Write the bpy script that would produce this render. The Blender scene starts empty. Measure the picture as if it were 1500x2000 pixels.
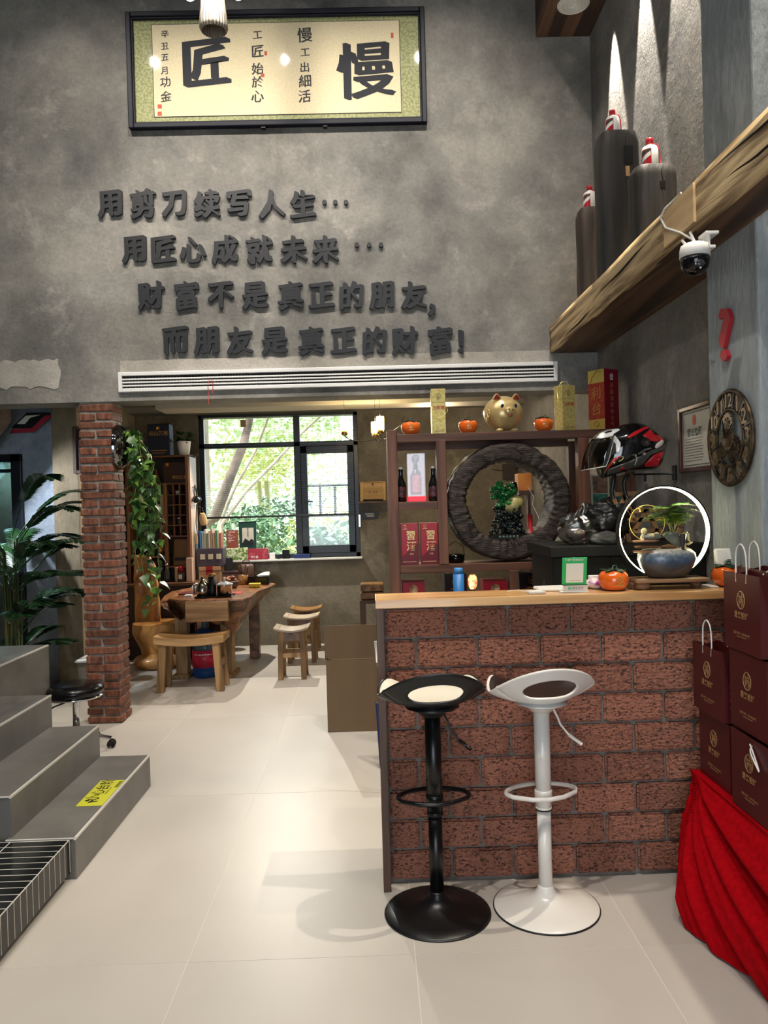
import bpy, bmesh, math, random
from mathutils import Vector, Matrix, noise
random.seed(7)
S = bpy.context.scene
COL = S.collection
R = math.radians
PI = math.pi

# ---------------------------------------------------------------- camera
EYE = Vector((0, 0, 1.52))
FPX = 1500.0
def _axes(y, p, r):
    y, p, r = R(y), R(p), R(r)
    F = Vector((math.sin(y)*math.cos(p), math.cos(y)*math.cos(p), math.sin(p)))
    X = Vector((math.cos(y), -math.sin(y), 0)); U = X.cross(F)
    c, s = math.cos(r), math.sin(r)
    return c*X + s*U, -s*X + c*U, F
CX, CU, CF = _axes(.8048, -.5496, -1.5847)
cam = bpy.data.cameras.new('camera'); camo = bpy.data.objects.new('camera', cam); COL.objects.link(camo)
camo.matrix_world = Matrix(((CX.x, CU.x, -CF.x, EYE.x), (CX.y, CU.y, -CF.y, EYE.y), (CX.z, CU.z, -CF.z, EYE.z), (0, 0, 0, 1)))
cam.sensor_fit = 'VERTICAL'; cam.sensor_height = 24; cam.lens = 24*FPX/2000; cam.clip_start = .02; cam.clip_end = 200
S.camera = camo
def at(px, py, Y):
    """room point at depth Y that was measured at pixel (px, py) of the photograph"""
    d = (px-750)/FPX*CX - (py-1000)/FPX*CU + CF
    return EYE + d*(Y/d.y)
def onx(px, py, X):
    d = (px-750)/FPX*CX - (py-1000)/FPX*CU + CF
    return EYE + d*(X/d.x)
def onz(px, py, Z):
    d = (px-750)/FPX*CX - (py-1000)/FPX*CU + CF
    return EYE + d*((Z-EYE.z)/d.z)

# ---------------------------------------------------------------- world, lights, exposure
S.view_settings.view_transform = 'Standard'; S.view_settings.look = 'None'
S.view_settings.gamma = 1; S.view_settings.exposure = 0.0; S.view_settings.use_curve_mapping = False
W = bpy.data.worlds.new('sky'); S.world = W; W.use_nodes = True
W.node_tree.nodes['Background'].inputs[0].default_value = (.80, .90, 1.0, 1)
W.node_tree.nodes['Background'].inputs[1].default_value = 5.8
def light(name, kind, loc, energy, color=(1, 1, 1), target=None, **k):
    l = bpy.data.lights.new(name, kind); l.energy = energy; l.color = color
    for a, b in k.items(): setattr(l, a, b)
    o = bpy.data.objects.new(name, l); COL.objects.link(o); o.location = loc
    if target is not None: o.rotation_euler = (Vector(target)-Vector(loc)).to_track_quat('-Z', 'Y').to_euler()
    return o
WARM, NEUT, COOL = (1, .80, .56), (1, .92, .83), (.86, .93, 1)
light('sun', 'SUN', (-6, 16, 20), 12.0, (1, .96, .88), target=(-1, 20, 0), angle=.05)
# three ceiling spots of the hall (their mirror images show in the picture glass)
for x in (-2.02, -.74, .58):
    light('ceiling_spot', 'SPOT', (x, 3.4, 5.92), 430, (1, .91, .80), target=(x*.72-.12, 5.45, 3.15), spot_size=R(70), spot_blend=1, shadow_soft_size=.03)
# spots that graze the right wall
for y in (5.0, 4.45, 3.92):
    light('wall_spot', 'SPOT', (1.555, y, 4.825), 420, (1, .90, .76), target=(1.64, y, 3.7), spot_size=R(27), spot_blend=.35, shadow_soft_size=.01)
for y in (3.4, 2.7):
    light('wall_spot', 'SPOT', (1.57, y, 4.825), 330, (1, .88, .72), target=(.75, y-.7, 0), spot_size=R(62), spot_blend=.5, shadow_soft_size=.015)
# hall spots over the counter and the aisle
light('hall_spot', 'SPOT', (-.2, 1.0, 5.9), 410, NEUT, target=(.55, 2.7, .3), spot_size=R(62), spot_blend=.7, shadow_soft_size=.02)
light('hall_spot', 'SPOT', (1.0, .6, 5.9), 190, NEUT, target=(.1, 2.6, 0), spot_size=R(70), spot_blend=.7, shadow_soft_size=.04)
light('hall_spot', 'SPOT', (-1.5, 1.4, 5.9), 250, NEUT, target=(-1.4, 3.0, 0), spot_size=R(80), spot_blend=.8, shadow_soft_size=.05)
# tea room downlight and rack spot, added fills at left, warm room lamp
light('tea_room_spot', 'SPOT', (-1.0, 8.0, 2.52), 240, (1, .93, .82), target=(-1.15, 6.6, 0), spot_size=R(130), spot_blend=.4, shadow_soft_size=.015)
light('rack_spot', 'SPOT', (.6, 4.45, 5.9), 150, NEUT, target=(.75, 4.75, 1.9), spot_size=R(26), spot_blend=.6, shadow_soft_size=.03)
light('blue_wall_fill', 'SPOT', (-3.3, 5.85, 2.28), 170, COOL, target=(-2.95, 6.95, 1.0), spot_size=R(95), spot_blend=.8, shadow_soft_size=.04)  # added fill to brighten the blue grey wall, no fixture there
light('side_room_fill', 'POINT', (-4.0, 8.2, 2.0), 70, COOL, shadow_soft_size=.1)  # added fill that brightens the room behind the glass door
light('tea_room_lamp', 'POINT', (.6, 7.2, 2.4), 26, WARM, shadow_soft_size=.06)

# ---------------------------------------------------------------- materials
def _n(nt, t, **k):
    n = nt.nodes.new(t)
    for a, b in k.items(): setattr(n, a, b)
    return n
MATS = {}
def lin(c):
    return tuple((v/12.92 if v <= .04045 else ((v+.055)/1.055)**2.4) for v in (c[0]/255, c[1]/255, c[2]/255))
def mat(name, c1, c2=None, scale=6, stretch=(1, 1, 1), rough=.5, metal=0, bump=0, bscale=None, rnd=0, detail=6, coat=0, emit=0, trans=0, alpha=1, spec=.5, contrast=(.35, .65), distort=0, ior=1.45, sheen=0, roughvar=0):
    """sRGB 0-255 colours; c1..c2 blended by stretched noise in object space"""
    if name in MATS: return MATS[name]
    m = bpy.data.materials.new(name); m.use_nodes = True; nt = m.node_tree; b = nt.nodes['Principled BSDF']
    L = nt.links.new
    a = lin(c1)+(1,)
    b.inputs['Base Color'].default_value = a; b.inputs['Roughness'].default_value = rough
    b.inputs['Metallic'].default_value = metal; b.inputs['Coat Weight'].default_value = coat
    b.inputs['Coat Roughness'].default_value = .08
    b.inputs['Transmission Weight'].default_value = trans; b.inputs['Alpha'].default_value = alpha
    b.inputs['Specular IOR Level'].default_value = spec; b.inputs['IOR'].default_value = ior
    b.inputs['Sheen Weight'].default_value = sheen
    if emit:
        b.inputs['Emission Color'].default_value = a; b.inputs['Emission Strength'].default_value = emit
    if c2 is not None or bump:
        tc = _n(nt, 'ShaderNodeTexCoord'); mp = _n(nt, 'ShaderNodeMapping'); mp.inputs['Scale'].default_value = stretch
        L(tc.outputs['Object'], mp.inputs['Vector'])
        if rnd:
            oi = _n(nt, 'ShaderNodeObjectInfo'); mu = _n(nt, 'ShaderNodeMath', operation='MULTIPLY'); mu.inputs[1].default_value = 37
            L(oi.outputs['Random'], mu.inputs[0]); L(mu.outputs[0], mp.inputs['Location'])
        nz = _n(nt, 'ShaderNodeTexNoise'); nz.inputs['Scale'].default_value = scale; nz.inputs['Detail'].default_value = detail
        nz.inputs['Distortion'].default_value = distort; L(mp.outputs[0], nz.inputs['Vector'])
        if c2 is not None:
            rp = _n(nt, 'ShaderNodeValToRGB'); e = rp.color_ramp.elements
            e[0].position, e[1].position = contrast; e[0].color = a; e[1].color = lin(c2)+(1,)
            L(nz.outputs['Fac'], rp.inputs[0]); out = rp.outputs[0]
            if rnd:
                hs = _n(nt, 'ShaderNodeHueSaturation'); mr = _n(nt, 'ShaderNodeMapRange')
                mr.inputs['To Min'].default_value = 1-rnd; mr.inputs['To Max'].default_value = 1+rnd
                L(oi.outputs['Random'], mr.inputs[0]); L(mr.outputs[0], hs.inputs['Value']); L(out, hs.inputs['Color']); out = hs.outputs[0]
            L(out, b.inputs['Base Color'])
        if roughvar:
            mr2 = _n(nt, 'ShaderNodeMapRange'); mr2.inputs['To Min'].default_value = rough-roughvar; mr2.inputs['To Max'].default_value = rough+roughvar
            L(nz.outputs['Fac'], mr2.inputs[0]); L(mr2.outputs[0], b.inputs['Roughness'])
        if bump:
            n2 = nz
            if bscale:
                n2 = _n(nt, 'ShaderNodeTexNoise'); n2.inputs['Scale'].default_value = bscale; n2.inputs['Detail'].default_value = 5; L(mp.outputs[0], n2.inputs['Vector'])
            bp = _n(nt, 'ShaderNodeBump'); bp.inputs['Strength'].default_value = bump; bp.inputs['Distance'].default_value = .01
            L(n2.outputs['Fac'], bp.inputs['Height']); L(bp.outputs[0], b.inputs['Normal'])
    MATS[name] = m; return m

def plaster(name, dark, mid, light_, patch=.55, sc=1.0, rough=.75, bump=.5, streak=0):
    """trowelled cement: broad clouds, pale worn patches with ragged edges, dark stains, fine grain"""
    m = bpy.data.materials.new(name); m.use_nodes = True; nt = m.node_tree; b = nt.nodes['Principled BSDF']; L = nt.links.new
    b.inputs['Roughness'].default_value = rough; b.inputs['Specular IOR Level'].default_value = .3
    tc = _n(nt, 'ShaderNodeTexCoord'); mp = _n(nt, 'ShaderNodeMapping'); L(tc.outputs['Object'], mp.inputs[0])
    mp.inputs['Scale'].default_value = (1, 1, .35) if streak else (1, 1, 1)
    def nz(s, d, dist=0, r=.55):
        n = _n(nt, 'ShaderNodeTexNoise'); n.inputs['Scale'].default_value = s*sc; n.inputs['Detail'].default_value = d
        n.inputs['Distortion'].default_value = dist; n.inputs['Roughness'].default_value = r; L(mp.outputs[0], n.inputs[0]); return n
    a = nz(1.3, 9, .15, .66); c = nz(2.9, 12, .25, .72); d = nz(.9, 5, .2); f = nz(38, 4)
    r1 = _n(nt, 'ShaderNodeValToRGB'); e = r1.color_ramp.elements
    e[0].position = .3; e[0].color = lin(dark)+(1,); e[1].position = .72; e[1].color = lin(light_)+(1,)
    k = e.new(.5); k.color = lin(mid)+(1,); L(a.outputs[0], r1.inputs[0])
    r2 = _n(nt, 'ShaderNodeValToRGB'); r2.color_ramp.elements[0].position = patch; r2.color_ramp.elements[1].position = patch+.10
    L(c.outputs[0], r2.inputs[0])
    m1 = _n(nt, 'ShaderNodeMix', data_type='RGBA'); m1.inputs['B'].default_value = lin(light_)+(1,)
    mm = _n(nt, 'ShaderNodeMath', operation='MULTIPLY'); mm.inputs[1].default_value = .55
    L(r2.outputs[0], mm.inputs[0]); L(mm.outputs[0], m1.inputs['Factor']); L(r1.outputs[0], m1.inputs['A'])
    m2 = _n(nt, 'ShaderNodeMix', data_type='RGBA', blend_type='MULTIPLY'); m2.inputs['Factor'].default_value = .8
    r3 = _n(nt, 'ShaderNodeValToRGB'); r3.color_ramp.elements[0].position = .28; r3.color_ramp.elements[1].position = .55
    r3.color_ramp.elements[0].color = (.5, .5, .48, 1); L(d.outputs[0], r3.inputs[0]); L(m1.outputs['Result'], m2.inputs['A']); L(r3.outputs[0], m2.inputs['B'])
    m3 = _n(nt, 'ShaderNodeMix', data_type='RGBA', blend_type='OVERLAY'); m3.inputs['Factor'].default_value = .25
    L(m2.outputs['Result'], m3.inputs['A']); L(f.outputs['Color'] if False else f.outputs[0], m3.inputs['B']); L(m3.outputs['Result'], b.inputs['Base Color'])
    add = _n(nt, 'ShaderNodeMath', operation='MULTIPLY_ADD'); add.inputs[1].default_value = .35; L(f.outputs[0], add.inputs[0]); L(c.outputs[0], add.inputs[2])
    bp = _n(nt, 'ShaderNodeBump'); bp.inputs['Strength'].default_value = bump; bp.inputs['Distance'].default_value = .02
    L(add.outputs[0], bp.inputs['Height']); L(bp.outputs[0], b.inputs['Normal'])
    MATS[name] = m; return m

def wood(name, c1, c2, axis='x', scale=9, rough=.45, rnd=.12, bump=.15, coat=0, contrast=(.38, .62)):
    st = {'x': (.12, 1.6, 1.6), 'y': (1.6, .12, 1.6), 'z': (1.6, 1.6, .12)}[axis]
    return mat(name, c1, c2, scale=scale, stretch=st, rough=rough, rnd=rnd, bump=bump, coat=coat, contrast=contrast, distort=1.5, detail=8)

# ---------------------------------------------------------------- mesh building
class MB:
    def __init__(s): s.v = []; s.f = []; s.sm = []; s.mi = []; s.cur = 0
    def add(s, vs, fs, smooth=False, M=None):
        o = len(s.v)
        s.v += [tuple(M @ Vector(v)) if M else tuple(v) for v in vs]
        s.f += [tuple(i+o for i in f) for f in fs]; s.sm += [smooth]*len(fs); s.mi += [s.cur]*len(fs)
        return s
    def box(s, x0, x1, y0, y1, z0, z1, M=None):
        v = [(x, y, z) for z in (z0, z1) for y in (y0, y1) for x in (x0, x1)]
        return s.add(v, [(0, 2, 3, 1), (4, 5, 7, 6), (0, 1, 5, 4), (2, 6, 7, 3), (0, 4, 6, 2), (1, 3, 7, 5)], False, M)
    def frus(s, c, a, b, h, M=None):
        """tapered box: base half sizes a, top half sizes b, centre of base c"""
        x, y, z = c
        v = [(x+sx*a[0], y+sy*a[1], z) for sx, sy in ((-1, -1), (1, -1), (1, 1), (-1, 1))] + [(x+sx*b[0], y+sy*b[1], z+h) for sx, sy in ((-1, -1), (1, -1), (1, 1), (-1, 1))]
        return s.add(v, [(3, 2, 1, 0), (4, 5, 6, 7), (0, 1, 5, 4), (1, 2, 6, 5), (2, 3, 7, 6), (3, 0, 4, 7)], False, M)
    def bar(s, p, q, w, h=None, up=(0, 0, 1)):
        p, q = Vector(p), Vector(q); h = h or w; d = (q-p); l = d.length; d.normalize()
        u = Vector(up)
        if abs(u.dot(d)) > .98: u = Vector((0, 1, 0))
        x = d.cross(u).normalized(); z = x.cross(d).normalized()
        M = Matrix(((x.x, d.x, z.x, p.x), (x.y, d.y, z.y, p.y), (x.z, d.z, z.z, p.z), (0, 0, 0, 1)))
        return s.box(-w/2, w/2, 0, l, -h/2, h/2, M)
    def lathe(s, prof, c=(0, 0, 0), n=24, M=None, smooth=True, sx=1, sy=1):
        vs = []; fs = []; k = len(prof)
        for i in range(n):
            a = 2*PI*i/n
            for r, z in prof: vs.append((c[0]+r*sx*math.cos(a), c[1]+r*sy*math.sin(a), c[2]+z))
        for i in range(n):
            j = (i+1) % n
            for q in range(k-1):
                if prof[q][0] < 1e-6 and prof[q+1][0] < 1e-6: continue
                fs.append((i*k+q, j*k+q, j*k+q+1, i*k+q+1))
        if prof[0][0] > 1e-6: fs.append(tuple(i*k for i in range(n))[::-1])
        if prof[-1][0] > 1e-6: fs.append(tuple(i*k+k-1 for i in range(n)))
        return s.add(vs, fs, smooth, M)
    def cyl(s, p, q, r0, r1=None, n=16, smooth=True):
        return s.tube([p, q], [r0, r0 if r1 is None else r1], n, smooth=smooth)
    def tube(s, pts, r, n=8, closed=False, smooth=True, cap=True):
        pts = [Vector(p) for p in pts]; m = len(pts)
        if not isinstance(r, (list, tuple)): r = [r]*m
        vs = []; fs = []; pu = None
        for i, p in enumerate(pts):
            if closed: d = pts[(i+1) % m]-pts[i-1]
            else: d = pts[min(i+1, m-1)]-pts[max(i-1, 0)]
            if d.length < 1e-9: d = Vector((0, 0, 1))
            d.normalize()
            if pu is None: pu = Vector((0, 0, 1)) if abs(d.z) < .9 else Vector((1, 0, 0))
            x = d.cross(pu)
            if x.length < 1e-4: x = d.orthogonal()
            x.normalize(); u = x.cross(d); pu = u
            for k in range(n):
                a = 2*PI*k/n; vs.append(p+(x*math.cos(a)+u*math.sin(a))*r[i])
        for i in range(m if closed else m-1):
            j = (i+1) % m
            for k in range(n):
                l = (k+1) % n; fs.append((i*n+k, i*n+l, j*n+l, j*n+k))
        if not closed and cap: fs += [tuple(range(n)), tuple(range((m-1)*n, m*n))[::-1]]
        return s.add(vs, fs, smooth)
    def torus(s, c, R0, r, axis='y', n=40, k=10, sz=None, M=None):
        vs = []; fs = []
        for i in range(n):
            a = 2*PI*i/n
            for j in range(k):
                b = 2*PI*j/k; rr = R0+r*math.cos(b); h = (sz or r)*math.sin(b)
                x, y = rr*math.cos(a), rr*math.sin(a)
                p = {'z': (x, y, h), 'y': (x, h, y), 'x': (h, x, y)}[axis]
                vs.append((p[0]+c[0], p[1]+c[1], p[2]+c[2]))
        for i in range(n):
            for j in range(k):
                fs.append((i*k+j, ((i+1) % n)*k+j, ((i+1) % n)*k+(j+1) % k, i*k+(j+1) % k))
        return s.add(vs, fs, True, M)
    def ell(s, c, r, n=16, k=10, M=None, fn=None):
        vs = []; fs = []
        for j in range(k+1):
            t = PI*j/k
            for i in range(n):
                a = 2*PI*i/n; d = Vector((math.sin(t)*math.cos(a), math.sin(t)*math.sin(a), math.cos(t)))
                q = fn(d) if fn else 1
                vs.append((c[0]+d.x*r[0]*q, c[1]+d.y*r[1]*q, c[2]+d.z*r[2]*q))
        for j in range(k):
            for i in range(n):
                fs.append((j*n+i, (j+1)*n+i, (j+1)*n+(i+1) % n, j*n+(i+1) % n))
        return s.add(vs, fs, True, M)
    def prism(s, poly, d, M=None, smooth=False):
        """2D polygon (x,z) extruded from y=0 to y=d"""
        n = len(poly); vs = [(x, 0, z) for x, z in poly]+[(x, d, z) for x, z in poly]
        fs = [tuple(range(n)), tuple(range(n, 2*n))[::-1]]+[(i, i+n, (i+1) % n+n, (i+1) % n) for i in range(n)]
        return s.add(vs, fs, smooth, M)
    def grid(s, fn, nu, nv, smooth=True, closed_u=False):
        vs = [fn(i/nu, j/nv) for i in range(nu+(0 if closed_u else 1)) for j in range(nv+1)]
        fs = []; w = nv+1; m = nu if closed_u else nu
        for i in range(m):
            ii = (i+1) % nu if closed_u else i+1
            for j in range(nv): fs.append((i*w+j, ii*w+j, ii*w+j+1, i*w+j+1))
        return s.add(vs, fs, smooth)
    def text(s, t, M, size, ext=.0, bold=0.0, align='CENTER', squash=1, slant=0, pen=None, warp=0):
        v, f = glyphs(t, bold, align)
        if warp: v = [(x+warp*noise.noise((x*2.2+ord(t[0]) % 17, y*2.2, 0)), y+warp*noise.noise((x*2.2, y*2.2, 5+ord(t[0]) % 13)), z) for x, y, z in v]
        z1 = ext/size if ext else 0
        vs = [(x*squash, y+slant*x, z) for x, y, z in v]
        if pen:
            V0, F0 = vs, f; vs, f = [], []; K = 5
            for k in range(K):
                q = (k/(K-1)-.5)*2; o_ = len(vs); zz_ = k*.0004
                vs += [(x+pen[0]*q, y-pen[1]*q*1.2, zz_) for x, y, z in V0]; f += [tuple(i+o_ for i in g) for g in F0]
        if not ext:
            return s.add([(x*size, y*size, z*size) for x, y, z in vs], f, False, M)
        n = len(vs); e = {}
        for q in f:
            for i in range(len(q)):
                a, b = q[i], q[(i+1) % len(q)]
                if (b, a) in e: del e[(b, a)]
                else: e[(a, b)] = 1
        V = [(x*size, y*size, 0) for x, y, z in vs]+[(x*size, y*size, ext+z*size) for x, y, z in vs]
        F = [tuple(reversed(q)) for q in f]+[tuple(i+n for i in q) for q in f]+[(a, b, b+n, a+n) for a, b in e]
        return s.add(V, F, False, M)
    def mesh(s, name, *mats):
        me = bpy.data.meshes.new(name); me.from_pydata(s.v, [], s.f)
        me.polygons.foreach_set('use_smooth', s.sm); me.polygons.foreach_set('material_index', s.mi)
        for m in mats: me.materials.append(m)
        me.update(); return me
GL = {}
def glyphs(t, bold, align):
    k = (t, bold, align)
    if k not in GL:
        c = bpy.data.curves.new('txt', 'FONT'); c.body = t; c.size = 1; c.align_x = align; c.align_y = 'CENTER' if False else 'BOTTOM_BASELINE'
        c.resolution_u = 2; c.offset = bold; c.fill_mode = 'FRONT'; c.space_line = 1.0
        o = bpy.data.objects.new('txt', c); COL.objects.link(o)
        bpy.context.view_layer.update()
        me = bpy.data.meshes.new_from_object(o.evaluated_get(bpy.context.evaluated_depsgraph_get()))
        v = [tuple(q.co) for q in me.vertices]; f = [tuple(p.vertices) for p in me.polygons if p.normal.z > 0 or True]
        # keep a consistent winding, centre vertically
        f = [q if p.normal.z >= 0 else tuple(reversed(q)) for q, p in zip(f, me.polygons)]
        if v:
            ys = [q[1] for q in v]; m = (min(ys)+max(ys))/2; v = [(q[0], q[1]-m, 0) for q in v]
        GL[k] = (v, f)
        bpy.data.objects.remove(o); bpy.data.curves.remove(c); bpy.data.meshes.remove(me)
    return GL[k]
def wm(o):
    m = o.matrix_basis.copy()
    return m if o.parent is None else wm(o.parent) @ o.matrix_parent_inverse @ m
def thing(name, label, cat, loc=(0, 0, 0), rotz=0, group=None):
    o = bpy.data.objects.new(name, None); COL.objects.link(o); o.location = loc; o.rotation_euler = (0, 0, rotz)
    o.empty_display_size = .05; o['label'] = label; o['category'] = cat
    if group: o['group'] = group
    return o
def put(name, mb, m, parent=None, local=False, bev=0, seg=2, sub=0, solid=0, label=None, kind=None, soff=-1):
    me = mb if isinstance(mb, bpy.types.Mesh) else mb.mesh(name, *(m if isinstance(m, (list, tuple)) else [m]))
    o = bpy.data.objects.new(name, me); COL.objects.link(o)
    if parent is not None:
        o.parent = parent
        if not local: o.matrix_parent_inverse = wm(parent).inverted()
    if solid: md = o.modifiers.new('s', 'SOLIDIFY'); md.thickness = solid; md.offset = soff
    if bev: md = o.modifiers.new('b', 'BEVEL'); md.width = bev; md.segments = seg; md.limit_method = 'ANGLE'; md.angle_limit = R(40)
    if sub: md = o.modifiers.new('u', 'SUBSURF'); md.levels = sub; md.render_levels = sub
    if label: o['label'] = label
    if kind: o['kind'] = kind
    elif 'print' in name or name in ('small_characters', 'seal', 'side_relief', 'monk_features'): o['kind'] = 'stuff'
    return o
def single(name, mb, m, label, cat, group=None, **k):
    o = put(name, mb, m, **k); o['label'] = label; o['category'] = cat
    if group: o['group'] = group
    return o
def struct(name, mb, m, **k): return put(name, mb, m, kind='structure', **k)
def dup(o, parent=None, loc=None, rotz=None, label=None):
    c = o.copy(); COL.objects.link(c)
    if parent is not None: c.parent = parent
    if loc is not None: c.location = loc
    if rotz is not None: c.rotation_euler = (0, 0, rotz)
    if label: c['label'] = label
    for ch in list(o.children): dup(ch, c)
    return c
# text placement frames: local x = reading direction, local y = up, local z = out of the face
def frame_front(p):   # on a face that looks towards the camera (-Y)
    p = Vector(p); return Matrix(((1, 0, 0, p.x), (0, 0, -1, p.y), (0, 1, 0, p.z), (0, 0, 0, 1)))
def frame_left(p):    # on a face that looks to -X
    p = Vector(p); return Matrix(((0, 0, -1, p.x), (-1, 0, 0, p.y), (0, 1, 0, p.z), (0, 0, 0, 1)))
def frame_top(p, a=0):     # lies flat, reading direction turned by a
    p = Vector(p); return Matrix.Translation(p) @ Matrix.Rotation(a, 4, 'Z')
def leaf(s, L, Wd, n=4, cup=.15, bend=.3, fold=.0):
    """one pointed leaf along +Y from the origin, into MB s"""
    pass
def leafmesh(name, L, Wd, m, bend=.3, cup=.1, n=5, heart=.35):
    b = MB()
    def fn(u, v):
        t = u; w = Wd/2*math.sin(PI*t**heart if t < 1 else PI)*(1) if t > 0 else .02*Wd
        x = (v-.5)*2*w; y = L*t; z = -bend*L*t*t + cup*abs(v-.5)*2*w
        return (x, y, z)
    b.grid(fn, n, 2); return b.mesh(name, m)
# ================================================================ SETTING
m_wall = plaster('wall cement', (84, 84, 83), (124, 122, 117), (162, 158, 150))
m_wallr = plaster('wall cement right', (104, 104, 104), (138, 136, 133), (172, 167, 160), sc=1.3, bump=1.6, rough=.6)
m_pier = plaster('pier cement', (108, 116, 121), (140, 148, 152), (170, 176, 178), sc=1.2, bump=.9, streak=1)
m_back = plaster('tea room cement', (78, 73, 62), (112, 105, 91), (140, 132, 115), sc=.9)
m_blue = plaster('blue grey cement', (118, 128, 144), (148, 158, 172), (176, 184, 194), sc=1.3)
m_board = plaster('shuttered concrete', (104, 92, 74), (140, 126, 104), (164, 150, 128), sc=1.6, streak=1)
m_patch = plaster('pale render patch', (142, 138, 130), (168, 163, 154), (184, 179, 170), sc=1.5)
m_ceil = mat('ceiling paint', (120, 116, 108), (134, 130, 121), scale=3, rough=.8)
m_grout = mat('grout', (214, 208, 198), rough=.8)
m_tile = mat('floor tile', (180, 174, 165), (197, 191, 182), scale=2.2, stretch=(1, .6, 1), rough=.40, rnd=.015, bump=.02, bscale=60, roughvar=.06, spec=.5, distort=.2, contrast=(.15, .85))
m_gtile = mat('grey step tile', (101, 98, 94), (115, 112, 107), scale=5, rough=.42, rnd=.03, bump=.04, bscale=120)
m_trimw = mat('pale step nosing', (216, 212, 204), rough=.4)
m_btile = mat('black glazed tile', (16, 18, 19), (24, 27, 28), scale=3, rough=.2, rnd=.15, spec=.35)
m_wgrout = mat('white grout', (198, 194, 186), rough=.7)
m_black = mat('black metal', (20, 20, 22), rough=.4)
m_blackg = mat('black gloss', (12, 12, 14), rough=.12)
m_white = mat('white enamel', (232, 230, 224), rough=.3)
m_whitem = mat('white matt', (222, 220, 214), rough=.6)
m_glass = mat('clear glass', (255, 255, 255), rough=.0, trans=1, ior=1.45)
def glass_thin(name, tint=(255, 255, 255), refl=.08, rough=.02):
    m = bpy.data.materials.new(name); m.use_nodes = True; nt = m.node_tree; nt.nodes.clear()
    o = _n(nt, 'ShaderNodeOutputMaterial'); t = _n(nt, 'ShaderNodeBsdfTransparent'); g = _n(nt, 'ShaderNodeBsdfGlossy'); x = _n(nt, 'ShaderNodeMixShader')
    t.inputs[0].default_value = lin(tint)+(1,); g.inputs['Roughness'].default_value = rough; x.inputs[0].default_value = refl
    nt.links.new(t.outputs[0], x.inputs[1]); nt.links.new(g.outputs[0], x.inputs[2]); nt.links.new(x.outputs[0], o.inputs[0]); MATS[name] = m; return m
m_pane = glass_thin('window glass', (246, 250, 248), .06)
m_pglass = glass_thin('picture glass', (255, 255, 255), .055)
m_dglass = glass_thin('door glass', (150, 176, 178), .22)
m_visor = glass_thin('visor', (150, 138, 120), .12)
m_bag = glass_thin('thin clear plastic', (196, 196, 192), .15, .25)

# floor: slab in the colour of the joints with 0.767 x 1.51 m tiles laid on it
struct('floor', MB().box(-6, 1.9, -3.2, 8.75, -.1, -.0009), m_grout)
floor = bpy.data.objects['floor']
TX = [-.665+.7665*k for k in range(-7, 4)]; TY = [2.577+1.51*k for k in range(-4, 5)]
k0 = MB().box(0, .7637, 0, 1.5072, -.004, 0).mesh('tile', m_tile)
for i in range(len(TX)-1):
    for j in range(len(TY)-1):
        x1 = min(TX[i+1], 1.64)
        me = k0 if x1 == TX[i+1] else MB().box(0, x1-TX[i], 0, 1.5072, -.004, 0).mesh('tile', m_tile)
        o = put('tile', me, None, floor, local=True); o.location = (TX[i], TY[j], 0)

Y0 = 5.53      # face of the wall with the writing
struct('wall_back_upper', MB().box(-6, 1.65, Y0, Y0+.26, 2.312, 6), m_wall)
# trowelled patches standing a few millimetres proud of the wall
def ragged(x0, x1, z0, z1, n=26, a=.03, seed=1):
    rr = random.Random(seed); P = []
    for i in range(n): P.append((x0+(x1-x0)*i/n, z0+rr.uniform(-a, a)))
    for i in range(5): P.append((x1+rr.uniform(-a, a), z0+(z1-z0)*i/5))
    for i in range(n): P.append((x1+(x0-x1)*i/n, z1+rr.uniform(-a, a)*.6))
    for i in range(5): P.append((x0+rr.uniform(-a, a), z1+(z0-z1)*i/5))
    return P
wb = bpy.data.objects['wall_back_upper']
for k, (x0, x1, z0, z1) in enumerate([(-3.1, -2.22, 2.42, 2.62), (-1.78, 1.30, 2.518, 2.60)]):
    b = MB(); b.prism(ragged(x0, x1, z0, z1, a=.018 if k != 1 else .003, seed=k), .004, Matrix.Translation((0, Y0-.004, 0)))
    put('render_patch', b, m_patch, wb)
struct('wall_right', MB().box(1.65, 1.9, -3.2, 8.75, 0, 6), m_wallr)
struct('wall_right_pier', MB().box(1.5, 1.65, 2.94, 3.385, 0, 6), m_pier, bev=.01)
struct('wall_left', MB().box(-6.2, -6, -3.2, 8.75, 0, 6), m_wall)
struct('ceiling', MB().box(-6, 1.65, -3.2, Y0, 6, 6.15), m_ceil)
b = MB(); b.box(-6.2, 1.9, -3.45, -3.2, 2.9, 6); b.box(-6.2, -1.9, -3.45, -3.2, 0, 2.9); b.box(1.0, 1.9, -3.45, -3.2, 0, 2.9)
struct('wall_front_unseen', b, m_wall)  # unseen wall behind the camera, its opening sized to limit sky fill
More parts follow.
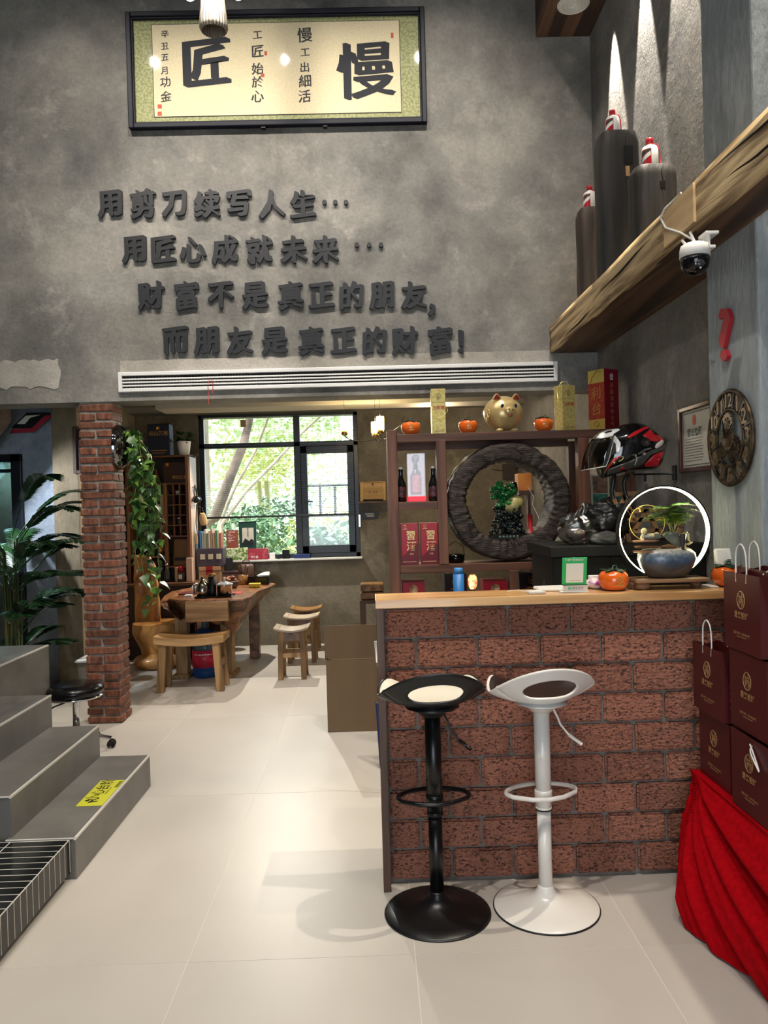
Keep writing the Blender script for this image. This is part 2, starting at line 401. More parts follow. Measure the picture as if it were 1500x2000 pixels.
# tea room shell
wx0, wx1, wz0, wz1 = -1.905, -.15, .955, 2.56
b = MB(); b.box(-6.2, wx0, 8.5, 8.75, 0, 2.75); b.box(wx1, 1.65, 8.5, 8.75, 0, 2.75); b.box(wx0, wx1, 8.5, 8.75, 0, wz0); b.box(wx0, wx1, 8.5, 8.75, wz1, 2.75)
struct('wall_far', b, m_back)
struct('ceiling_back', MB().box(-6, 1.65, Y0+.26, 8.5, 2.62, 2.75), m_ceil)
struct('wall_tea_room_left', MB().box(-3.0, -2.6, 7.05, 8.5, 0, 2.62), m_board)
struct('wall_board_pier', MB().box(-2.81, -2.585, 6.8, 7.05, 0, 2.62), m_board, bev=.008)
dx0, dx1, dz1 = -4.6, -3.115, 2.06
b = MB(); b.box(dx1, -2.81, 6.9, 7.1, 0, 2.62); b.box(-6, dx0, 6.9, 7.1, 0, 2.62); b.box(dx0, dx1, 6.9, 7.1, dz1, 2.62)
struct('wall_left_back', b, m_blue)
# pale bands (boxed-in beams) across the tea room ceiling
struct('trim_1', MB().box(-1.95, 1.15, 7.0, 7.35, 2.44, 2.62), mat('band paint', (176, 170, 156), rough=.6), bev=.006)
struct('trim_2', MB().box(-2.6, 1.65, 8.2, 8.5, 2.565, 2.62), m_ceil)
struct('trim_3', MB().box(-2.6, 1.35, 6.1, 6.3, 2.40, 2.62), mat('band paint 2', (150, 146, 136), rough=.6), bev=.006)
# sloping soffit of the upper stair at the far left
b = MB(); b.prism([(-4.6, 2.40), (-3.02, 2.40), (-3.02, 2.30), (-3.28, 1.98), (-3.4, 1.98), (-4.6, .9)][::-1], .3, Matrix.Translation((0, 6.2, 0)))
struct('trim_4', b, plaster('soffit', (88, 78, 68), (112, 101, 90), (130, 120, 108), sc=2))

# glass door in the left back wall
door = struct('door_1', MB().box(dx1-.09, dx1, 6.86, 6.98, 0, dz1).box(dx0, dx1, 6.86, 6.98, dz1-.07, dz1).box(dx0, dx0+.08, 6.86, 6.98, 0, dz1).box(dx0, dx1-.09, 6.86, 6.98, 0, .08).box(dx0, dx1-.09, 6.88, 6.96, 1.90, 1.93), mat('dark door frame', (18, 24, 34), rough=.35), bev=.004)
put('glass_pane', MB().box(dx0+.08, dx1-.09, 6.915, 6.925, .08, 1.99), m_dglass, door)
# the bright room behind the door
struct('wall_beyond_door', MB().box(-6, -2.9, 9.5, 9.6, 0, 3), mat('pale wall beyond', (200, 208, 206), rough=.7))
struct('floor_beyond_door', MB().box(-6, -3.0, 7.1, 9.5, -.02, -.001), m_tile)
t = thing('light_panel', 'white flat light panel seen through the glass door at far left', 'light', (-4.4, 9.2, 2.3))
put('diffuser', MB().box(-5.4, -4.22, 9.2, 9.22, 2.11, 2.25), mat('panel glow', (225, 245, 245), emit=6), t)
put('housing', MB().box(-5.42, -4.2, 9.22, 9.5, 2.09, 2.27), m_white, t)

# window in the far wall
m_alu = mat('charcoal aluminium', (26, 28, 32), (32, 34, 38), scale=4, rough=.32)
b = MB()
yw0, yw1 = 8.53, 8.60
xa, xb, xm0, xm1 = wx0, wx1, -.862, -.79
b.box(xa, xa+.055, yw0, yw1, wz0, wz1); b.box(xb-.05, xb, yw0, yw1, wz0, wz1); b.box(xa, xb, yw0, yw1, wz0, wz0+.05); b.box(xa, xb, yw0, yw1, wz1-.04, wz1)
b.box(xm0, xm1, yw0, yw1, wz0, wz1); b.box(xa, xb, yw0, yw1, 2.19, 2.245)
win = struct('window_1', b, m_alu, bev=.004)
b = MB(); sx0, sx1, sz0, sz1 = xm1+.0, xb-.05, wz0+.05, 2.19
b.box(sx0, sx0+.075, 8.50, 8.56, sz0, sz1); b.box(sx1-.075, sx1, 8.50, 8.56, sz0, sz1); b.box(sx0, sx1, 8.50, 8.56, sz0, sz0+.085); b.box(sx0, sx1, 8.50, 8.56, sz1-.085, sz1)
put('sash', b, m_alu, win, bev=.006)
b = MB(); b.box(sx0+.075, sx1-.075, 8.58, 8.60, 1.74, 1.765); b.box(-.60, -.575, 8.58, 8.60, 1.42, 1.75); b.box(-.435, -.41, 8.58, 8.60, 1.42, 1.75); b.box(sx0+.075, sx1-.075, 8.58, 8.60, 1.40, 1.425)
put('guard_bar', b, m_black, win)
put('window_handle', MB().box(sx0+.02, sx0+.045, 8.47, 8.50, 1.45, 1.58).box(sx0+.02, sx0+.13, 8.465, 8.48, 1.565, 1.585), m_alu, win, bev=.003)
put('hinge', MB().box(-.165, -.14, 8.46, 8.5, 1.28, 1.42), mat('bright steel', (190, 190, 188), rough=.25, metal=1), win, bev=.003)
for (x0, x1, z0, z1) in ((xa+.05, xm0, wz0+.05, 2.19), (xa+.05, xm0, 2.245, wz1-.04), (xm1, xb-.05, 2.245, wz1-.04), (sx0+.07, sx1-.07, sz0+.08, sz1-.08)):
    put('pane', MB().box(x0, x1, 8.562, 8.566, z0, z1), m_pane, win)
struct('window_1_sill', MB().box(wx0-.02, wx1+.02, 8.42, 8.60, wz0-.022, wz0-.001), mat('sill stone', (196, 194, 188), rough=.4), bev=.004)

# venetian blind, slats open
t = thing('venetian_blind', 'black venetian blind lowered over the upper part of the tea room window', 'blind', (-1.0, 8.46, 2.5))
put('headrail', MB().box(-1.86, -.19, 8.44, 8.48, 2.52, 2.555), m_black, t)
sl = MB().box(-.83, .83, -.0115, .0115, -.0006, .0006).mesh('slat', m_black)
for k in range(43):
    o = put('slat', sl, None, t, local=True); o.location = (-.025, 0, 1.455+k*.0245-2.5); o.rotation_euler = (R(6), 0, 0)
put('bottom_rail', MB().box(-1.86, -.19, 8.445, 8.475, 1.415, 1.437), m_black, t, bev=.003)
b = MB()
for x in (-1.6, -1.15, -.7, -.4): b.cyl((x, 8.46, 1.43), (x, 8.46, 2.53), .0012, n=5)
put('cord', b, m_black, t)
single('brown_tag', MB().box(-1.44, -1.38, 8.515, 8.52, 2.42, 2.5), mat('card brown', (170, 130, 96), rough=.7), 'small brown card tag stuck at the top of the left window pane', 'tag')

# stairs: four grey steps climbing to the left
def step(k, x1, y0, y1, z0, z1, x0):
    o = struct('trim_step_%d' % k, MB().box(x0, x1-.004, y0+.004, y1-.004, z0, z1-.004), m_gtile)
    o['label'] = ['lowest', 'second', 'third', 'fourth'][k]+' grey tiled step of the stair at left'
    put('riser_tile', MB().box(x1-.006, x1, y0, y1, z0+.002, z1-.008), m_gtile, o)
    put('tread_tile', MB().box(x0, x1-.008, y0, y1, z1-.006, z1), m_gtile, o)
    put('nosing', MB().box(x1-.008, x1+.001, y0, y1, z1-.008, z1+.001), m_trimw, o)
    put('nosing', MB().box(x0, x1, y0-.001, y0+.004, z1-.004, z1+.001), m_trimw, o)
    return o
step(0, -1.272, 3.19, 4.25, 0, .173, -1.56)
step(1, -1.545, 3.215, 4.25, 0, .345, -1.83)
step(2, -1.812, 3.3, 4.275, 0, .517, -2.1)
step(3, -2.085, 3.3, 4.9, 0, .690, -4.2)
# low platform clad in black tiles, shadow gap below
plat = struct('trim_platform', MB().box(-2.6, -1.2913, .6, 3.178, .04, .1717), m_wgrout)
put('plinth', MB().box(-2.6, -1.335, .6, 3.16, 0, .04), mat('dark plinth', (60, 56, 52), rough=.7), plat)
pitch = .0488; tl = MB().box(0, .2345, 0, pitch-.0048, 0, .009).mesh('tile', m_btile); tf = MB().box(0, .009, 0, pitch-.0048, 0, .133).mesh('tile', m_btile)
for i in range(52):
    y = 3.176-pitch*(i+1)
    o = put('tile', tf, None, plat, local=True); o.location = (-1.30, y, .037)
    for j in range(3):
        if i > 30 and j > 1: continue
        o = put('tile', tl, None, plat, local=True); o.location = (-1.292-.2395*(j+1)+.0015, y, .163)
# yellow sticker on the lowest step
def sheet(c, w, h, rz, z): return MB().add([(-w/2, -h/2, 0), (w/2, -h/2, 0), (w/2, h/2, 0), (-w/2, h/2, 0)], [(0, 1, 2, 3)], False, frame_top(c, rz))
c = (onz(161, 1570, .1735)+onz(240, 1524, .1735)+onz(218, 1570, .1735)+onz(183, 1524, .1735))/4
t = thing('warning_sticker', 'yellow and black warning sticker on the lowest grey step', 'sticker', (-1.36, 3.72, .1735))
put('sheet', MB().box(-1.405, -1.283, 3.535, 3.865, .1735, .1742), mat('sticker yellow', (206, 206, 44), rough=.5), t)
b = MB(); F = frame_top((-1.362, 3.735, .1746), R(90)); b.text('小心台阶', F, .068, bold=.012)
F2 = frame_top((-1.318, 3.72, .1746), R(90)); b.text('CAUTION  STEP', F2, .013)
F3 = Matrix.Translation((-1.345, 3.585, .1746))
b.ell((-1.375, 3.60, .1746), (.011, .011, .0005), 10, 4)
b.add([(0, 0, 0), (.012, 0, 0), (.022, .03, 0), (.01, .032, 0)], [(0, 1, 2, 3)], False, Matrix.Translation((-1.366, 3.57, .1747)))
b.add([(0, 0, 0), (.03, .008, 0), (.03, .018, 0), (0, .012, 0)], [(0, 1, 2, 3)], False, Matrix.Translation((-1.352, 3.575, .1747)))
b.add([(0, 0, 0), (.02, .022, 0), (.014, .028, 0), (-.006, .008, 0)], [(0, 1, 2, 3)], False, Matrix.Translation((-1.345, 3.6, .1747)))
for k in range(6): b.add([(0, 0, 0), (.018, .008, 0), (.018, .016, 0), (0, .008, 0)], [(0, 1, 2, 3)], False, Matrix.Translation((-1.304, 3.76+k*.015, .1747)))
put('print', b, m_black, t)

# ================================================================ brick column
m_redb = mat('old red brick', (78, 46, 36), (140, 90, 68), scale=11, stretch=(3, 3, .8), rough=.9, rnd=.28, bump=.9, bscale=30, contrast=(.3, .7))
m_mort = mat('mortar', (116, 112, 106), (146, 141, 133), scale=25, rough=.9, bump=.5)
colm = struct('trim_brick_column', MB().box(-2.082, -1.862, Y0+.013, Y0+.236, 0, 2.312), m_mort)
colm['label'] = 'rough brick column at the left end of the opening'
def brickmesh(w, d, h, seed, m, j=.004, name='brick'):
    rr = random.Random(seed); b = MB().box(-w/2, w/2, -d/2, d/2, 0, h)
    b.v = [tuple(c+rr.uniform(-j, j) for c in v) for v in b.v]
    me = b.mesh(name, m); bm = bmesh.new(); bm.from_mesh(me); bmesh.ops.bevel(bm, geom=bm.edges[:], offset=.006 if h < .1 else .009, segments=1 if h < .1 else 2, affect='EDGES'); bm.to_mesh(me); bm.free(); return me
bx = [brickmesh(.243, .115, .049, k, m_redb, .005) for k in range(8)]; bh = [brickmesh(.112, .243, .049, 20+k, m_redb, .005) for k in range(8)]
cx, cy = -1.972, Y0+.122
n = 0; z = .004
while z < 2.30:
    if n % 2 == 0:
        for s in (-1, 1):
            o = put('brick', random.choice(bx), None, colm, local=True); o.location = (cx+random.uniform(-.004, .004), cy+s*.062, z)
    else:
        for s in (-1, 1):
            o = put('brick', random.choice(bh), None, colm, local=True); o.location = (cx+s*.063, cy+random.uniform(-.004, .004), z)
    n += 1; z += .0622

# ================================================================ bar counter
m_bigb = mat('split face brick', (66, 42, 34), (158, 104, 84), scale=95, stretch=(.8, 1, 1.5), rough=.9, rnd=.20, bump=1.6, bscale=62, contrast=(.36, .50), detail=10, distort=.8)
m_top = wood('counter pine', (176, 128, 78), (212, 168, 112), 'x', scale=7, rough=.28, coat=.4)
m_brown = wood('dark brown board', (70, 50, 40), (92, 68, 54), 'z', scale=8, rough=.5)
ct = thing('bar_counter', 'brick fronted bar counter with pale pine top and two stools before it', 'counter', (.75, 3.1, 0))
put('core', MB().box(.03, 1.5, 3.0795, 3.18, 0, 1.108), mat('counter mortar', (104, 100, 94), (128, 123, 116), scale=22, rough=.9, bump=.6), ct)
put('end_panel', MB().box(0, .030, 2.995, 3.20, 0, 1.113), m_brown, ct, bev=.002)
put('back_panel', MB().box(.03, 1.5, 3.18, 3.2, 0, 1.108), m_brown, ct)
BW, BH, PX, PZ = .2405, .1135, .2485, .1212
full = [brickmesh(BW, .045, BH, 50+k, m_bigb, .002) for k in range(6)]
for r in range(9):
    z = 1.098-PZ*(r+1)+.008
    off = 0 if r % 2 == 0 else -PX/2
    x = .035+off; i = 0
    while x < 1.485:
        a, c_ = max(x, .035), min(x+BW, 1.495)
        if c_-a > .03:
            if c_-a > BW-.01: me = full[(r*5+i*3) % 6]
            else: me = brickmesh(c_-a, .045, BH, r*9+i, m_bigb, .002)
            o = put('brick', me, None, ct, local=True); o.location = ((a+c_)/2-.75, 3.084-3.1+random.uniform(-.003, .003), z)
        x += PX; i += 1
for k, (y0, y1) in enumerate(((2.998, 3.07), (3.0705, 3.145), (3.1455, 3.222))):
    put('top_plank', MB().box(-.002, 1.495 if y1 > 2.94 else 1.6, y0, y1, 1.113, 1.147), m_top, ct, bev=.002)

# ================================================================ bar stools
def stool(name, label, loc, rz, shell, pad, pole, ground):
    t = thing(name, label, 'stool', loc, rz, 'bar stools at the counter')
    A, B_ = .186, .168
    Z0 = .79
    def P(th, r, lift=0):
        # th=0 right, -90 front towards the camera = low back rest
        th = R(th); rr = r
        back = max(0, -math.sin(th))
        side = abs(math.cos(th))
        h = .135*back**1.15*max(0, (rr-.45)/.55)**1.35 + .020*side**2*max(0, (rr-.4)/.6)**2
        for c_ in (148, 32):
            dth = abs((math.degrees(th)-c_+180) % 360-180); h += .050*math.exp(-(dth/26)**2)*max(0, (rr-.45)/.55)**1.6
        front = max(0, math.sin(th)); h += .012*front*max(0, (rr-.5)/.5)**2
        h += -.012*(1-rr**2)+.02*max(0, back)*max(0, (rr-.3))*0
        bulge = 1+.10*back*0
        return (A*(1+.10*side**4*rr)*rr*math.cos(th)*bulge, B_*rr*math.sin(th)*(1-.04*back), Z0+h+lift)
    b = MB()
    th0, th1, r0, r1 = -160, -20, .52, 1.0
    NT, NR = 28, 8
    # backrest area with a slot: ring between the slot outline and the area's border
    per = [(th0+(th1-th0)*i/NT, r0) for i in range(NT)]+[(th1, r0+(r1-r0)*i/NR) for i in range(NR)]+[(th1+(th0-th1)*i/NT, r1) for i in range(NT)]+[(th0, r1+(r0-r1)*i/NR) for i in range(NR)]
    hole = []
    for th, r in per:
        u = (th+90)/70; v = (r-.76)/.24
        a = math.atan2(v, u); e = 2.6
        q = (abs(math.cos(a))**e+abs(math.sin(a))**e)**(-1/e)
        hole.append((-90+44*q*math.cos(a), .735+.130*q*math.sin(a)))
    n = len(per); K = 5
    vs = []
    for k in range(K+1):
        for i in range(n):
            f = k/K; vs.append(P(hole[i][0]*(1-f)+per[i][0]*f, hole[i][1]*(1-f)+per[i][1]*f))
    fs = [(k*n+i, k*n+(i+1) % n, (k+1)*n+(i+1) % n, (k+1)*n+i) for k in range(K) for i in range(n)]
    b.add(vs, fs, True)
    b.grid(lambda u, v: P(-20+220*u, .02+.98*v), 44, 14)
    b.grid(lambda u, v: P(-160+140*u, .02+(r0-.02)*v), 28, 8)
    sh = put('seat_shell', b, shell, t, local=True)
    bm = bmesh.new(); bm.from_mesh(sh.data); bmesh.ops.remove_doubles(bm, verts=bm.verts, dist=.0012); bmesh.ops.recalc_face_normals(bm, faces=bm.faces); bm.to_mesh(sh.data); bm.free()
    md = sh.modifiers.new('s', 'SOLIDIFY'); md.thickness = .011; md.offset = 0
    sh.modifiers.new('u', 'SUBSURF').render_levels = 1
    b = MB()
    def Q(u, v):
        th = 360*u-20; back = 1 if -160 < (th if th < 180 else th-360) < -20 else 0
        tt = th if th < 180 else th-360
        if back:
            e = min(1, min(tt+160, -20-tt)/25); rm = .95+(.50-.95)*(e*e*(3-2*e))
        else: rm = .95
        return P(tt, rm*v, .0085)
    b.grid(Q, 72, 10, closed_u=True); put('seat_pad', b, pad, t, local=True, solid=.003)
    put('seat_mount', MB().lathe([(.040, .735), (.050, .748), (.075, .760), (.100, .770), (.0, .772)], n=28), shell, t, local=True)
    put('pole', MB().lathe([(.0295, .37), (.0295, .745)], n=24).lathe([(.0305, .372), (.0305, .378)], n=24), pole, t, local=True)
    put('lower_pole', MB().lathe([(.0255, .05), (.0255, .372)], n=24), pole, t, local=True)
    put('pole_ring', MB().lathe([(.0300, .366), (.0300, .371)], n=24), m_black, t, local=True)
    pr = [(.0, .085), (.026, .085), (.030, .078), (.034, .066), (.045, .050), (.065, .038), (.10, .027), (.15, .016), (.191, .009), (.196, .004), (.194, 0)]
    bs_ = put('base', MB().lathe(pr, n=64), ground, t, local=True)
    put('base_rim', MB().lathe([(.1965, 0), (.198, .003), (.1965, .006)], n=64), m_black, bs_, local=True)
    # D-shaped foot rest round the pole
    pts = []
    for k in range(33):
        a = PI*k/32; pts.append((.135*math.cos(a), .02+.085*math.sin(a)*1.0, .425))
    pts = [(.0, -.062, .425), (.06, -.05, .425), (.12, -.012, .425)]+pts+[(-.12, -.012, .425), (-.06, -.05, .425)]
    fr_ = put('foot_rest', MB().tube(pts, .0085, 10, closed=True), pole, t, local=True)
    put('foot_rest_clamp', MB().lathe([(.031, .408), (.033, .412), (.033, .438), (.031, .442)], n=24), pole, fr_, local=True)
    lv_ = put('lever', MB().tube([(.04, -.02, .745), (.052, -.03, .715), (.06, -.035, .69), (.085, -.045, .655), (.125, -.06, .622)], .0042, 8), pole, t, local=True)
    put('lever_grip', MB().tube([(.088, -.046, .652), (.13, -.062, .618)], .0065, 10), pole, lv_, local=True)
    return t
m_bstool = mat('satin black plastic', (24, 26, 27), rough=.38)
m_wstool = mat('glossy white stool', (226, 222, 214), rough=.22, coat=.3)
m_padw = mat('cream seat pad', (226, 222, 205), rough=.45); m_padb = mat('dark brown seat pad', (44, 33, 30), rough=.38)
stool('bar_stool', 'black bar stool with a cream white seat pad, black pole and black disc base', (.198, 2.835, 0), R(5), m_bstool, m_padw, m_blackg if False else mat('black pole', (10, 10, 12), rough=.3), mat('black base', (12, 12, 13), rough=.33))
stool('bar_stool', 'white bar stool with a dark brown seat pad, white pole and white disc base', (.606, 2.85, 0), R(8), m_wstool, m_padb, m_wstool, m_wstool)
# ================================================================ ON THE BACK WALL
m_frame = mat('navy black lacquer', (18, 21, 34), rough=.5, spec=.25)
m_brocade = mat('green gold brocade', (138, 142, 92), (172, 174, 124), scale=60, rough=.6, contrast=(.42, .58), detail=3)
m_silk = mat('cream silk paper', (222, 208, 170), (232, 220, 186), scale=80, rough=.7)
m_ink = mat('ink', (24, 28, 38), rough=.7); m_inkt = mat('small ink', (52, 52, 56), rough=.7); m_seal = mat('seal red', (196, 92, 74), rough=.7)
t = thing('framed_calligraphy', 'long navy framed calligraphy scroll hanging above the raised wall writing', 'picture', (-.6, 5.5, 4.6))
x0, x1, z0, z1 = -1.655, .463, 4.232, 5.052
def fr(b, x0, x1, z0, z1, w, ya, yb):
    b.box(x0, x0+w, ya, yb, z0, z1); b.box(x1-w, x1, ya, yb, z0, z1); b.box(x0+w, x1-w, ya, yb, z1-w, z1); b.box(x0+w, x1-w, ya, yb, z0, z0+w); return b
b = fr(MB(), x0, x1, z0, z1, .036, 5.478, 5.528); put('frame', b, m_frame, t, bev=.006)
put('frame_lip', fr(MB(), x0+.036, x1-.036, z0+.036, z1-.036, .010, 5.49, 5.52), m_frame, t, bev=.003)
put('mount', MB().box(x0+.03, x1-.03, 5.515, 5.525, z0+.03, z1-.03), m_brocade, t)
put('paper_edge', MB().box(-1.481, .285, 5.513, 5.515, 4.318, 4.977), m_inkt, t)
put('paper', MB().box(-1.476, .280, 5.511, 5.514, 4.323, 4.972), m_silk, t)
def fa(px, py, Y): return frame_front(at(px, py, Y))
b = MB()
b.text('匠', fa(402, 122, 5.5105), .37, slant=.10, pen=(.042, .016), warp=.05); b.text('慢', fa(714, 136, 5.5105), .42, slant=.07, pen=(.034, .012), warp=.05)
put('large_characters', b, m_ink, t)
b = MB()
for i, c in enumerate('慢工出細活'): b.text(c, fa(595+(i % 2), [68, 102, 131, 158, 188][i], 5.5105), [.11, .07, .075, .095, .095][i], slant=.08, pen=(.022, .010), warp=.05)
for i, c in enumerate('工匠始於心'): b.text(c, fa(503, [68, 100, 134, 160, 188][i], 5.5105), [.07, .095, .09, .085, .095][i], slant=.08, pen=(.022, .010), warp=.05)
for i, c in enumerate('辛丑五月'): b.text(c, fa(322, [66, 90, 112, 138][i], 5.5105), .058, slant=.1, pen=(.02, .01), warp=.06)
for i, c in enumerate('功金'): b.text(c, fa(323+i, [160, 188][i], 5.5105), .08, slant=.15, pen=(.02, .01), warp=.08)
put('small_characters', b, m_inkt, t)
b = MB()
for px, py, w, h in ((312, 208, 8, 8), (312, 222, 8, 8), (513, 147, 7, 7), (519, 104, 5, 8), (766, 69, 5, 10)):
    p = at(px, py, 5.5105); s = 5.51/1500
    b.box(p.x-w*s/2, p.x+w*s/2, 5.510, 5.511, p.z-h*s/2, p.z+h*s/2)
put('seal', b, m_seal, t)
put('glass', MB().box(x0+.03, x1-.03, 5.502, 5.505, z0+.03, z1-.03), m_pglass, t)
put('hanger', MB().box(-.72, -.69, 5.49, 5.53, z0-.012, z0).box(-.28, -.25, 5.49, 5.53, z0-.012, z0), m_black, t)

m_char = mat('charcoal acrylic', (36, 38, 42), rough=.45)
LINES = [('用剪刀续写人生', [218, 281, 342, 405, 468, 531, 592], 400, [634, 655, 676], 397, 'top'),
         ('用匠心成就未来', [265, 320, 378, 440, 507, 574, 636], 489, [697, 721, 744], 480, 'second'),
         ('财富不是真正的朋友', [296, 365, 432, 499, 568, 628, 686, 747, 808], 578, [], 0, 'third'),
         ('而朋友是真正的财富', [344, 406, 469, 537, 608, 671, 731, 790, 859], 666, [], 0, 'bottom')]
def letter(c, px, py, label, size=.205, bold=.014, slant=.10, sq=.92):
    p = at(px, py, Y0); o = thing('raised_character', label, 'wall lettering', (p.x, Y0, p.z), group='raised charcoal characters of the wall quote')
    b = MB().text(c, frame_front((0, -.002, 0)), size, ext=.024, slant=slant, squash=sq, pen=(.040, .020), warp=.05)
    me = b.mesh('raised_character', m_char); bpy.data.objects.remove(o)
    o = bpy.data.objects.new('raised_character', me); COL.objects.link(o); o.location = (p.x, Y0, p.z)
    o['label'] = label; o['category'] = 'wall lettering'; o['group'] = 'raised charcoal characters of the wall quote'
ORD = ['first', 'second', 'third', 'fourth', 'fifth', 'sixth', 'seventh', 'eighth', 'ninth']
for s, xs, y, dots, dy, nm in LINES:
    for i, c in enumerate(s): letter(c, xs[i], y-(xs[i]-500)*.02*0, 'raised charcoal character %s, %s in the %s line of the wall quote' % (c, ORD[i], nm))
    for i, x in enumerate(dots):
        p = at(x, dy, Y0); b = MB().cyl((0, 0, 0), (0, -.024, 0), .0165, n=20, smooth=False)
        o = single('raised_dot', b, m_char, 'round raised dot, %s of three ending the %s line of the wall quote' % (ORD[i], nm), 'wall lettering', 'raised dots ending two lines'); o.location = (p.x, Y0-.001, p.z)
letter('，', 856, 604, 'raised comma at the end of the third line of the wall quote', bold=.02)
letter('！', 913, 668, 'raised exclamation mark at the end of the bottom line of the wall quote', bold=.02, slant=0, size=.22)

# linear air outlet
vx0, vx1, vz0, vz1 = -1.792, 1.354, 2.373, 2.515
t = thing('air_outlet', 'long white slotted air outlet in the wall below the raised writing', 'air vent', (-.2, 5.5, 2.44))
m_vent = mat('vent white', (224, 224, 222), rough=.35)
put('frame', fr(MB(), vx0, vx1, vz0, vz1, .027, 5.506, 5.53), m_vent, t, bev=.004)
put('backing', MB().box(vx0+.02, vx1-.02, 5.526, 5.5295, vz0+.02, vz1-.02), mat('vent dark', (14, 14, 15), rough=.8), t)
for k in range(3):
    z = vz0+.027+.0225*(k+1)-.004
    put('blade', MB().box(vx0+.027, vx1-.027, 5.512, 5.524, z-.0055, z+.0055), m_vent, t, bev=.002)
b = MB(); n = int((vx1-vx0-.06)/.021)
for k in range(n): x = vx0+.035+k*.021; b.box(x-.0012, x+.0012, 5.519, 5.526, vz0+.027, vz1-.027)
put('vane', b, mat('vane grey', (70, 70, 70), rough=.5), t, kind='stuff')
b = MB().tube([at(408, 790, 5.50), at(406, 750, 5.50), at(409, 741, 5.50), at(414, 741, 5.50), at(416, 752, 5.50), at(415, 768, 5.50)], .0022, 6)
single('red_string', b, mat('red string', (160, 30, 34)), 'thin red string tied over the white air outlet', 'string')

# ================================================================ RIGHT WALL, ABOVE
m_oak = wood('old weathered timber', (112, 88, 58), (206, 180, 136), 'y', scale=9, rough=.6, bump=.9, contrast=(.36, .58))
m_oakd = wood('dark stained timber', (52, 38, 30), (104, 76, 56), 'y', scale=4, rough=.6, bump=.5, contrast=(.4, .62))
t = thing('timber_ledge', 'thick weathered timber ledge along the right wall carrying dark posts and a camera', 'ledge', (1.45, 3, 2.577))
b = MB()
def beamf(u, v):
    y = 1.0+4.528*u; return (1.305+.006*noise.noise((y*1.3, v*3, 1)), y, 2.577+.188*v+.006*noise.noise((y*2, v*2, 7)))
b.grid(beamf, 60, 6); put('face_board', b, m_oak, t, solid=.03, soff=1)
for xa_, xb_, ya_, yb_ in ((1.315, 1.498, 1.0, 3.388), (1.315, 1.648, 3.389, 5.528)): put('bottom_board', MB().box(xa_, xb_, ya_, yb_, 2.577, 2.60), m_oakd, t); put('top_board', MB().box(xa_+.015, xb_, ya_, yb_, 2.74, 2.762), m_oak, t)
put('patch_board', MB().box(1.294, 1.306, 3.02, 3.33, 2.60, 2.755), wood('new pine patch', (168, 138, 96), (196, 168, 124), 'y'), t, bev=.002)
b = MB()
for (ya, za, yb, zb) in ((1.9, 2.70, 2.9, 2.735), (2.3, 2.63, 2.75, 2.655), (3.5, 2.70, 4.3, 2.67), (4.4, 2.62, 5.1, 2.60)):
    b.tube([(1.3005, ya+(yb-ya)*q, za+(zb-za)*q+.004*math.sin(q*9)) for q in [i/8 for i in range(9)]], [.0005, .002, .004, .005, .005, .004, .003, .002, .0005], 5)
put('crack', b, mat('crack dark', (30, 20, 14), rough=1), t, kind='stuff')

m_post = mat('charred post', (30, 28, 27), (58, 54, 50), scale=5, stretch=(3, 3, .25), rough=.55, bump=.6, bscale=12)
m_postr = mat('brown charred post', (46, 38, 32), (84, 70, 58), scale=5, stretch=(3, 3, .25), rough=.6, bump=.6, bscale=12)
def post(label, cx, cy, w, d, ztop, m, seed, mort=None):
    t = thing('timber_post', label, 'timber post', (cx, cy, 2.763), group='dark timber posts on the ledge')
    h = ztop-2.763; rr = random.Random(seed)
    def fn(u, v):
        a = 2*PI*u; e = 4.0
        c, s = math.cos(a), math.sin(a); q = (abs(c)**e+abs(s)**e)**(-1/e)
        zz = min(v, 1); k = 1-.12*max(0, (v-.93)/.07)**2
        wob = 1+.04*noise.noise((c*1.5+seed, s*1.5, v*3))
        return (w/2*c*q*k*wob, d/2*s*q*k*wob, h*zz)
    b = MB().grid(fn, 40, 14, closed_u=True); b.add([fn(i/40, 1) for i in range(40)], [tuple(range(40))]); put('shaft', b, m, t, local=True)
    if mort:
        for (mx, mz, mw, mh, mm) in mort: put('mortise' if mm is m_black else 'wooden_wedge', MB().box(mx-mw/2, mx+mw/2, -d/2-.004, -d/2+.02, mz-mh/2, mz+mh/2), mm, t, local=True)
    b = MB().tube([(0.02+.006*math.sin(k*2.1+seed), -d/2-.002+.001, h*(.97-.07*k)) for k in range(8)], [.0006, .0015, .002, .002, .002, .0015, .001, .0005], 5)
    put('crack', b, mat('crack dark', (30, 20, 14)), t, local=True)
m_pale = mat('pale wedge', (200, 160, 112))
p1 = at(1202, 268, 4.35); p2 = at(1270, 333, 3.90); p3 = at(1146, 412, 4.78)
post('tallest of the three dark timber posts on the ledge, with a square mortise', p1.x, p1.y, .225, .2, p1.z, m_post, 1, [(.035, (p1.z-2.763)-.145, .052, .10, m_black), (.03, (p1.z-2.763)-.235, .022, .055, m_pale)])
post('black timber post standing nearest the camera on the ledge, small square hole', p2.x+.005, p2.y, .215, .19, p2.z, m_post, 2, [(.02, (p2.z-2.763)-.11, .026, .034, m_black)])
post('shortest brown charred timber post on the ledge, at the far end', p3.x+.02, p3.y, .16, .17, p3.z, m_postr, 3)
m_red = mat('bottle red', (176, 24, 34), rough=.35); m_rib = mat('ribbon red', (206, 50, 66), rough=.6); m_gold = mat('gold print', (196, 160, 84), rough=.4, metal=.3)
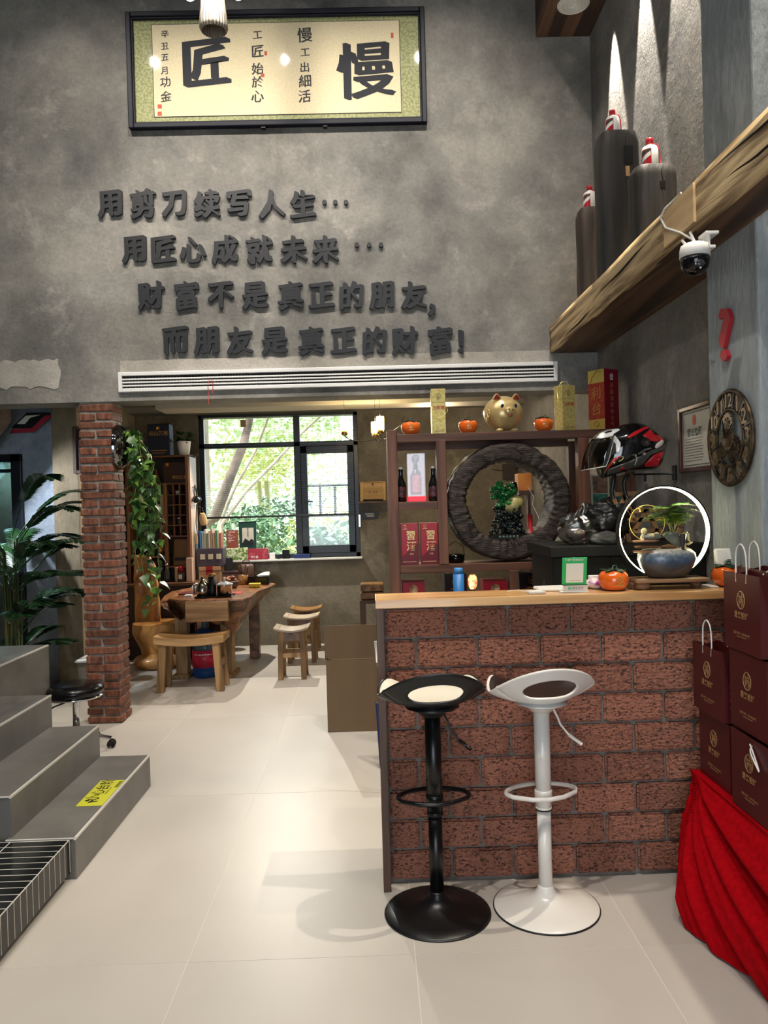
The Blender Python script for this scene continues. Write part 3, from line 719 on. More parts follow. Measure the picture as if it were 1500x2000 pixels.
def moutai(label, x, y, z, s=1, rz=0):
    t = thing('liquor_bottle', label, 'bottle', (x, y, z+.001), rz, 'white liquor bottles on the timber posts')
    put('body', MB().lathe([(.036*s, 0), (.039*s, .004*s), (.039*s, .098*s), (.033*s, .110*s), (.017*s, .117*s), (.016*s, .125*s)], n=28), m_white, t, local=True)
    put('cap', MB().lathe([(.017*s, .122*s), (.018*s, .15*s), (.015*s, .153*s)], n=20), m_red, t, local=True)
    def band(a0, a1, z0, z1, sl, r): 
        return lambda u, v: (r*s*math.cos(R(a0+(a1-a0)*u)), r*s*math.sin(R(a0+(a1-a0)*u)), s*(z0+(z1-z0)*v+sl*u))
    put('label_band', MB().grid(band(-178, -100, .008, .092, 0, .0396), 10, 1), m_red, t, local=True)
    put('label_stripe', MB().grid(band(-176, -104, .030, .052, .028, .0400), 10, 1), m_white, t, local=True)
    put('label_stripe', MB().grid(band(-178, -102, .064, .080, .012, .0400), 10, 1), mat('label green', (60, 66, 50)), t, local=True)
    put('ribbon', MB().tube([(.012*s, -.012*s, .121*s), (.03*s, -.02*s, .116*s), (.043*s, -.012*s, .09*s), (.046*s, -.008*s, .05*s), (.055*s, -.012*s, .004*s)], [.003*s]*5, 6), m_rib, t, local=True)
moutai('white liquor bottle with a red cap on the tallest dark post', p1.x-.015, p1.y, p1.z, .98)
moutai('white liquor bottle with a red cap on the black post nearest the camera', p2.x, p2.y, p2.z, 1.04)
moutai('white liquor bottle with a red cap on the shortest far post', p3.x+.02, p3.y, p3.z, 1.0)

# boxed timber panel with a round air vent, high at the right
t = thing('timber_ceiling_box', 'dark timber boxed panel high up at the right, with a round white vent', 'ceiling panel', (1.45, 4.5, 4.85))
put('casing', MB().box(1.262, 1.648, 2.0, 5.528, 4.86, 5.2), m_oakd, t)
for k, (a, b_, m) in enumerate(((1.262, 1.345, m_oak), (1.347, 1.43, m_oakd), (1.432, 1.53, m_oakd), (1.532, 1.65, m_oak))):
    put('plank', MB().box(a, min(b_, 1.648), 2.0, 5.528, 4.842, 4.862), wood('ceiling plank '+str(k % 2), ((70, 50, 38), (110, 80, 58))[k in (0, 3)], ((52, 40, 36), (86, 64, 50))[k in (0, 3)], 'y', rough=.6), t, bev=.003)
c = onz(1120, 8, 4.84)
t = thing('round_vent', 'round white slotted vent in the dark timber panel at top right', 'air vent', (c.x, c.y, 4.84))
b = MB()
for r in (.03, .045, .06, .075, .098): b.torus((0, 0, -.004), r, .0045, 'z', 40, 6)
put('rings', b, m_whitem, t, local=True); put('dish', MB().lathe([(0, -.001), (.075, -.001), (.105, -.006), (.108, 0)], n=40), m_whitem, t, local=True)

# security camera under the ledge
p = at(1357, 497, 2.86)
t = thing('security_camera', 'white and black dome security camera with two antennas under the timber ledge', 'camera', (p.x, p.y, p.z))
put('body', MB().lathe([(0, .040), (.035, .040), (.050, .032), (.054, .015), (.055, -.012)], n=32), m_whitem, t, local=True)
dm_ = put('dome', MB().lathe([(.053, -.012), (.053, -.03), (.047, -.055), (.030, -.072), (0, -.078)], n=32), m_blackg, t, local=True)
b = MB()
for a in (-1.9, -1.25, -1.57): b.ell((.044*math.cos(a), .044*math.sin(a)-.002, -.048 if a != -1.57 else -.062), (.0045, .0045, .0045), 8, 6)
put('lamp_dots', b, m_whitem, t, local=True); put('lens', MB().lathe([(0, 0), (.016, 0), (.016, .006), (.011, .01), (0, .01)], M=Matrix.Translation((0, -.043, -.046)) @ Matrix.Rotation(R(90), 4, 'X'), n=20), mat('lens grey', (50, 50, 54), rough=.2), dm_, local=True)
put('bracket', MB().box(.03, .075, -.012, .05, .02, .032).box(.045, .058, -.006, .04, .02, .075).box(.035, .085, -.02, .05, .07, .082), m_whitem, t, local=True, bev=.003)
for x, dx in ((-.028, -.02), (.006, -.022)): put('antenna', MB().cyl((x, 0, .03), (x+dx, .0, .085 if x > 0 else .055), .006, .0045, 10), m_whitem, t, local=True)
pts = [onx(1352, 468, 1.30), onx(1330, 455, 1.292), onx(1300, 445, 1.29), onx(1290, 425, 1.29), onx(1298, 408, 1.29), onx(1312, 395, 1.292), onx(1330, 376, 1.30)]
put('cable', MB().tube(pts, .0045, 8), m_whitem, t)

# red question mark, gear clock, framed licence
p = onx(1422, 655, 1.5)
t = thing('question_mark_sign', 'red raised question mark mounted on the grey wall pier', 'sign', (1.5, p.y, p.z))
q = MB(); F = frame_left((1.498, p.y+.0, p.z+.005)); q.text('?', F, .30, ext=.018, squash=1.5, pen=(.02, .02))
put('letter', q, mat('sign red', (170, 34, 48), rough=.5), t)

c = onx(1431, 855, 1.5); CY, CZ, RR = c.y, c.z, .202
m_bronze = mat('antique bronze', (44, 36, 28), (96, 78, 56), scale=30, rough=.5, metal=.6, contrast=(.4, .7))
m_bronzel = mat('worn bronze numbers', (92, 74, 52), (132, 112, 84), scale=30, rough=.5, metal=.4)
t = thing('gear_wall_clock', 'round dark bronze gear wall clock with cut-out numerals on the pier', 'clock', (1.5, CY, CZ))
put('outer_ring', MB().torus((1.488, CY, CZ), RR-.008, .009, 'x', 64, 8), m_bronze, t)
put('inner_ring', MB().torus((1.488, CY, CZ), .118, .007, 'x', 56, 8), m_bronze, t)
for h in range(1, 13):
    a = R(90-30*h); F = frame_left((1.492, CY-.155*math.cos(a), CZ+.155*math.sin(a))) @ Matrix.Rotation(a-PI/2 if 3 < h < 9 and False else 0, 4, 'Z')
    put('numeral', MB().text(str(h), F, .088 if h < 10 else .078, ext=.010, bold=.018), m_bronzel, t)
for h in range(12):
    a = R(15+30*h); put('spoke', MB().bar((1.488, CY-.12*math.cos(a), CZ+.12*math.sin(a)), (1.488, CY-.19*math.cos(a), CZ+.19*math.sin(a)), .008, .006), m_bronze, t)
def gear(cy, cz, r, n, dx=0):
    P = []
    for k in range(n*4):
        rr = r if k % 4 in (0, 1) else r*.86; a = 2*PI*k/(n*4); P.append((rr*math.cos(a), rr*math.sin(a)))
    b = MB(); vs = []; m = len(P); ri = r*.55
    for x in (0, .008):
        vs += [(x, y, z) for y, z in P]; vs += [(x, ri*math.cos(2*PI*k/m), ri*math.sin(2*PI*k/m)) for k in range(m)]
    fs = []
    for k in range(m):
        j = (k+1) % m; fs += [(k, j, m+j, m+k), (2*m+k, 3*m+k, 3*m+j, 2*m+j), (k, 2*m+k, 2*m+j, j), (m+k, m+j, 3*m+j, 3*m+k)]
    b.add(vs, fs, False, Matrix.Translation((1.482-dx, cy, cz)))
    for k in range(3):
        a = 2*PI*k/3+.4; b.bar((1.486-dx, cy-ri*math.cos(a), cz-ri*math.sin(a)), (1.486-dx, cy+ri*math.cos(a), cz+ri*math.sin(a)), .01, .006)
    b.torus((1.484-dx, cy, cz), r*.16, .006, 'x', 16, 6)
    return b
for k, (dy, dz, r, n, dx) in enumerate(((.0, 0, .052, 18, .008), (.01, .062, .046, 14, 0), (-.05, -.035, .042, 14, 0), (.052, -.045, .036, 12, .003), (-.02, -.078, .030, 10, .002))):
    put('gear', gear(CY+dy, CZ+dz, r, n, dx), m_bronzel if k < 2 else m_bronze, t)
put('hub', MB().cyl((1.47, CY, CZ), (1.49, CY, CZ), .038, .042, 28), m_bronzel, t)
put('clock_hand', MB().bar((1.466, CY, CZ), (1.466, CY+.02, CZ+.075), .006, .004), m_black, t); put('clock_hand', MB().bar((1.463, CY, CZ), (1.463, CY-.07, CZ+.05), .005, .004), m_black, t)

a_, b_ = onx(1333, 795, 1.65), onx(1347, 923, 1.65)
ly0, ly1 = a_.y-.40, a_.y+.01; lz0, lz1 = b_.z, a_.z-.01
t = thing('framed_licence', 'brown framed licence certificate on the grey wall behind the gear clock', 'picture', (1.64, (ly0+ly1)/2, (lz0+lz1)/2))
m_fb = mat('mahogany frame', (74, 34, 28), rough=.35)
def frx(b, y0, y1, z0, z1, w, xa, xb): b.box(xa, xb, y0, y0+w, z0, z1); b.box(xa, xb, y1-w, y1, z0, z1); b.box(xa, xb, y0+w, y1-w, z1-w, z1); b.box(xa, xb, y0+w, y1-w, z0, z0+w); return b
put('frame', frx(MB(), ly0, ly1, lz0, lz1, .024, 1.625, 1.65), m_fb, t, bev=.004)
put('certificate', MB().box(1.641, 1.645, ly0+.02, ly1-.02, lz0+.02, lz1-.02), mat('certificate paper', (206, 204, 194), rough=.6), t)
cyy = (ly0+ly1)/2+.05
b = MB().text('营业执照', frame_left((1.640, cyy-.02, lz1-.135)), .045, bold=.01)
for k in range(9): b.box(1.6395, 1.6405, cyy-.12+.008*(k % 3), cyy+.10, lz1-.17-k*.014, lz1-.1685-k*.014)
put('print', b, mat('print grey', (60, 60, 60), rough=.8), t)
put('emblem', MB().ell((1.640, cyy-.02, lz1-.075), (.001, .022, .028), 20, 12), mat('emblem red', (206, 84, 54), rough=.6), t)
b = MB(); frx(b, ly0+.035, ly1-.035, lz0+.035, lz1-.035, .003, 1.6395, 1.6405); put('border_print', b, mat('print grey'), t) if False else put('border_print', b, MATS['print grey'], t)

# ================================================================ RACK BEHIND THE COUNTER
m_rack = wood('reddish rack wood', (72, 44, 32), (108, 70, 50), 'x', scale=6, rough=.5, rnd=.1)
m_rackz = wood('reddish rack wood upright', (74, 45, 33), (112, 72, 52), 'z', scale=6, rough=.5, rnd=.1)
RY, RB = 4.80, 5.12
t = rack = thing('display_rack', 'reddish brown open display rack behind the counter, round log ring in its middle', 'shelf', (.85, RY, 0))
def post_(x0, x1, z0, z1, y0=RY, y1=RY+.075): put('post', MB().box(x0, x1, y0, y1, z0, z1), m_rackz, rack, bev=.003)
post_(.098, .160, 0, 1.985); post_(.405, .466, 1.135, 1.915); post_(1.295, 1.366, .0, 1.905); post_(1.585, 1.648, 0, 1.905); post_(.843, .897, .55, 1.085)
post_(.098, .160, 0, 1.945, RB-.06, RB); post_(.425, .466, 1.135, 1.915, RB-.05, RB); post_(1.300, 1.345, .0, 1.905, RB-.06, RB)
def rail(x0, x1, z0, z1, y0=RY+.004, y1=RY+.07, nm='rail'): put(nm, MB().box(x0, x1, y0, y1, z0, z1), m_rack, rack, bev=.003)
rail(.160, 1.648, 1.905, 1.957); put('top_board', MB().box(.16, 1.648, RY+.07, RB, 1.930, 1.955), m_rack, rack)
rail(.160, .405, 1.484, 1.532); put('shelf_board', MB().box(.16, .43, RY+.07, RB, 1.512, 1.530), m_rack, rack)
rail(.160, 1.295, 1.083, 1.135); put('shelf_board', MB().box(.16, 1.295, RY+.07, RB, 1.112, 1.133), m_rack, rack)
rail(1.366, 1.585, 1.42, 1.475); put('shelf_board', MB().box(1.345, 1.6, RY+.07, RB, 1.45, 1.473), m_rack, rack)
rail(1.366, 1.585, 1.083, 1.135)
rail(.160, .843, .62, .66); rail(.897, 1.295, .62, .66); put('shelf_board', MB().box(.16, 1.295, RY+.07, RB, .86, .885), m_rack, rack)
rail(.466, 1.30, 1.875, 1.925, RB-.05, RB); rail(.16, .425, 1.875, 1.925, RB-.05, RB)

# log ring
t = thing('log_ring', 'large hollow ring cut from a dark barky log, standing in the rack', 'log ring', (.857, 4.93, 1.137))
m_bark = mat('dark bark', (16, 12, 10), (60, 46, 36), scale=7, stretch=(2, 3, 11), rough=.6, bump=1.0, contrast=(.36, .66), detail=10, distort=1.5)
def rng(u, v):
    a = 2*PI*u; q = 2*PI*v
    Ro = .379+.008*noise.noise((math.cos(a)*2, math.sin(a)*2, 3)); Ri = .258+.022*noise.noise((math.cos(a)*1.7, math.sin(a)*1.7, 9)) - (.0)
    e = 8; c, s = math.cos(q), math.sin(q); k = (abs(c)**e+abs(s)**e)**(-1/e)
    rm, rw = (Ro+Ri)/2, (Ro-Ri)/2
    rr = rm+rw*c*k; y = .15*s*k
    rip = .006*noise.noise((a*9, rr*30, y*9))+.008*noise.noise((math.cos(a)*12, math.sin(a)*12, y*14))
    if c < -.4: rip += .012*math.sin(a*46+8*y)*noise.noise((a*3, y*10, 2))
    rr += rip; y += .9*rip
    return (.857+rr*math.cos(a)*1.03, 4.955+y, 1.518+rr*math.sin(a)*.985)
b = MB(); b.grid(rng, 220, 40, closed_u=True); put('ring', b, m_bark, t)
b = MB()
for k in range(4):
    a0 = [2.45, 2.0, 3.6, 1.2][k]; r0 = [.27, .29, .29, .30][k]
    b.tube([(.857+(r0+.035*q/6*((-1)**k)+.006*math.sin(q*2.1))*math.cos(a0+.05*q), 4.793+.002*math.sin(q), 1.523+(r0+.035*q/6)*math.sin(a0+.05*q)) for q in range(7)], [.0005, .003, .005, .004, .004, .003, .0005], 6)
put('crack', b, MATS['crack dark'], t, kind='stuff')

# jade cabbage on a carved black base, behind the ring
t = thing('jade_cabbage_ornament', 'green and cream jade cabbage carving on an ornate black base inside the log ring', 'ornament', (.86, 4.93, 1.27))
m_jade = mat('deep jade', (8, 70, 32), (20, 112, 48), scale=20, rough=.25, bump=.4, bscale=60); m_jc = mat('cream jade', (150, 138, 84), (176, 164, 104), scale=8, rough=.3)
rr = random.Random(4)
b = MB()
for k in range(110):
    a = rr.uniform(0, 2*PI); r = rr.uniform(0, .078)
    b.ell((.835+r*math.cos(a), 4.92+rr.uniform(-.03, .03), 1.565+r*1.05*math.sin(a)), (rr.uniform(.010, .026), .022, rr.uniform(.008, .018)), 7, 5)
put('leaves', b, m_jade, t, kind='stuff')
put('cabbage_heart', MB().ell((.905, 4.92, 1.500), (.070, .045, .050), 18, 12, M=Matrix.Translation((.905, 4.92, 1.5)) @ Matrix.Rotation(R(-25), 4, 'Y') @ Matrix.Translation((-.905, -4.92, -1.5))), m_jc, t)
b = MB()
for k in range(150):
    z = rr.uniform(1.31, 1.50); w = .105-.03*(z-1.31)/.18
    b.ell((.86+rr.uniform(-w, w), 4.93+rr.uniform(-.04, .03), z), (rr.uniform(.008, .024), .018, rr.uniform(.008, .02)), 7, 5)
put('carved_rock', b, mat('black lacquer carving', (14, 20, 20), (30, 40, 36), scale=20, rough=.22), t, kind='stuff')
put('plinth', MB().frus((.86, 4.92, 1.268), (.14, .06), (.125, .055), .045), m_blackg, t, bev=.006)
b = MB()
for k in range(6): b.ell((.80+k*.022, 4.855, 1.295), (.008, .004, .008), 8, 6)
put('plinth_scroll', b, mat('grey jade', (90, 110, 100), rough=.3), t, kind='stuff')
b = MB().tube([at(1035, 1005, 4.90), at(1036, 1025, 4.89), at(1038, 1050, 4.88)], [.016, .014, .012], 8)
single('red_tassel', b, mat('tassel red', (176, 20, 30), rough=.6), 'red tassel hanging at the right of the jade cabbage', 'tassel')

# orange-brown box, black pot and small calendar plaque behind the ring on the far wall
p = at(1018, 945, 5.45)
t = thing('amber_gift_box', 'orange brown box with a black lid ornament behind the jade cabbage', 'box', (p.x, 5.4, 1.4))
p = at(1022, 950, 5.4)
put('body', MB().box(p.x-.05, p.x+.045, 5.33, 5.45, 1.59, 1.71), mat('amber box', (176, 104, 34), (196, 124, 46), scale=8, rough=.4), t, bev=.003)
put('stand', MB().box(p.x-.05, p.x+.05, 5.28, 5.5, 1.56, 1.59), m_rack, t)
for q_ in (p.x-.045, p.x+.025): put('stand_leg', MB().box(q_, q_+.02, 5.38, 5.42, 0, 1.56), m_rack, t)
p = at(1020, 950, 5.2)
single('black_jar', MB().lathe([(.03, -.05), (.045, -.02), (.04, .02), (.03, .04), (0, .045)], c=(p.x-.04, 5.31, 1.611), n=18, sx=.7, sy=.4), m_blackg, 'small black jar in front of the orange brown box', 'jar')
p = at(995, 921, 8.46)
t = thing('wall_plaque', 'dark square plaque with two thin rods on the wall seen through the log ring', 'plaque', (p.x, 8.48, p.z))
put('board', MB().box(p.x-.075, p.x+.075, 8.46, 8.49, p.z-.085, p.z+.085), mat('dark slate', (60, 50, 46), rough=.5), t, bev=.004)
put('rod', MB().cyl((p.x+.07, 8.44, p.z+.02), (p.x+.17, 8.44, p.z+.09), .005, n=6), m_black, t); put('rod', MB().cyl((p.x-.07, 8.44, p.z+.01), (p.x-.20, 8.44, p.z+.03), .005, n=6), m_black, t)
pts = [at(1030, 950, 5.3), at(1042, 970, 5.25), at(1040, 985, 5.2), at(1052, 1010, 5.15), at(1054, 1030, 5.1), at(1040, 1045, 5.05)]
single('white_cable', MB().tube(pts, .0025, 6), m_whitem, 'thin white cable hanging beside the jade cabbage', 'cable')

# ---- things on top of the rack
ZT = 1.9585
m_pers = mat('persimmon glaze', (205, 82, 22), (226, 108, 34), scale=4, rough=.14, coat=.6); m_leafg = mat('glazed leaf green', (26, 44, 32), (44, 66, 44), scale=9, rough=.25)
def persimmon(label, x, y, z, s=1, rz=0):
    t = thing('persimmon_jar', label, 'jar', (x, y, z), rz, 'orange persimmon tea jars')
    pr = [(0, .0), (.030, .0), (.046, .008), (.058, .026), (.0615, .045), (.058, .062), (.048, .075), (.034, .080), (.026, .078)]
    put('body', MB().lathe([(r*s, h*s) for r, h in pr], n=36, M=None), m_pers, t, local=True)
    b = MB()
    for k in range(5):
        a0 = 2*PI*k/5
        def fn(u, v, a0=a0): 
            r = .006+.050*u; a = a0+(v-.5)*1.45*math.sin(PI*min(1, .25+.75*u)); return (s*r*math.cos(a), s*r*math.sin(a), s*(.085+.005*math.sin(u*7+k)-.004*u))
        b.grid(fn, 6, 4)
    ll_ = put('leaf_lid', b, m_leafg, t, local=True, solid=.003)
    put('lid_disc', MB().lathe([(.034*s, .078*s), (.034*s, .083*s), (0, .086*s)], n=24), m_leafg, t, local=True)
    put('stem', MB().tube([(-.004*s, 0, .084*s), (0, 0, .098*s), (.012*s, 0, .100*s), (.015*s, 0, .090*s)], .004*s, 7), m_leafg, ll_, local=True)
    b = MB(); b.torus((0, -.0605*s, .046*s), .0135*s, .0009*s, 'y', 24, 5)
    for k in (-1, 0, 1): b.box((k*.006-.0008)*s, (k*.006+.0008)*s, -.0622*s, -.060*s, .038*s, .056*s)
    b.box(-.008*s, .008*s, -.0622*s, -.060*s, .049*s, .0505*s)
    for k in range(4): b.box((-.013+k*.007)*s, (-.008+k*.007)*s, -.0598*s, -.0575*s, .0225*s, .0275*s)
    put('gold_print', b, m_gold, t, local=True)
    return t
for px, lab in ((803, 'orange persimmon jar at the left end of the rack top'), (915, 'orange persimmon jar left of the golden pig'), (1063, 'orange persimmon jar right of the golden pig')):
    p = at(px, 848, 4.86); persimmon(lab, p.x, 4.87, ZT, 1.02)
p = at(1200, 1150, 3.09); persimmon('orange persimmon jar beside the green payment stand on the counter', p.x, 3.10, 1.148, 1.0, R(8))
p = at(1425, 1150, 3.10); persimmon('orange persimmon jar at the right end of the counter before the white router', p.x, 3.12, 1.148, 1.02, R(-20))

m_pig = mat('pearly gold', (190, 164, 108), (206, 182, 126), scale=3, rough=.28, metal=.35, coat=.4)
p = at(983, 835, 4.93)
t = thing('golden_pig_bank', 'round golden piggy bank with red inner ears on top of the rack', 'piggy bank', (p.x, 4.93, ZT), R(12))
put('body', MB().ell((0, 0, .125), (.128, .118, .112), 32, 20), m_pig, t, local=True)
for sx in (-1, 1):
    e = MB().grid(lambda u, v: (sx*(.066+.030*(u-.5)*2*(1-v**2*.85)), -.060-.006*v, .202+.042*v), 6, 6); er_ = put('ear', e, m_pig, t, local=True, solid=.008)
    e = MB().grid(lambda u, v: (sx*(.066+.021*(u-.5)*2*(1-v**2*.85)), -.0685-.006*v, .206+.031*v), 6, 6); put('inner_ear', e, mat('ear red', (130, 44, 30), rough=.5), er_, local=True, solid=.002)
    put('eye', MB().ell((sx*.044-.0, -.103, .160), (.0115, .006, .014), 14, 10), mat('eye blue black', (20, 26, 50), rough=.1), t, local=True)
    put('foot', MB().ell((sx*.05, -.065, .012), (.024, .022, .013), 14, 8), m_pig, t, local=True)
sn_ = put('snout', MB().lathe([(.036, 0), (.034, .018), (.026, .026), (0, .028)], n=24, sy=.8, M=Matrix.Translation((0, -.108, .130)) @ Matrix.Rotation(R(90), 4, 'X')), m_pig, t, local=True)
for sx in (-1, 1): put('nostril', MB().ell((sx*.011, -.136, .134), (.005, .003, .007), 10, 8), mat('nostril brown', (90, 60, 36)), sn_, local=True)
put('mouth', MB().ell((0, -.127, .098), (.014, .008, .008), 12, 8), mat('mouth red', (150, 60, 40)), t, local=True)
b = MB()
for k in range(5): b.torus((-.118, -.06+.012*k, .11+.022*math.sin(k*2)), .016, .004, 'x', 16, 5)
put('side_relief', b, m_gold, t, local=True)

m_foil = mat('gold foil paper', (176, 158, 88), (206, 190, 122), scale=60, rough=.35, metal=.3, bump=.2); m_foilb = mat('bright gold foil', (214, 190, 96), rough=.3, metal=.4)
def goldbox(label, px, w=.088, h=.282, rz=0):
    p = at(px, 846, 4.88); t = thing('gold_liquor_box', label, 'gift box', (p.x, 4.89, ZT), rz, 'tall gold liquor boxes')
    put('box', MB().box(-w/2, w/2, -.04, .04, 0, h), [m_foil], t, local=True, bev=.002)
    put('lid', MB().box(-w/2-.0012, w/2+.0012, -.0412, .0412, h-.085, h+.001), m_foil, t, local=True, bev=.002)
    b = MB(); b.text('五粮液', frame_front((0, -.0418, h-.118)), .026, bold=.01); put('red_print', b, mat('print red', (168, 52, 40)), t, local=True)
    b = MB(); b.torus((0, -.042, h-.04), .014, .0012, 'y', 24, 5); b.text('五', frame_front((0, -.0425, h-.04)), .016, bold=.02); b.text('五粮液', frame_front((0, -.0422, h-.062)), .009)
    for k in range(2): b.box(-.03, .03, -.0408, -.040, .014+k*.009, .0165+k*.009)
    put('brown_print', b, mat('print brown', (110, 84, 40)), t, local=True)
    put('cord', MB().tube([(-w/2, -.02, h-.09), (-w/2-.008, -.06, h-.14), (-.02, -.075, h-.185), (.02, -.075, h-.185), (w/2+.012, -.06, h-.14), (w/2, -.02, h-.09)] if rz < .2 else [(-w/2, .0, h-.1), (-w/2-.01, 0, h-.02), (-.02, 0, h+.025), (.02, 0, h+.03), (w/2, 0, h-.01), (w/2+.002, 0, h-.08)], .0018, 6), m_foilb, t, local=True)
    return t
goldbox('flat gold liquor box with a looped cord near the left end of the rack top', 857)
goldbox('gold liquor box with its cord standing up, right of the third persimmon jar', 1105, .10, .285, R(24))
# big red gift box, corner towards the camera
p = at(1188, 835, 4.84)
t = thing('red_liquor_box', 'tall red and gold liquor gift box at the right end of the rack top', 'gift box', (p.x+.0, 4.90, ZT), R(32))
w, d, h = .135, .135, .395
mr = mat('box dark red', (128, 16, 34), rough=.4); mrd = mat('box red pattern', (150, 40, 34), (176, 70, 44), scale=30, rough=.4)
put('body', MB().box(0, w, 0, d, 0, h), mr, t, local=True, bev=.002)
put('gold_band', MB().box(-.0015, 0, 0.001, d-.001, h-.085, h-.001), m_foilb, t, local=True); put('gold_band', MB().box(-.0015, 0, 0.001, d-.001, .002, .075), m_foilb, t, local=True)
put('side_panel', MB().box(-.001, 0, .001, d-.001, .075, h-.085), mrd, t, local=True)
b = MB()
for i, c in enumerate('茅臺酒享譽世界'): b.text(c, frame_front((w/2, -.001, h-.105-.042*i)), .034, bold=.008)
def frl(p): p = Vector(p); return Matrix(((0, 0, -1, p.x), (-1, 0, 0, p.y), (0, 1, 0, p.z), (0, 0, 0, 1)))
for i, c in enumerate('利台'): b.text(c, frl((-.002, d/2, h-.15-.10*i)), .085, bold=.008, slant=.2)
b.torus((-.004, d/2, .045), .018, .003, 'x', 18, 5)
put('gold_print', b, mat('gold foil print', (186, 140, 70), rough=.35, metal=.4), t, local=True)
b = MB(); b.torus((w/2, -.002, h-.045), .013, .0025, 'y', 20, 5); b.box(w/2-.013, w/2+.013, -.003, -.001, h-.07, h-.062); b.text('中', frame_front((w/2, -.002, h-.045)), .016, bold=.02); put('white_print', b, m_whitem, t, local=True)
put('cord', MB().tube([(-.004, .02, h-.02), (-.012, .05, h-.01), (-.014, .09, h-.05), (-.006, .12, h-.11)], .002, 6), mr, t, local=True)

# ---- bottles and boxes in the left bays
def beer(label, px):
    p = at(px, 980, 4.90); t = thing('swing_top_bottle', label, 'bottle', (p.x, 4.90, 1.5335), group='dark swing-top beer bottles in the rack')
    put('body', MB().lathe([(.030, 0), (.034, .004), (.034, .10), (.031, .118), (.018, .145), (.0145, .16), (.0135, .195), (.0155, .20), (.0155, .208)], n=24), mat('black green glass', (12, 18, 16), rough=.1, coat=.5), t, local=True)
    st_ = put('stopper', MB().lathe([(.012, .208), (.013, .214), (.009, .222), (0, .223)], n=16), m_whitem, t, local=True)
    put('bail_wire', MB().tube([(-.017, 0, .19), (-.019, 0, .21), (0, 0, .225), (.019, 0, .21), (.021, 0, .185), (.017, -.006, .175)], .0013, 5), mat('wire', (170, 170, 168), metal=1, rough=.3), st_, local=True)
    put('label_print', MB().grid(lambda u, v: (.0345*math.cos(R(-150+120*u)), .0345*math.sin(R(-150+120*u)), .03+.065*v), 10, 1), mat('dim pink label', (54, 30, 34), (96, 44, 54), scale=40, rough=.5, contrast=(.5, .6)), t, local=True)
beer('dark swing-top beer bottle left of the boxed clear bottle', 784); beer('dark swing-top beer bottle right of the boxed clear bottle', 847)
p = at(814, 980, 4.90)
t = thing('clear_liquor_bottle', 'clear liquor bottle in a transparent case with a glowing red foot', 'bottle', (p.x, 4.90, 1.5335))
m_acr = glass_thin('acrylic', (245, 230, 230), .10)
put('case', MB().box(-.056, .056, -.045, .045, .0, .305), m_acr, t, local=True)
put('red_foot', MB().box(-.058, .058, -.047, .047, 0, .034), mat('glowing red plastic', (226, 28, 52), rough=.3, emit=.5), t, local=True, bev=.003)
put('bottle', MB().lathe([(.03, .045), (.034, .05), (.034, .16), (.028, .19), (.012, .205), (.011, .25), (.02, .255), (.022, .278), (.018, .285)], n=24), glass_thin('bottle glass', (225, 215, 215), .25), t, local=True)
put('neck_band', MB().lathe([(.0125, .20), (.0125, .235)], n=16), mat('brown band', (90, 50, 34)), t, local=True)
put('pink_label', MB().grid(lambda u, v: (.035*math.cos(R(-150+120*u)), .035*math.sin(R(-150+120*u)), .06+.11*v), 10, 1), mat('pink label', (220, 160, 166), (196, 110, 120), scale=40), t, local=True)
put('stopper', MB().lathe([(.016, .27), (.022, .275), (.022, .29), (.014, .297), (0, .298)], n=18), mat('stopper glass', (200, 196, 196), rough=.1), t, local=True)
m_rb = mat('liquor red', (150, 22, 40), rough=.35); m_rb2 = mat('liquor dark red', (96, 14, 30), rough=.35); m_goldp = mat('pale gold print', (214, 180, 122), rough=.35, metal=.3)
for px, lab in ((800.5, 'red liquor box with gold characters, left of the pair in the rack'), (839, 'red liquor box with gold characters, right of the pair in the rack')):
    p = at(px, 1104, 4.86); t = thing('red_spirit_box', lab, 'gift box', (p.x, 4.88, 1.136), R(2), 'pair of red spirit boxes')
    put('box', MB().box(-.054, .054, -.05, .05, 0, .262), m_rb, t, local=True, bev=.002)
    b = MB(); b.prism([(-.054, .0), (.054, .0), (.054, .14), (-.054, .05)], .001, Matrix.Translation((0, -.0515, 0))); put('dark_print', b, m_rb2, t, local=True)
    b = MB(); b.text('習', frame_front((.008, -.0522, .185)), .062, bold=.02); b.text('酒', frame_front((.010, -.0522, .118)), .062, bold=.02); b.text('習酒', frame_front((.010, -.0522, .068)), .012)
    b.torus((-.028, -.051, .242), .008, .0018, 'y', 14, 4); b.box(-.04, -.014, -.0525, -.0515, .225, .228); b.box(-.045, .04, -.0525, -.0515, .018, .021)
    put('gold_print', b, m_goldp, t, local=True)
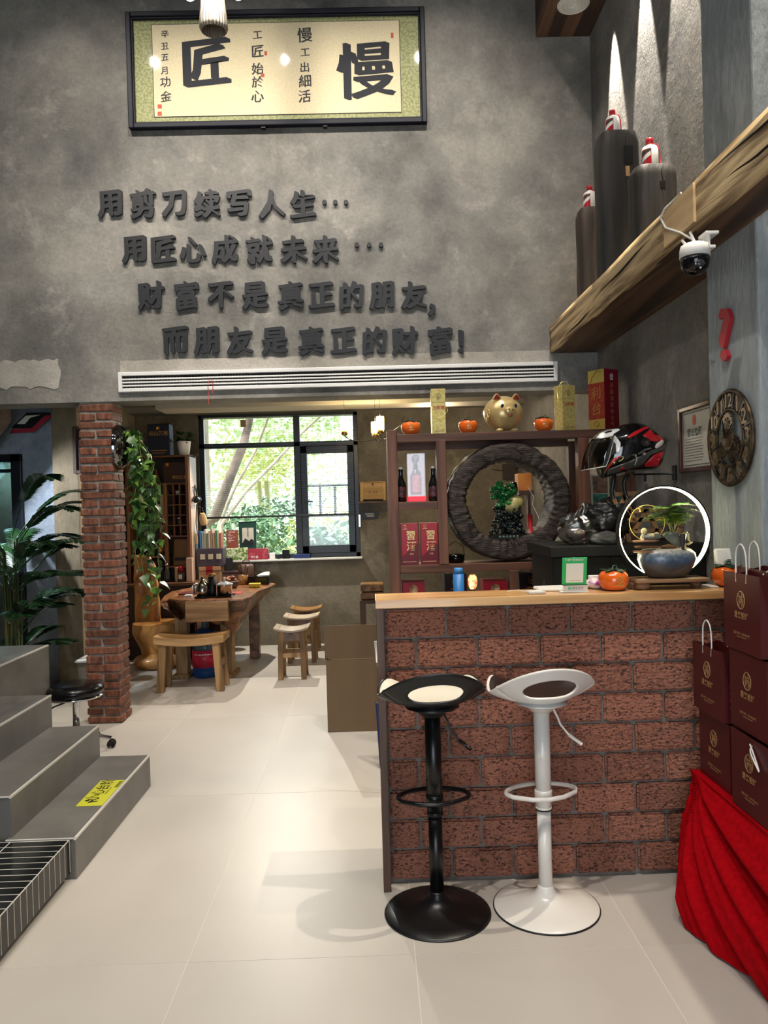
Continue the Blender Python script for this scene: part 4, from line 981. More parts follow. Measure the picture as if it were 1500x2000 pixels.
# lowest row, seen over the counter edge
def lowbox(px0, px1, py, lab, m, name='red_gift_box', top=None, emb=True, txt=None, Y=4.86):
    a, c = at(px0, py, Y), at(px1, py, Y); t = thing(name, lab, 'gift box', ((a.x+c.x)/2, Y+.08, .886))
    put('box', MB().box(a.x, c.x, Y, Y+.16, .886, a.z), m, t, bev=.002)
    if emb: put('medallion', MB().cyl(((a.x+c.x)/2, Y-.002, a.z-.085 if emb == 1 else a.z-.05), ((a.x+c.x)/2, Y+.001, a.z-.085 if emb == 1 else a.z-.05), .028, n=24), mat('medallion gold', (190, 160, 120), (150, 110, 80), scale=60, rough=.4), t)
    if txt:
        b = MB(); b.torus(((a.x+c.x)/2, Y-.001, a.z-.045), .022, .0018, 'y', 24, 4); b.text('合', frame_front(((a.x+c.x)/2, Y-.002, a.z-.045)), .024, bold=.01)
        b.text('WANHUHUI', frame_front(((a.x+c.x)/2, Y-.002, a.z-.092)), .011, bold=.01) if False else b.box((a.x+c.x)/2-.03, (a.x+c.x)/2+.03, Y-.002, Y-.001, a.z-.094, a.z-.088)
        put('gold_print', b, MATS['gold foil print'], t)
    return t
lowbox(786, 829, 1136, 'red gift box with a pale medallion, under the left bay of the rack', m_rb, emb=2)
lowbox(944, 990, 1134, 'red gift box with a pale medallion, right of the blue flask', m_rb, emb=2)
m_mar = mat('maroon card', (44, 16, 20), rough=.4)
lowbox(868, 912, 1123, 'maroon box with a gold round emblem behind the blue flask', m_mar, 'maroon_gift_box', emb=0, txt=1, Y=4.9)
lowbox(1014, 1062, 1120, 'maroon box with a gold round emblem near the right of the lowest shelf', m_mar, 'maroon_gift_box', emb=0, txt=1, Y=4.9)
p = at(896, 1150, 4.3)
t = thing('blue_flask', 'bright blue capped flask on a small stand behind the counter', 'flask', (p.x, 4.3, .0))
put('body', MB().lathe([(.03, 0), (.031, .01), (.030, .19)], c=(p.x, 4.3, .93), n=24), mat('sky blue plastic', (44, 112, 176), rough=.4), t)
put('cap', MB().lathe([(.026, .19), (.026, .218), (.02, .224), (0, .224)], c=(p.x, 4.3, .93), n=24), mat('cap blue', (60, 130, 190), rough=.4), t)
put('stand', MB().box(p.x-.15, p.x+.15, 4.2, 4.4, 0, .929), m_brown, t)
p = at(923, 1138, 4.88)
t = thing('flame_lamp', 'small glowing flame-shaped lamp on the lowest shelf', 'lamp', (p.x, 4.88, .89))
put('base', MB().lathe([(.04, 0), (.04, .03), (.02, .05), (.02, .08)], c=(p.x, 4.88, .886), n=20), m_black, t)
fm = bpy.data.materials.new('flame glow'); fm.use_nodes = True; nt = fm.node_tree; bs = nt.nodes['Principled BSDF']
tc = _n(nt, 'ShaderNodeTexCoord'); nz = _n(nt, 'ShaderNodeTexNoise'); nz.inputs['Scale'].default_value = 40; rp = _n(nt, 'ShaderNodeValToRGB')
rp.color_ramp.elements[0].position = .4; rp.color_ramp.elements[0].color = (.5, .05, .005, 1); rp.color_ramp.elements[1].position = .6; rp.color_ramp.elements[1].color = (1, .55, .2, 1)
nt.links.new(tc.outputs['Object'], nz.inputs[0]); nt.links.new(nz.outputs[0], rp.inputs[0]); nt.links.new(rp.outputs[0], bs.inputs['Emission Color']); bs.inputs['Emission Strength'].default_value = 2
put('flame', MB().ell((p.x, 4.88, 1.015), (.030, .02, .058), 14, 12, fn=lambda d: 1-.25*max(0, d.z)*(1-abs(d.x))), fm, t)
# pans and kettle at the foot of the ring
p = at(890, 1098, 4.95)
t = thing('small_saucepan', 'small black pan with a wire handle left of the log ring', 'pan', (p.x, 4.95, 1.135))
put('pan', MB().lathe([(.05, .0), (.058, .01), (.06, .05), (.055, .052), (.052, .01), (0, .008)], c=(p.x, 4.95, 1.135), n=24), m_blackg, t)
put('handle', MB().tube([(p.x-.058, 4.95, 1.18), (p.x-.05, 4.95, 1.24), (p.x, 4.95, 1.27), (p.x+.05, 4.95, 1.24), (p.x+.058, 4.95, 1.18)], .003, 6), m_black, t)

# ---- right bay: wine rack, bottles, boxes, helmet
def tinbox(px, lab, w=.12):
    p = at(px, 968, 4.90); t = thing('painted_tin_box', lab, 'box', (p.x, 4.9, 1.474), group='painted tea boxes in the right bay of the rack')
    put('box', MB().box(-w/2, w/2, -.05, .05, 0, .20), mat('box cream trim', (150, 150, 130), rough=.4), t, local=True, bev=.003)
    put('landscape_print', MB().box(-w/2+.012, w/2-.012, -.0515, -.05, .012, .075), mat('green mountain print', (18, 60, 52), (40, 110, 96), scale=30, stretch=(1, 1, 3), contrast=(.45, .55)), t, local=True)
    put('portrait_print', MB().box(-w/2+.012, w/2-.012, -.0515, -.05, .08, .19), mat('brown painted print', (60, 44, 38), (120, 92, 76), scale=30), t, local=True)
tinbox(1168, 'painted tea box left of the helmet strap in the rack'); tinbox(1207, 'painted tea box right of the helmet strap in the rack', .10)
t = thing('wooden_wine_rack', 'light wooden lattice wine rack on the black cabinet', 'wine rack', (1.35, 3.95, 1.275))
m_lat = wood('lattice pine', (120, 88, 56), (150, 112, 74), 'z', rough=.5)
wy = 4.0
def wl(a, b_, Y=wy): put('lath', MB().bar(at(*a, Y), at(*b_, Y), .012, .022), m_lat, t); 
for a, b_ in (((1195, 966), (1222, 1030)), ((1222, 966), (1196, 1018)), ((1218, 966), (1240, 1020)), ((1180, 985), (1172, 1000)), ((1215, 1000), (1300, 994)), ((1240, 1035), (1262, 995)), ((1200, 1018), (1216, 1060)), ((1225, 1016), (1300, 1013)), ((1216, 1038), (1292, 1036)), ((1216, 1038), (1206, 1064)), ((1222, 1030), (1230, 1064)), ((1262, 995), (1284, 1036)), ((1284, 1036), (1262, 1066)), ((1206, 1064), (1310, 1062)), ((1195, 966), (1260, 962)), ((1310, 990), (1330, 1030)), ((1330, 1030), (1312, 1062))): wl(a, b_)
p = at(1184, 990, 3.95); q_ = at(1153, 993, 3.80)
t = thing('wine_bottle', 'dark wine bottle with an orange capsule lying in the lattice wine rack', 'bottle', tuple(p))
def lb(prof, A, B_):   # lathe along a direction
    d = (B_-A); l = d.length; M = Matrix.Translation(A) @ d.to_track_quat('Z', 'Y').to_matrix().to_4x4()
    return MB().lathe(prof, M=M, n=24)
A_ = at(1196, 990, 4.12); B2 = at(1153, 992, 3.98)
put('glass_body', lb([(0, -.19), (.034, -.188), (.036, -.18), (.036, -.0), (.030, .025), (.015, .05), (.013, .075)], A_, B2), mat('dark wine glass', (10, 12, 12), rough=.05, coat=1), t)
put('capsule', lb([(.0145, .055), (.0150, .12), (.013, .124), (0, .124)], A_, B2), mat('orange capsule', (170, 70, 30), rough=.3), t)
m_blk = mat('black cabinet', (17, 18, 18), rough=.6, spec=.3)
t = thing('black_cabinet', 'black cabinet behind the counter carrying bags and the lattice wine rack', 'cabinet', (1.25, 4.0, 0))
ca = at(1075, 1069, 3.75)
put('body', MB().box(ca.x+.02, 1.64, 3.78, 4.3, 0, 1.235), m_blk, t, bev=.004); put('top_plate', MB().box(ca.x, 1.645, 3.75, 4.32, 1.237, ca.z), m_blk, t, bev=.003)
put('seam', MB().box(ca.x+.30, ca.x+.304, 3.776, 3.781, 0, 1.235), m_blackg, t)

# bags on the cabinet
def sack(name, c, r, m, lab, cat, seed, amp=.25, knot=None, M=None, freq=2.5):
    t = thing(name, lab, cat, (c[0], c[1], c[2]-r[2]))
    def f(d):
        q = 1+amp*noise.noise((d.x*freq+seed, d.y*freq, d.z*freq))+.4*amp*noise.noise((d.x*7, d.y*7+seed, d.z*7))
        if d.z < -.6: q *= min(1, .62/abs(d.z)) if False else 1
        return q
    b = MB().ell(c, r, 40, 26, fn=f)
    zmin = c[2]-r[2]*.82; b.v = [(x, y, max(z, zmin)) for x, y, z in b.v]
    put('bag_body', b, m, t)
    if knot:
        for pts in knot: put('bag_handle', MB().grid(lambda u, v, P=pts: tuple(Vector(P[0]).lerp(Vector(P[1]), u) if u < .5 and False else (lambda a, bb, cc: (a*(1-u)**2+bb*2*u*(1-u)+cc*u*u))(Vector(P[0]), Vector(P[1]), Vector(P[2]))+Vector((.012*(v-.5)*(1+.5*math.sin(u*9)), .004*math.sin(v*8), .010*(v-.5)))), 14, 4), m, t)
    return t
zc = ca.z+.001
sack('clear_plastic_bag', (at(1130, 1040, 3.92).x, 3.92, zc+.068), (.100, .09, .083), m_bag, 'crumpled clear plastic bag with knotted handles on the black cabinet', 'bag', 3, .30,
     knot=[((at(1120, 1015, 3.9)), (at(1133, 985, 3.9)), (at(1141, 982, 3.9))), ((at(1135, 1015, 3.9)), (at(1146, 985, 3.9)), (at(1138, 982, 3.9))), ((at(1105, 1030, 3.9)), (at(1128, 1005, 3.9)), (at(1138, 990, 3.9)))])
single('snack_packet', MB().ell((at(1105, 1045, 3.9).x+.05, 3.9, zc+.052), (.05, .03, .035), 12, 8, fn=lambda d: 1+.2*noise.noise(d*3)), mat('packet', (120, 110, 108), (200, 70, 90), scale=14, contrast=(.6, .7), rough=.3), 'pale packet with a pink spot inside the clear plastic bag', 'packet')
m_blkbag = mat('black bag plastic', (22, 23, 24), rough=.35, bump=.8, bscale=9)
sack('black_bag', (at(1185, 1022, 4.0).x, 4.03, zc+.105), (.13, .09, .115), m_blkbag, 'crumpled black bag on the cabinet beneath the wine bottle', 'bag', 8, .35)
sack('grey_bag', (at(1183, 1055, 3.86).x, 3.87, zc+.028), (.085, .05, .035), mat('grey cloth bag', (86, 86, 84), (60, 60, 60), scale=20, rough=.7), 'small grey pouch in front of the black bag', 'bag', 5, .2)
# small pale bits on the cabinet's front edge
single('metal_clip', MB().box(at(1118, 1075, 3.74).x, at(1124, 1075, 3.74).x, 3.742, 3.749, 1.17, 1.236), mat('clip steel', (170, 170, 172), metal=.8, rough=.3), 'small steel clip hanging on the front of the black cabinet', 'clip')

# ---- helmet on a wall bracket
HY = 3.98; hc = at(1226, 878, HY); SC = HY/1500/5.357
t = thing('motorcycle_helmet', 'black, red and white full-face motorcycle helmet with raised clear visor', 'helmet', tuple(hc), 0)
m_hb = mat('helmet black', (12, 12, 14), rough=.07, coat=1); m_hr = mat('helmet red', (176, 24, 36), rough=.12, coat=1); m_hw = mat('helmet white', (222, 222, 222), rough=.15, coat=1); m_hg = mat('helmet grey', (70, 68, 68), rough=.3, coat=.4)
C0 = at(1120+560/5.357, 780+540/5.357, HY)
def hx_(q): return C0.x+(q[0]-560)*SC
def hz_(q): return C0.z-(q[1]-540)*SC
TOPC = [(200, 405), (250, 352), (310, 318), (370, 300), (440, 292), (500, 268), (570, 252), (640, 245), (720, 262), (800, 312), (870, 372), (930, 412), (975, 440)]
BOTC = [(200, 520), (232, 600), (262, 700), (268, 790), (290, 828), (400, 792), (520, 765), (700, 752), (830, 748), (872, 720), (915, 610), (945, 510), (975, 446)]
def interp(C, x):
    for i in range(len(C)-1):
        if C[i][0] <= x <= C[i+1][0]: f = (x-C[i][0])/(C[i+1][0]-C[i][0]+1e-9); return C[i][1]*(1-f)+C[i+1][1]*f
    return C[0][1] if x < C[0][0] else C[-1][1]
def hw_(x): return .128*max(.03, 1-abs((x-570)/(385 if x < 570 else 420))**2.6)**.5
def hsurf(x, f, off=0):
    """point of the shell: x along the side view, f the angle round the section (0 top, pi/2 near side, pi bottom)"""
    zt_, zb_ = interp(TOPC, x), interp(BOTC, x); zc, hh = (zt_+zb_)/2, (zb_-zt_)/2
    e = 2.5; c, s_ = math.cos(f), math.sin(f); k = (abs(c)**e+abs(s_)**e)**(-1/e)
    return Vector((hx_((x, 0)), C0.y-(hw_(x)+off)*s_*k, hz_((0, zc-hh*c*k))+off*c))
b = MB().grid(lambda u, v: tuple(hsurf(200+775*(.5-.5*math.cos(PI*v)), 2*PI*u)), 48, 44, closed_u=True); put('shell', b, m_hb, t)
def hpoly(name, pts, m, off=.0015):
    bm = bmesh.new(); f = bm.faces.new([bm.verts.new((x, 0, -z)) for x, z in pts]); bmesh.ops.triangulate(bm, faces=[f])
    for _ in range(5):
        L_ = [e for e in bm.edges if e.calc_length() > 30]
        if L_: bmesh.ops.subdivide_edges(bm, edges=L_, cuts=1); bmesh.ops.triangulate(bm, faces=bm.faces[:])
    for v in bm.verts:
        x, z = v.co.x, -v.co.z; zt_, zb_ = interp(TOPC, x), interp(BOTC, x); zc, hh = (zt_+zb_)/2, (zb_-zt_)/2
        q = min(.995, abs(z-zc)/hh); e = 2.5; y = (1-q**e)**(1/e)
        v.co = Vector((hx_((x, 0)), C0.y-(hw_(x)*max(.05, y)+off), hz_((0, z))))
    me = bpy.data.meshes.new(name); bm.to_mesh(me); bm.free(); me.materials.append(m); me.polygons.foreach_set('use_smooth', [True]*len(me.polygons))
    return put(name, me, None, t, solid=.0015, soff=0)
hpoly('face_opening', [(205, 440), (345, 425), (395, 500), (372, 575), (300, 615), (262, 640), (235, 590), (212, 520)], mat('helmet liner', (52, 47, 42), (30, 27, 26), scale=8, rough=.7), .0012)
hpoly('white_brow', [(212, 405), (255, 356), (330, 322), (430, 312), (440, 330), (365, 372), (345, 408), (250, 418)], m_hw, .0022)
hpoly('white_visor_frame', [(345, 408), (372, 392), (415, 470), (405, 560), (380, 582), (368, 560), (384, 505), (345, 440)], m_hw, .0024)
hpoly('brow_vent', [(290, 350), (325, 335), (365, 335), (350, 350), (300, 362)], m_hb, .004)
hpoly('red_stripe', [(480, 412), (560, 360), (700, 302), (780, 300), (660, 348), (560, 402), (500, 425)], m_hr)
hpoly('red_flash', [(640, 402), (742, 330), (715, 385), (895, 406), (890, 442), (830, 468), (720, 460), (690, 412)], m_hr)
hpoly('grey_panel', [(300, 735), (520, 655), (700, 565), (890, 505), (880, 545), (720, 605), (650, 700), (420, 765), (305, 795)], m_hg, .001)
hpoly('red_flash', [(668, 695), (760, 602), (872, 562), (800, 660), (832, 720), (700, 722)], m_hr, .002)
hpoly('red_chin_line', [(278, 745), (345, 622), (430, 600), (370, 642), (322, 700), (284, 752)], m_hr, .002)
hpoly('red_chin_mark', [(418, 750), (445, 710), (490, 742)], m_hr, .002)
hpoly('white_side_vent', [(766, 515), (790, 482), (855, 447), (878, 457), (878, 475), (850, 505), (790, 536), (768, 534)], mat('vent pinkish white', (206, 192, 190), rough=.3), .005)
def hdisc(nm, q, r, th, m):
    y0 = C0.y-hw_(q[0])*.97; put(nm, MB().cyl((hx_(q), y0+.01, hz_(q)), (hx_(q), y0-th, hz_(q)), r, r*.8, 22), m, t)
hdisc('pivot_cover', (668, 470), .028, .006, mat('smoked knob', (44, 40, 42), rough=.15)); hdisc('pivot_screw', (648, 590), .010, .008, MATS['clip steel']) if 'clip steel' in MATS else None
put('visor_lever', MB().tube([Vector((hx_(q), C0.y-.131, hz_(q))) for q in ((530, 600), (560, 595), (570, 650), (548, 705))], [.004, .005, .004, .003], 6), MATS['clip steel'], t)
put('visor_lever', MB().tube([Vector((hx_(q), C0.y-.131, hz_(q))) for q in ((590, 590), (660, 550), (720, 535))], [.006, .007, .004], 6), m_hg, t)
XF = [(190, 425), (160, 470), (130, 530), (108, 590), (95, 650), (86, 730)]; XS = [(360, 392), (345, 450), (325, 520), (312, 570), (300, 620), (262, 705)]
def vis(u, v):
    f = v*5; i = min(4, int(f)); g = f-i; a = -PI/2+PI*u; F_ = [XF[i][k]*(1-g)+XF[i+1][k]*g for k in (0, 1)]; S_ = [XS[i][k]*(1-g)+XS[i+1][k]*g for k in (0, 1)]
    c = math.cos(a)**.8; x = S_[0]*(1-c)+F_[0]*c; z = S_[1]*(1-c)+F_[1]*c
    return (hx_((x, 0)), C0.y+.118*math.sin(a), hz_((0, z)))
put('visor', MB().grid(vis, 30, 14), m_visor, t)
put('visor_edge', MB().tube([vis(u/30, 1) for u in range(31)], .0022, 6), mat('clear edge', (200, 196, 186), rough=.2), t)
put('visor_edge', MB().tube([vis(0, v/14) for v in range(15)], .0018, 6), MATS['clear edge'], t)
hp = [Vector((hx_((400, 0)), C0.y-.03, hz_((0, 780)))), Vector((hx_((375, 0)), C0.y-.03, hz_((0, 870)))), Vector((hx_((385, 0)), C0.y-.02, hz_((0, 960)))), Vector((hx_((395, 0)), C0.y-.02, hz_((0, 1040))))]
for dx in (0, .065): put('strap', MB().tube([p+Vector((dx+.006*math.sin(i*2+dx*30), 0, 0)) for i, p in enumerate(hp)], [.011, .012, .010, .010], 6), m_black, t)
wbk = onx(1320, 925, 1.65)
t = thing('helmet_bracket', 'black wall bracket holding the motorcycle helmet', 'bracket', (1.64, wbk.y, wbk.z))
put('plate', MB().box(1.635, 1.65, wbk.y-.02, wbk.y+.02, wbk.z-.035, wbk.z+.045), m_black, t, bev=.002)
put('arm', MB().tube([(1.64, wbk.y, wbk.z+.0), (1.40, wbk.y-.05, wbk.z+.0), (1.36, 4.0, wbk.z+.01)], .005, 8), m_black, t)
put('arm_foot', MB().box(1.46, 1.475, wbk.y-.04, wbk.y-.025, wbk.z-.04, wbk.z), m_black, t)
# ================================================================ ON THE COUNTER
CT = 1.1475
# payment stand: green board with a blank white field, leaning back on a white foot
p = at(1125, 1159, 3.06)
t = thing('payment_stand', 'green payment stand with a white panel standing on the counter', 'sign stand', (p.x, 3.065, CT+.0), R(-3))
TI = Matrix.Rotation(R(14), 4, 'X')
def tb(x0, x1, z0, z1, y0=0, y1=.003): return MB().box(x0, x1, y0, y1, z0, z1, TI)
m_green = mat('payment green', (54, 186, 98), rough=.35)
put('foot', MB().box(-.058, .052, -.004, .045, 0, .003), m_white, t, local=True, bev=.001)
put('white_board', tb(-.050, .048, .002, .036), m_whitem, t, local=True, bev=.001)
put('green_board', tb(-.056, .042, .034, .146), m_green, t, local=True, bev=.0015)
put('green_lip', tb(-.052, .046, .030, .035, -.002, .002), mat('dark green', (20, 110, 60)), t, local=True)
put('white_panel', tb(-.040, .028, .042, .122, -.0015, 0), mat('panel cream', (240, 234, 214), rough=.5), t, local=True)
FT = TI @ frame_front((0, -.0012, 0))
b = MB(); b.text('推荐使用微信支付', TI @ frame_front((-.007, -.0012, .137)), .0098, bold=.03); put('white_print', b, m_whitem, t, local=True)
b = MB(); b.text('微信支付', TI @ frame_front((.008, -.0012, .018)), .0115, bold=.01); b.box(-.026, .018, -.0022, -.0016, .050, .0515, TI); put('grey_print', b, mat('print light grey', (150, 150, 146)), t, local=True)
b = MB(); b.ell((-.024, -.001, .018), (.0068, .001, .0056), 18, 10, M=TI); put('green_mark', b, m_green, t, local=True)
b = MB(); b.bar(TI @ Vector((-.027, -.0024, .019)), TI @ Vector((-.025, -.0024, .0165)), .0012); b.bar(TI @ Vector((-.025, -.0024, .0165)), TI @ Vector((-.020, -.0024, .0205)), .0012); put('tick_print', b, m_whitem, t, local=True)
# card reader, white tray, cable, purple cloth
p = at(1047, 1158, 3.06)
t = thing('card_reader', 'small flat white box with a cable on the counter left of the payment stand', 'card reader', (p.x, 3.07, CT), R(4))
put('body', MB().box(-.034, .034, -.03, .03, .0005, .010), mat('reader grey', (196, 194, 190), rough=.4), t, local=True, bev=.002); put('screen', MB().box(-.026, .026, -.022, .022, .010, .0105), m_whitem, t, local=True)
put('cable', MB().tube([(-.034, .01, .006), (-.06, .03, .012), (-.085, .04, .010), (-.10, .06, .004)], .0016, 6), m_whitem, t, local=True)
p = at(1078, 1153, 3.15)
t = thing('white_tray', 'flat white tray half hidden behind the payment stand', 'tray', (p.x, 3.15, CT)); put('tray', MB().box(p.x-.065, p.x+.06, 3.115, 3.215, CT+.0005, CT+.012), m_whitem, t, bev=.004); put('rim', MB().box(p.x-.062, p.x+.057, 3.118, 3.212, CT+.012, CT+.014), m_white, t, bev=.001)
p = at(1165, 1150, 3.16)
b = MB().ell((p.x, 3.165, CT+.022), (.045, .03, .022), 20, 12, fn=lambda d: 1+.3*noise.noise(d*2.6)); b.v = [(x, y, max(z, CT+.0006)) for x, y, z in b.v]
single('purple_pouch', b, mat('purple pouch', (150, 40, 130), (214, 196, 196), scale=16, rough=.5, contrast=(.5, .58)), 'purple and white pouch between the payment stand and the persimmon jar', 'pouch')
single('white_box_lid', MB().box(at(1165, 1128, 3.19).x-.03, at(1165, 1128, 3.19).x+.02, 3.195, 3.215, CT+.001, CT+.052), m_whitem, 'small white box standing behind the purple pouch', 'box', bev=.002)

# ring lamp fountain
fc = at(1302, 1058, 3.11); fx = fc.x
t = thing('ring_lamp_fountain', 'glowing ring lamp with a blue glazed water bowl on a driftwood stand', 'tabletop fountain', (fx, 3.11, CT))
m_drift = wood('driftwood', (70, 48, 34), (140, 106, 74), 'x', scale=12, rough=.5, bump=.4, contrast=(.35, .65))
zb = CT
def drift(x0, x1, y0, y1, z0, z1, sd):
    return MB().grid(lambda u, v: (x0+(x1-x0)*u, (y0+y1)/2+(y1-y0)/2*math.cos(2*PI*v)*(1+.12*noise.noise((u*6, v*3, sd))), (z0+z1)/2+(z1-z0)/2*math.sin(2*PI*v)*(1+.25*noise.noise((u*7, v*4, sd+3)))), 20, 14)
put('stand_leg', MB().lathe([(.0, .0), (.024, .002), (.028, .014), (.022, .030), (0, .032)], c=(at(1258, 1150, 3.07).x, 3.09, zb), n=16, sx=1.2), m_drift, t)
put('stand_leg', MB().lathe([(.0, .0), (.022, .002), (.026, .014), (.020, .030), (0, .032)], c=(at(1362, 1150, 3.07).x, 3.09, zb), n=16, sx=.8), m_drift, t)
put('stand_leg', MB().box(at(1234, 1150, 3.1).x, at(1246, 1150, 3.1).x, 3.10, 3.18, zb, zb+.028), m_drift, t, bev=.004)
put('stand_board', MB().box(at(1233, 1140, 3.11).x, at(1375, 1140, 3.11).x, 3.05, 3.185, zb+.028, zb+.044), m_drift, t, bev=.005)
zs = zb+.044
RO = .192; rc = Vector((fx-.003, 3.135, zs+RO-.008))
m_glow = mat('warm white led', (255, 244, 190), emit=26)
def ringf(r0, r1, y0, y1, m, nm):
    b = MB(); P = [(r0, y0), (r1, y0), (r1, y1), (r0, y1)]; n = 72; vs = []; fs = []
    for i in range(n):
        a = 2*PI*i/n
        for r, y in P: vs.append((rc.x+r*math.cos(a), rc.y+y, rc.z+r*math.sin(a)))
    for i in range(n):
        for j in range(4): fs.append((i*4+j, ((i+1) % n)*4+j, ((i+1) % n)*4+(j+1) % 4, i*4+(j+1) % 4))
    b.add(vs, fs, False); return put(nm, b, m, t)
ringf(RO-.006, RO, -.016, .016, mat('lamp ring black', (14, 14, 13), rough=.3), 'lamp_ring'); ringf(RO-.0105, RO-.006, -.013, .013, m_glow, 'led_strip')
bowlm = mat('glazed bowl', (48, 66, 84), (104, 96, 84), scale=22, rough=.3, bump=.6, bscale=70, coat=.3)
def bowl_mat():
    m = bpy.data.materials.new('glazed bowl gradient'); m.use_nodes = True; nt = m.node_tree; bs = nt.nodes['Principled BSDF']; L = nt.links.new
    tc = _n(nt, 'ShaderNodeTexCoord'); sp = _n(nt, 'ShaderNodeSeparateXYZ'); L(tc.outputs['Object'], sp.inputs[0])
    nz = _n(nt, 'ShaderNodeTexNoise'); nz.inputs['Scale'].default_value = 60; nz.inputs['Detail'].default_value = 5; L(tc.outputs['Object'], nz.inputs[0])
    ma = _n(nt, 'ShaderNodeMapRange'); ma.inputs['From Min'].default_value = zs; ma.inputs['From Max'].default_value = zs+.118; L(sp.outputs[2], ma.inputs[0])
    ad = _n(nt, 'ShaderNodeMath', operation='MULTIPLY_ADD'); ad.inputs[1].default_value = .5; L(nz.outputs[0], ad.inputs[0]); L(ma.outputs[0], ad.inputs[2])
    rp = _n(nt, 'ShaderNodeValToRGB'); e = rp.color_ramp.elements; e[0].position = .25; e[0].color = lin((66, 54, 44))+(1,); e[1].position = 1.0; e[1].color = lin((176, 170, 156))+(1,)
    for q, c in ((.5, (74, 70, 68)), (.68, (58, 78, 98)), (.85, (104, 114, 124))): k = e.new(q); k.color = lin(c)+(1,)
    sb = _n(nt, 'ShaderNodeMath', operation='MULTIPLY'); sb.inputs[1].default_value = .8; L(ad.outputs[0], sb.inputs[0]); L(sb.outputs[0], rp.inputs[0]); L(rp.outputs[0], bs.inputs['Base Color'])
    bp = _n(nt, 'ShaderNodeBump'); bp.inputs['Strength'].default_value = .5; bp.inputs['Distance'].default_value = .003; L(nz.outputs[0], bp.inputs['Height']); L(bp.outputs[0], bs.inputs['Normal'])
    bs.inputs['Roughness'].default_value = .3; bs.inputs['Coat Weight'].default_value = .3; return m
bpr = [(0, 0), (.070, .0), (.084, .012), (.108, .045), (.119, .075), (.116, .098), (.100, .114), (.088, .120), (.084, .117), (.088, .105), (.086, .10), (0, .10)]
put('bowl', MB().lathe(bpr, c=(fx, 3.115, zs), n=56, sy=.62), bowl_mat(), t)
put('water', MB().lathe([(.086, .108), (0, .108)], c=(fx, 3.115, zs), n=40, sy=.6), mat('dark water', (30, 36, 34), rough=.03), t)
for k, (pa, pb, h) in enumerate((((1238, 1078), (1296, 1078), .010), ((1241, 1069), (1290, 1068), .011), ((1237, 1058), (1288, 1056), .010))):
    a, c_ = at(*pa, 3.08), at(*pb, 3.08)
    put('slate_stack', MB().grid(lambda u, v: (a.x+(c_.x-a.x)*u+.004*noise.noise((k, v*3, u)), 3.095+.030*math.cos(2*PI*v)*(1-.5*abs(2*u-1)**4), a.z+(c_.z-a.z)*u+h*.6*math.sin(2*PI*v)*(1-.6*abs(2*u-1)**4)), 18, 12), wood('carved root', (86, 54, 36), (176, 132, 96), 'x', scale=14, rough=.35), t)
a, c_ = at(1290, 1072, 3.12), at(1346, 1080, 3.12)
put('root_arm', MB().tube([a, a.lerp(c_, .3)+Vector((0, 0, .008)), a.lerp(c_, .7)+Vector((0, 0, .004)), c_], [.012, .017, .016, .005], 10), MATS['carved root'] if 'carved root' in MATS else m_drift, t)
# leaf cup with fern
cc = at(1318, 1050, 3.10)
def cup(u, v):
    a = 2*PI*u; h = v; r = .046*(h**.6)*(1+.12*math.cos(2*a)); return (cc.x+r*math.cos(a)-.016*(1-h)*0+.018*(1-h), 3.10+.7*r*math.sin(a), cc.z-.042+.060*h+.006*math.cos(3*a)*h)
put('leaf_cup', MB().grid(cup, 28, 8, closed_u=True), mat('grey green glaze', (96, 104, 92), (150, 150, 130), scale=18, rough=.25, coat=.4), t, solid=.003)
put('leaf_spout', MB().grid(lambda u, v: (cc.x+.016+.014*(u-.5)*2*(1-v*.8), 3.062-.012*math.sin(PI*u)*(1-v), cc.z+.016-.075*v), 8, 8), mat('dark leaf glaze', (52, 46, 50), (70, 60, 60), scale=20, rough=.15), t, solid=.002)
put('gilt_rim', MB().tube([(cc.x+.03, 3.08, cc.z+.018), (cc.x+.044, 3.075, cc.z+.014), (cc.x+.045, 3.075, cc.z-.012), (cc.x+.055, 3.07, cc.z-.018), (cc.x+.04, 3.07, cc.z-.028), (cc.x+.03, 3.07, cc.z-.024), (cc.x+.032, 3.068, cc.z-.05), (cc.x+.022, 3.066, cc.z-.063)], [.003, .005, .004, .006, .005, .003, .003, .002], 7), mat('gilt cream', (204, 186, 120), rough=.25), t)
put('falling_water', MB().tube([(cc.x+.022, 3.062, cc.z-.045), (cc.x+.023, 3.062, cc.z-.085)], [.006, .003], 8), glass_thin('water stream', (230, 235, 235), .35), t)
# fern: stems and feathery fronds
rr = random.Random(11); stem = MB(); 
tops = []
for k in range(9):
    x0 = cc.x-.004+rr.uniform(-.012, .016); tx = cc.x-.010+rr.uniform(-.035, .035); tz = cc.z+rr.uniform(.075, .115)
    stem.tube([(x0, 3.10, cc.z+.01), ((x0+tx)/2+.004, 3.10+rr.uniform(-.01, .01), (cc.z+tz)/2), (tx, 3.10+rr.uniform(-.02, .02), tz)], [.0022, .0018, .0012], 5); tops.append((tx, tz))
put('fern_stem', stem, mat('fern stem', (148, 140, 84), rough=.5), t, kind='stuff')
def frond(x, y, z, dx, dy, dz, L, mb):
    d = Vector((dx, dy, dz)).normalized(); s_ = d.cross(Vector((0, 0, 1))).normalized(); n = max(7, int(L/.006))
    P0 = Vector((x, y, z))
    for i in range(n):
        f = i/n; p_ = P0+d*L*f+Vector((0, 0, -.25*L*f*f)); w = .030*math.sin(PI*(.12+.86*f))
        for sgn in (-1, 1):
            q0 = p_; q1 = p_+s_*sgn*w+d*.006+Vector((0, 0, rr.uniform(-.003, .002))); q2 = p_+d*.0075
            mb.add([q0, q1, q2], [(0, 1, 2)], True)
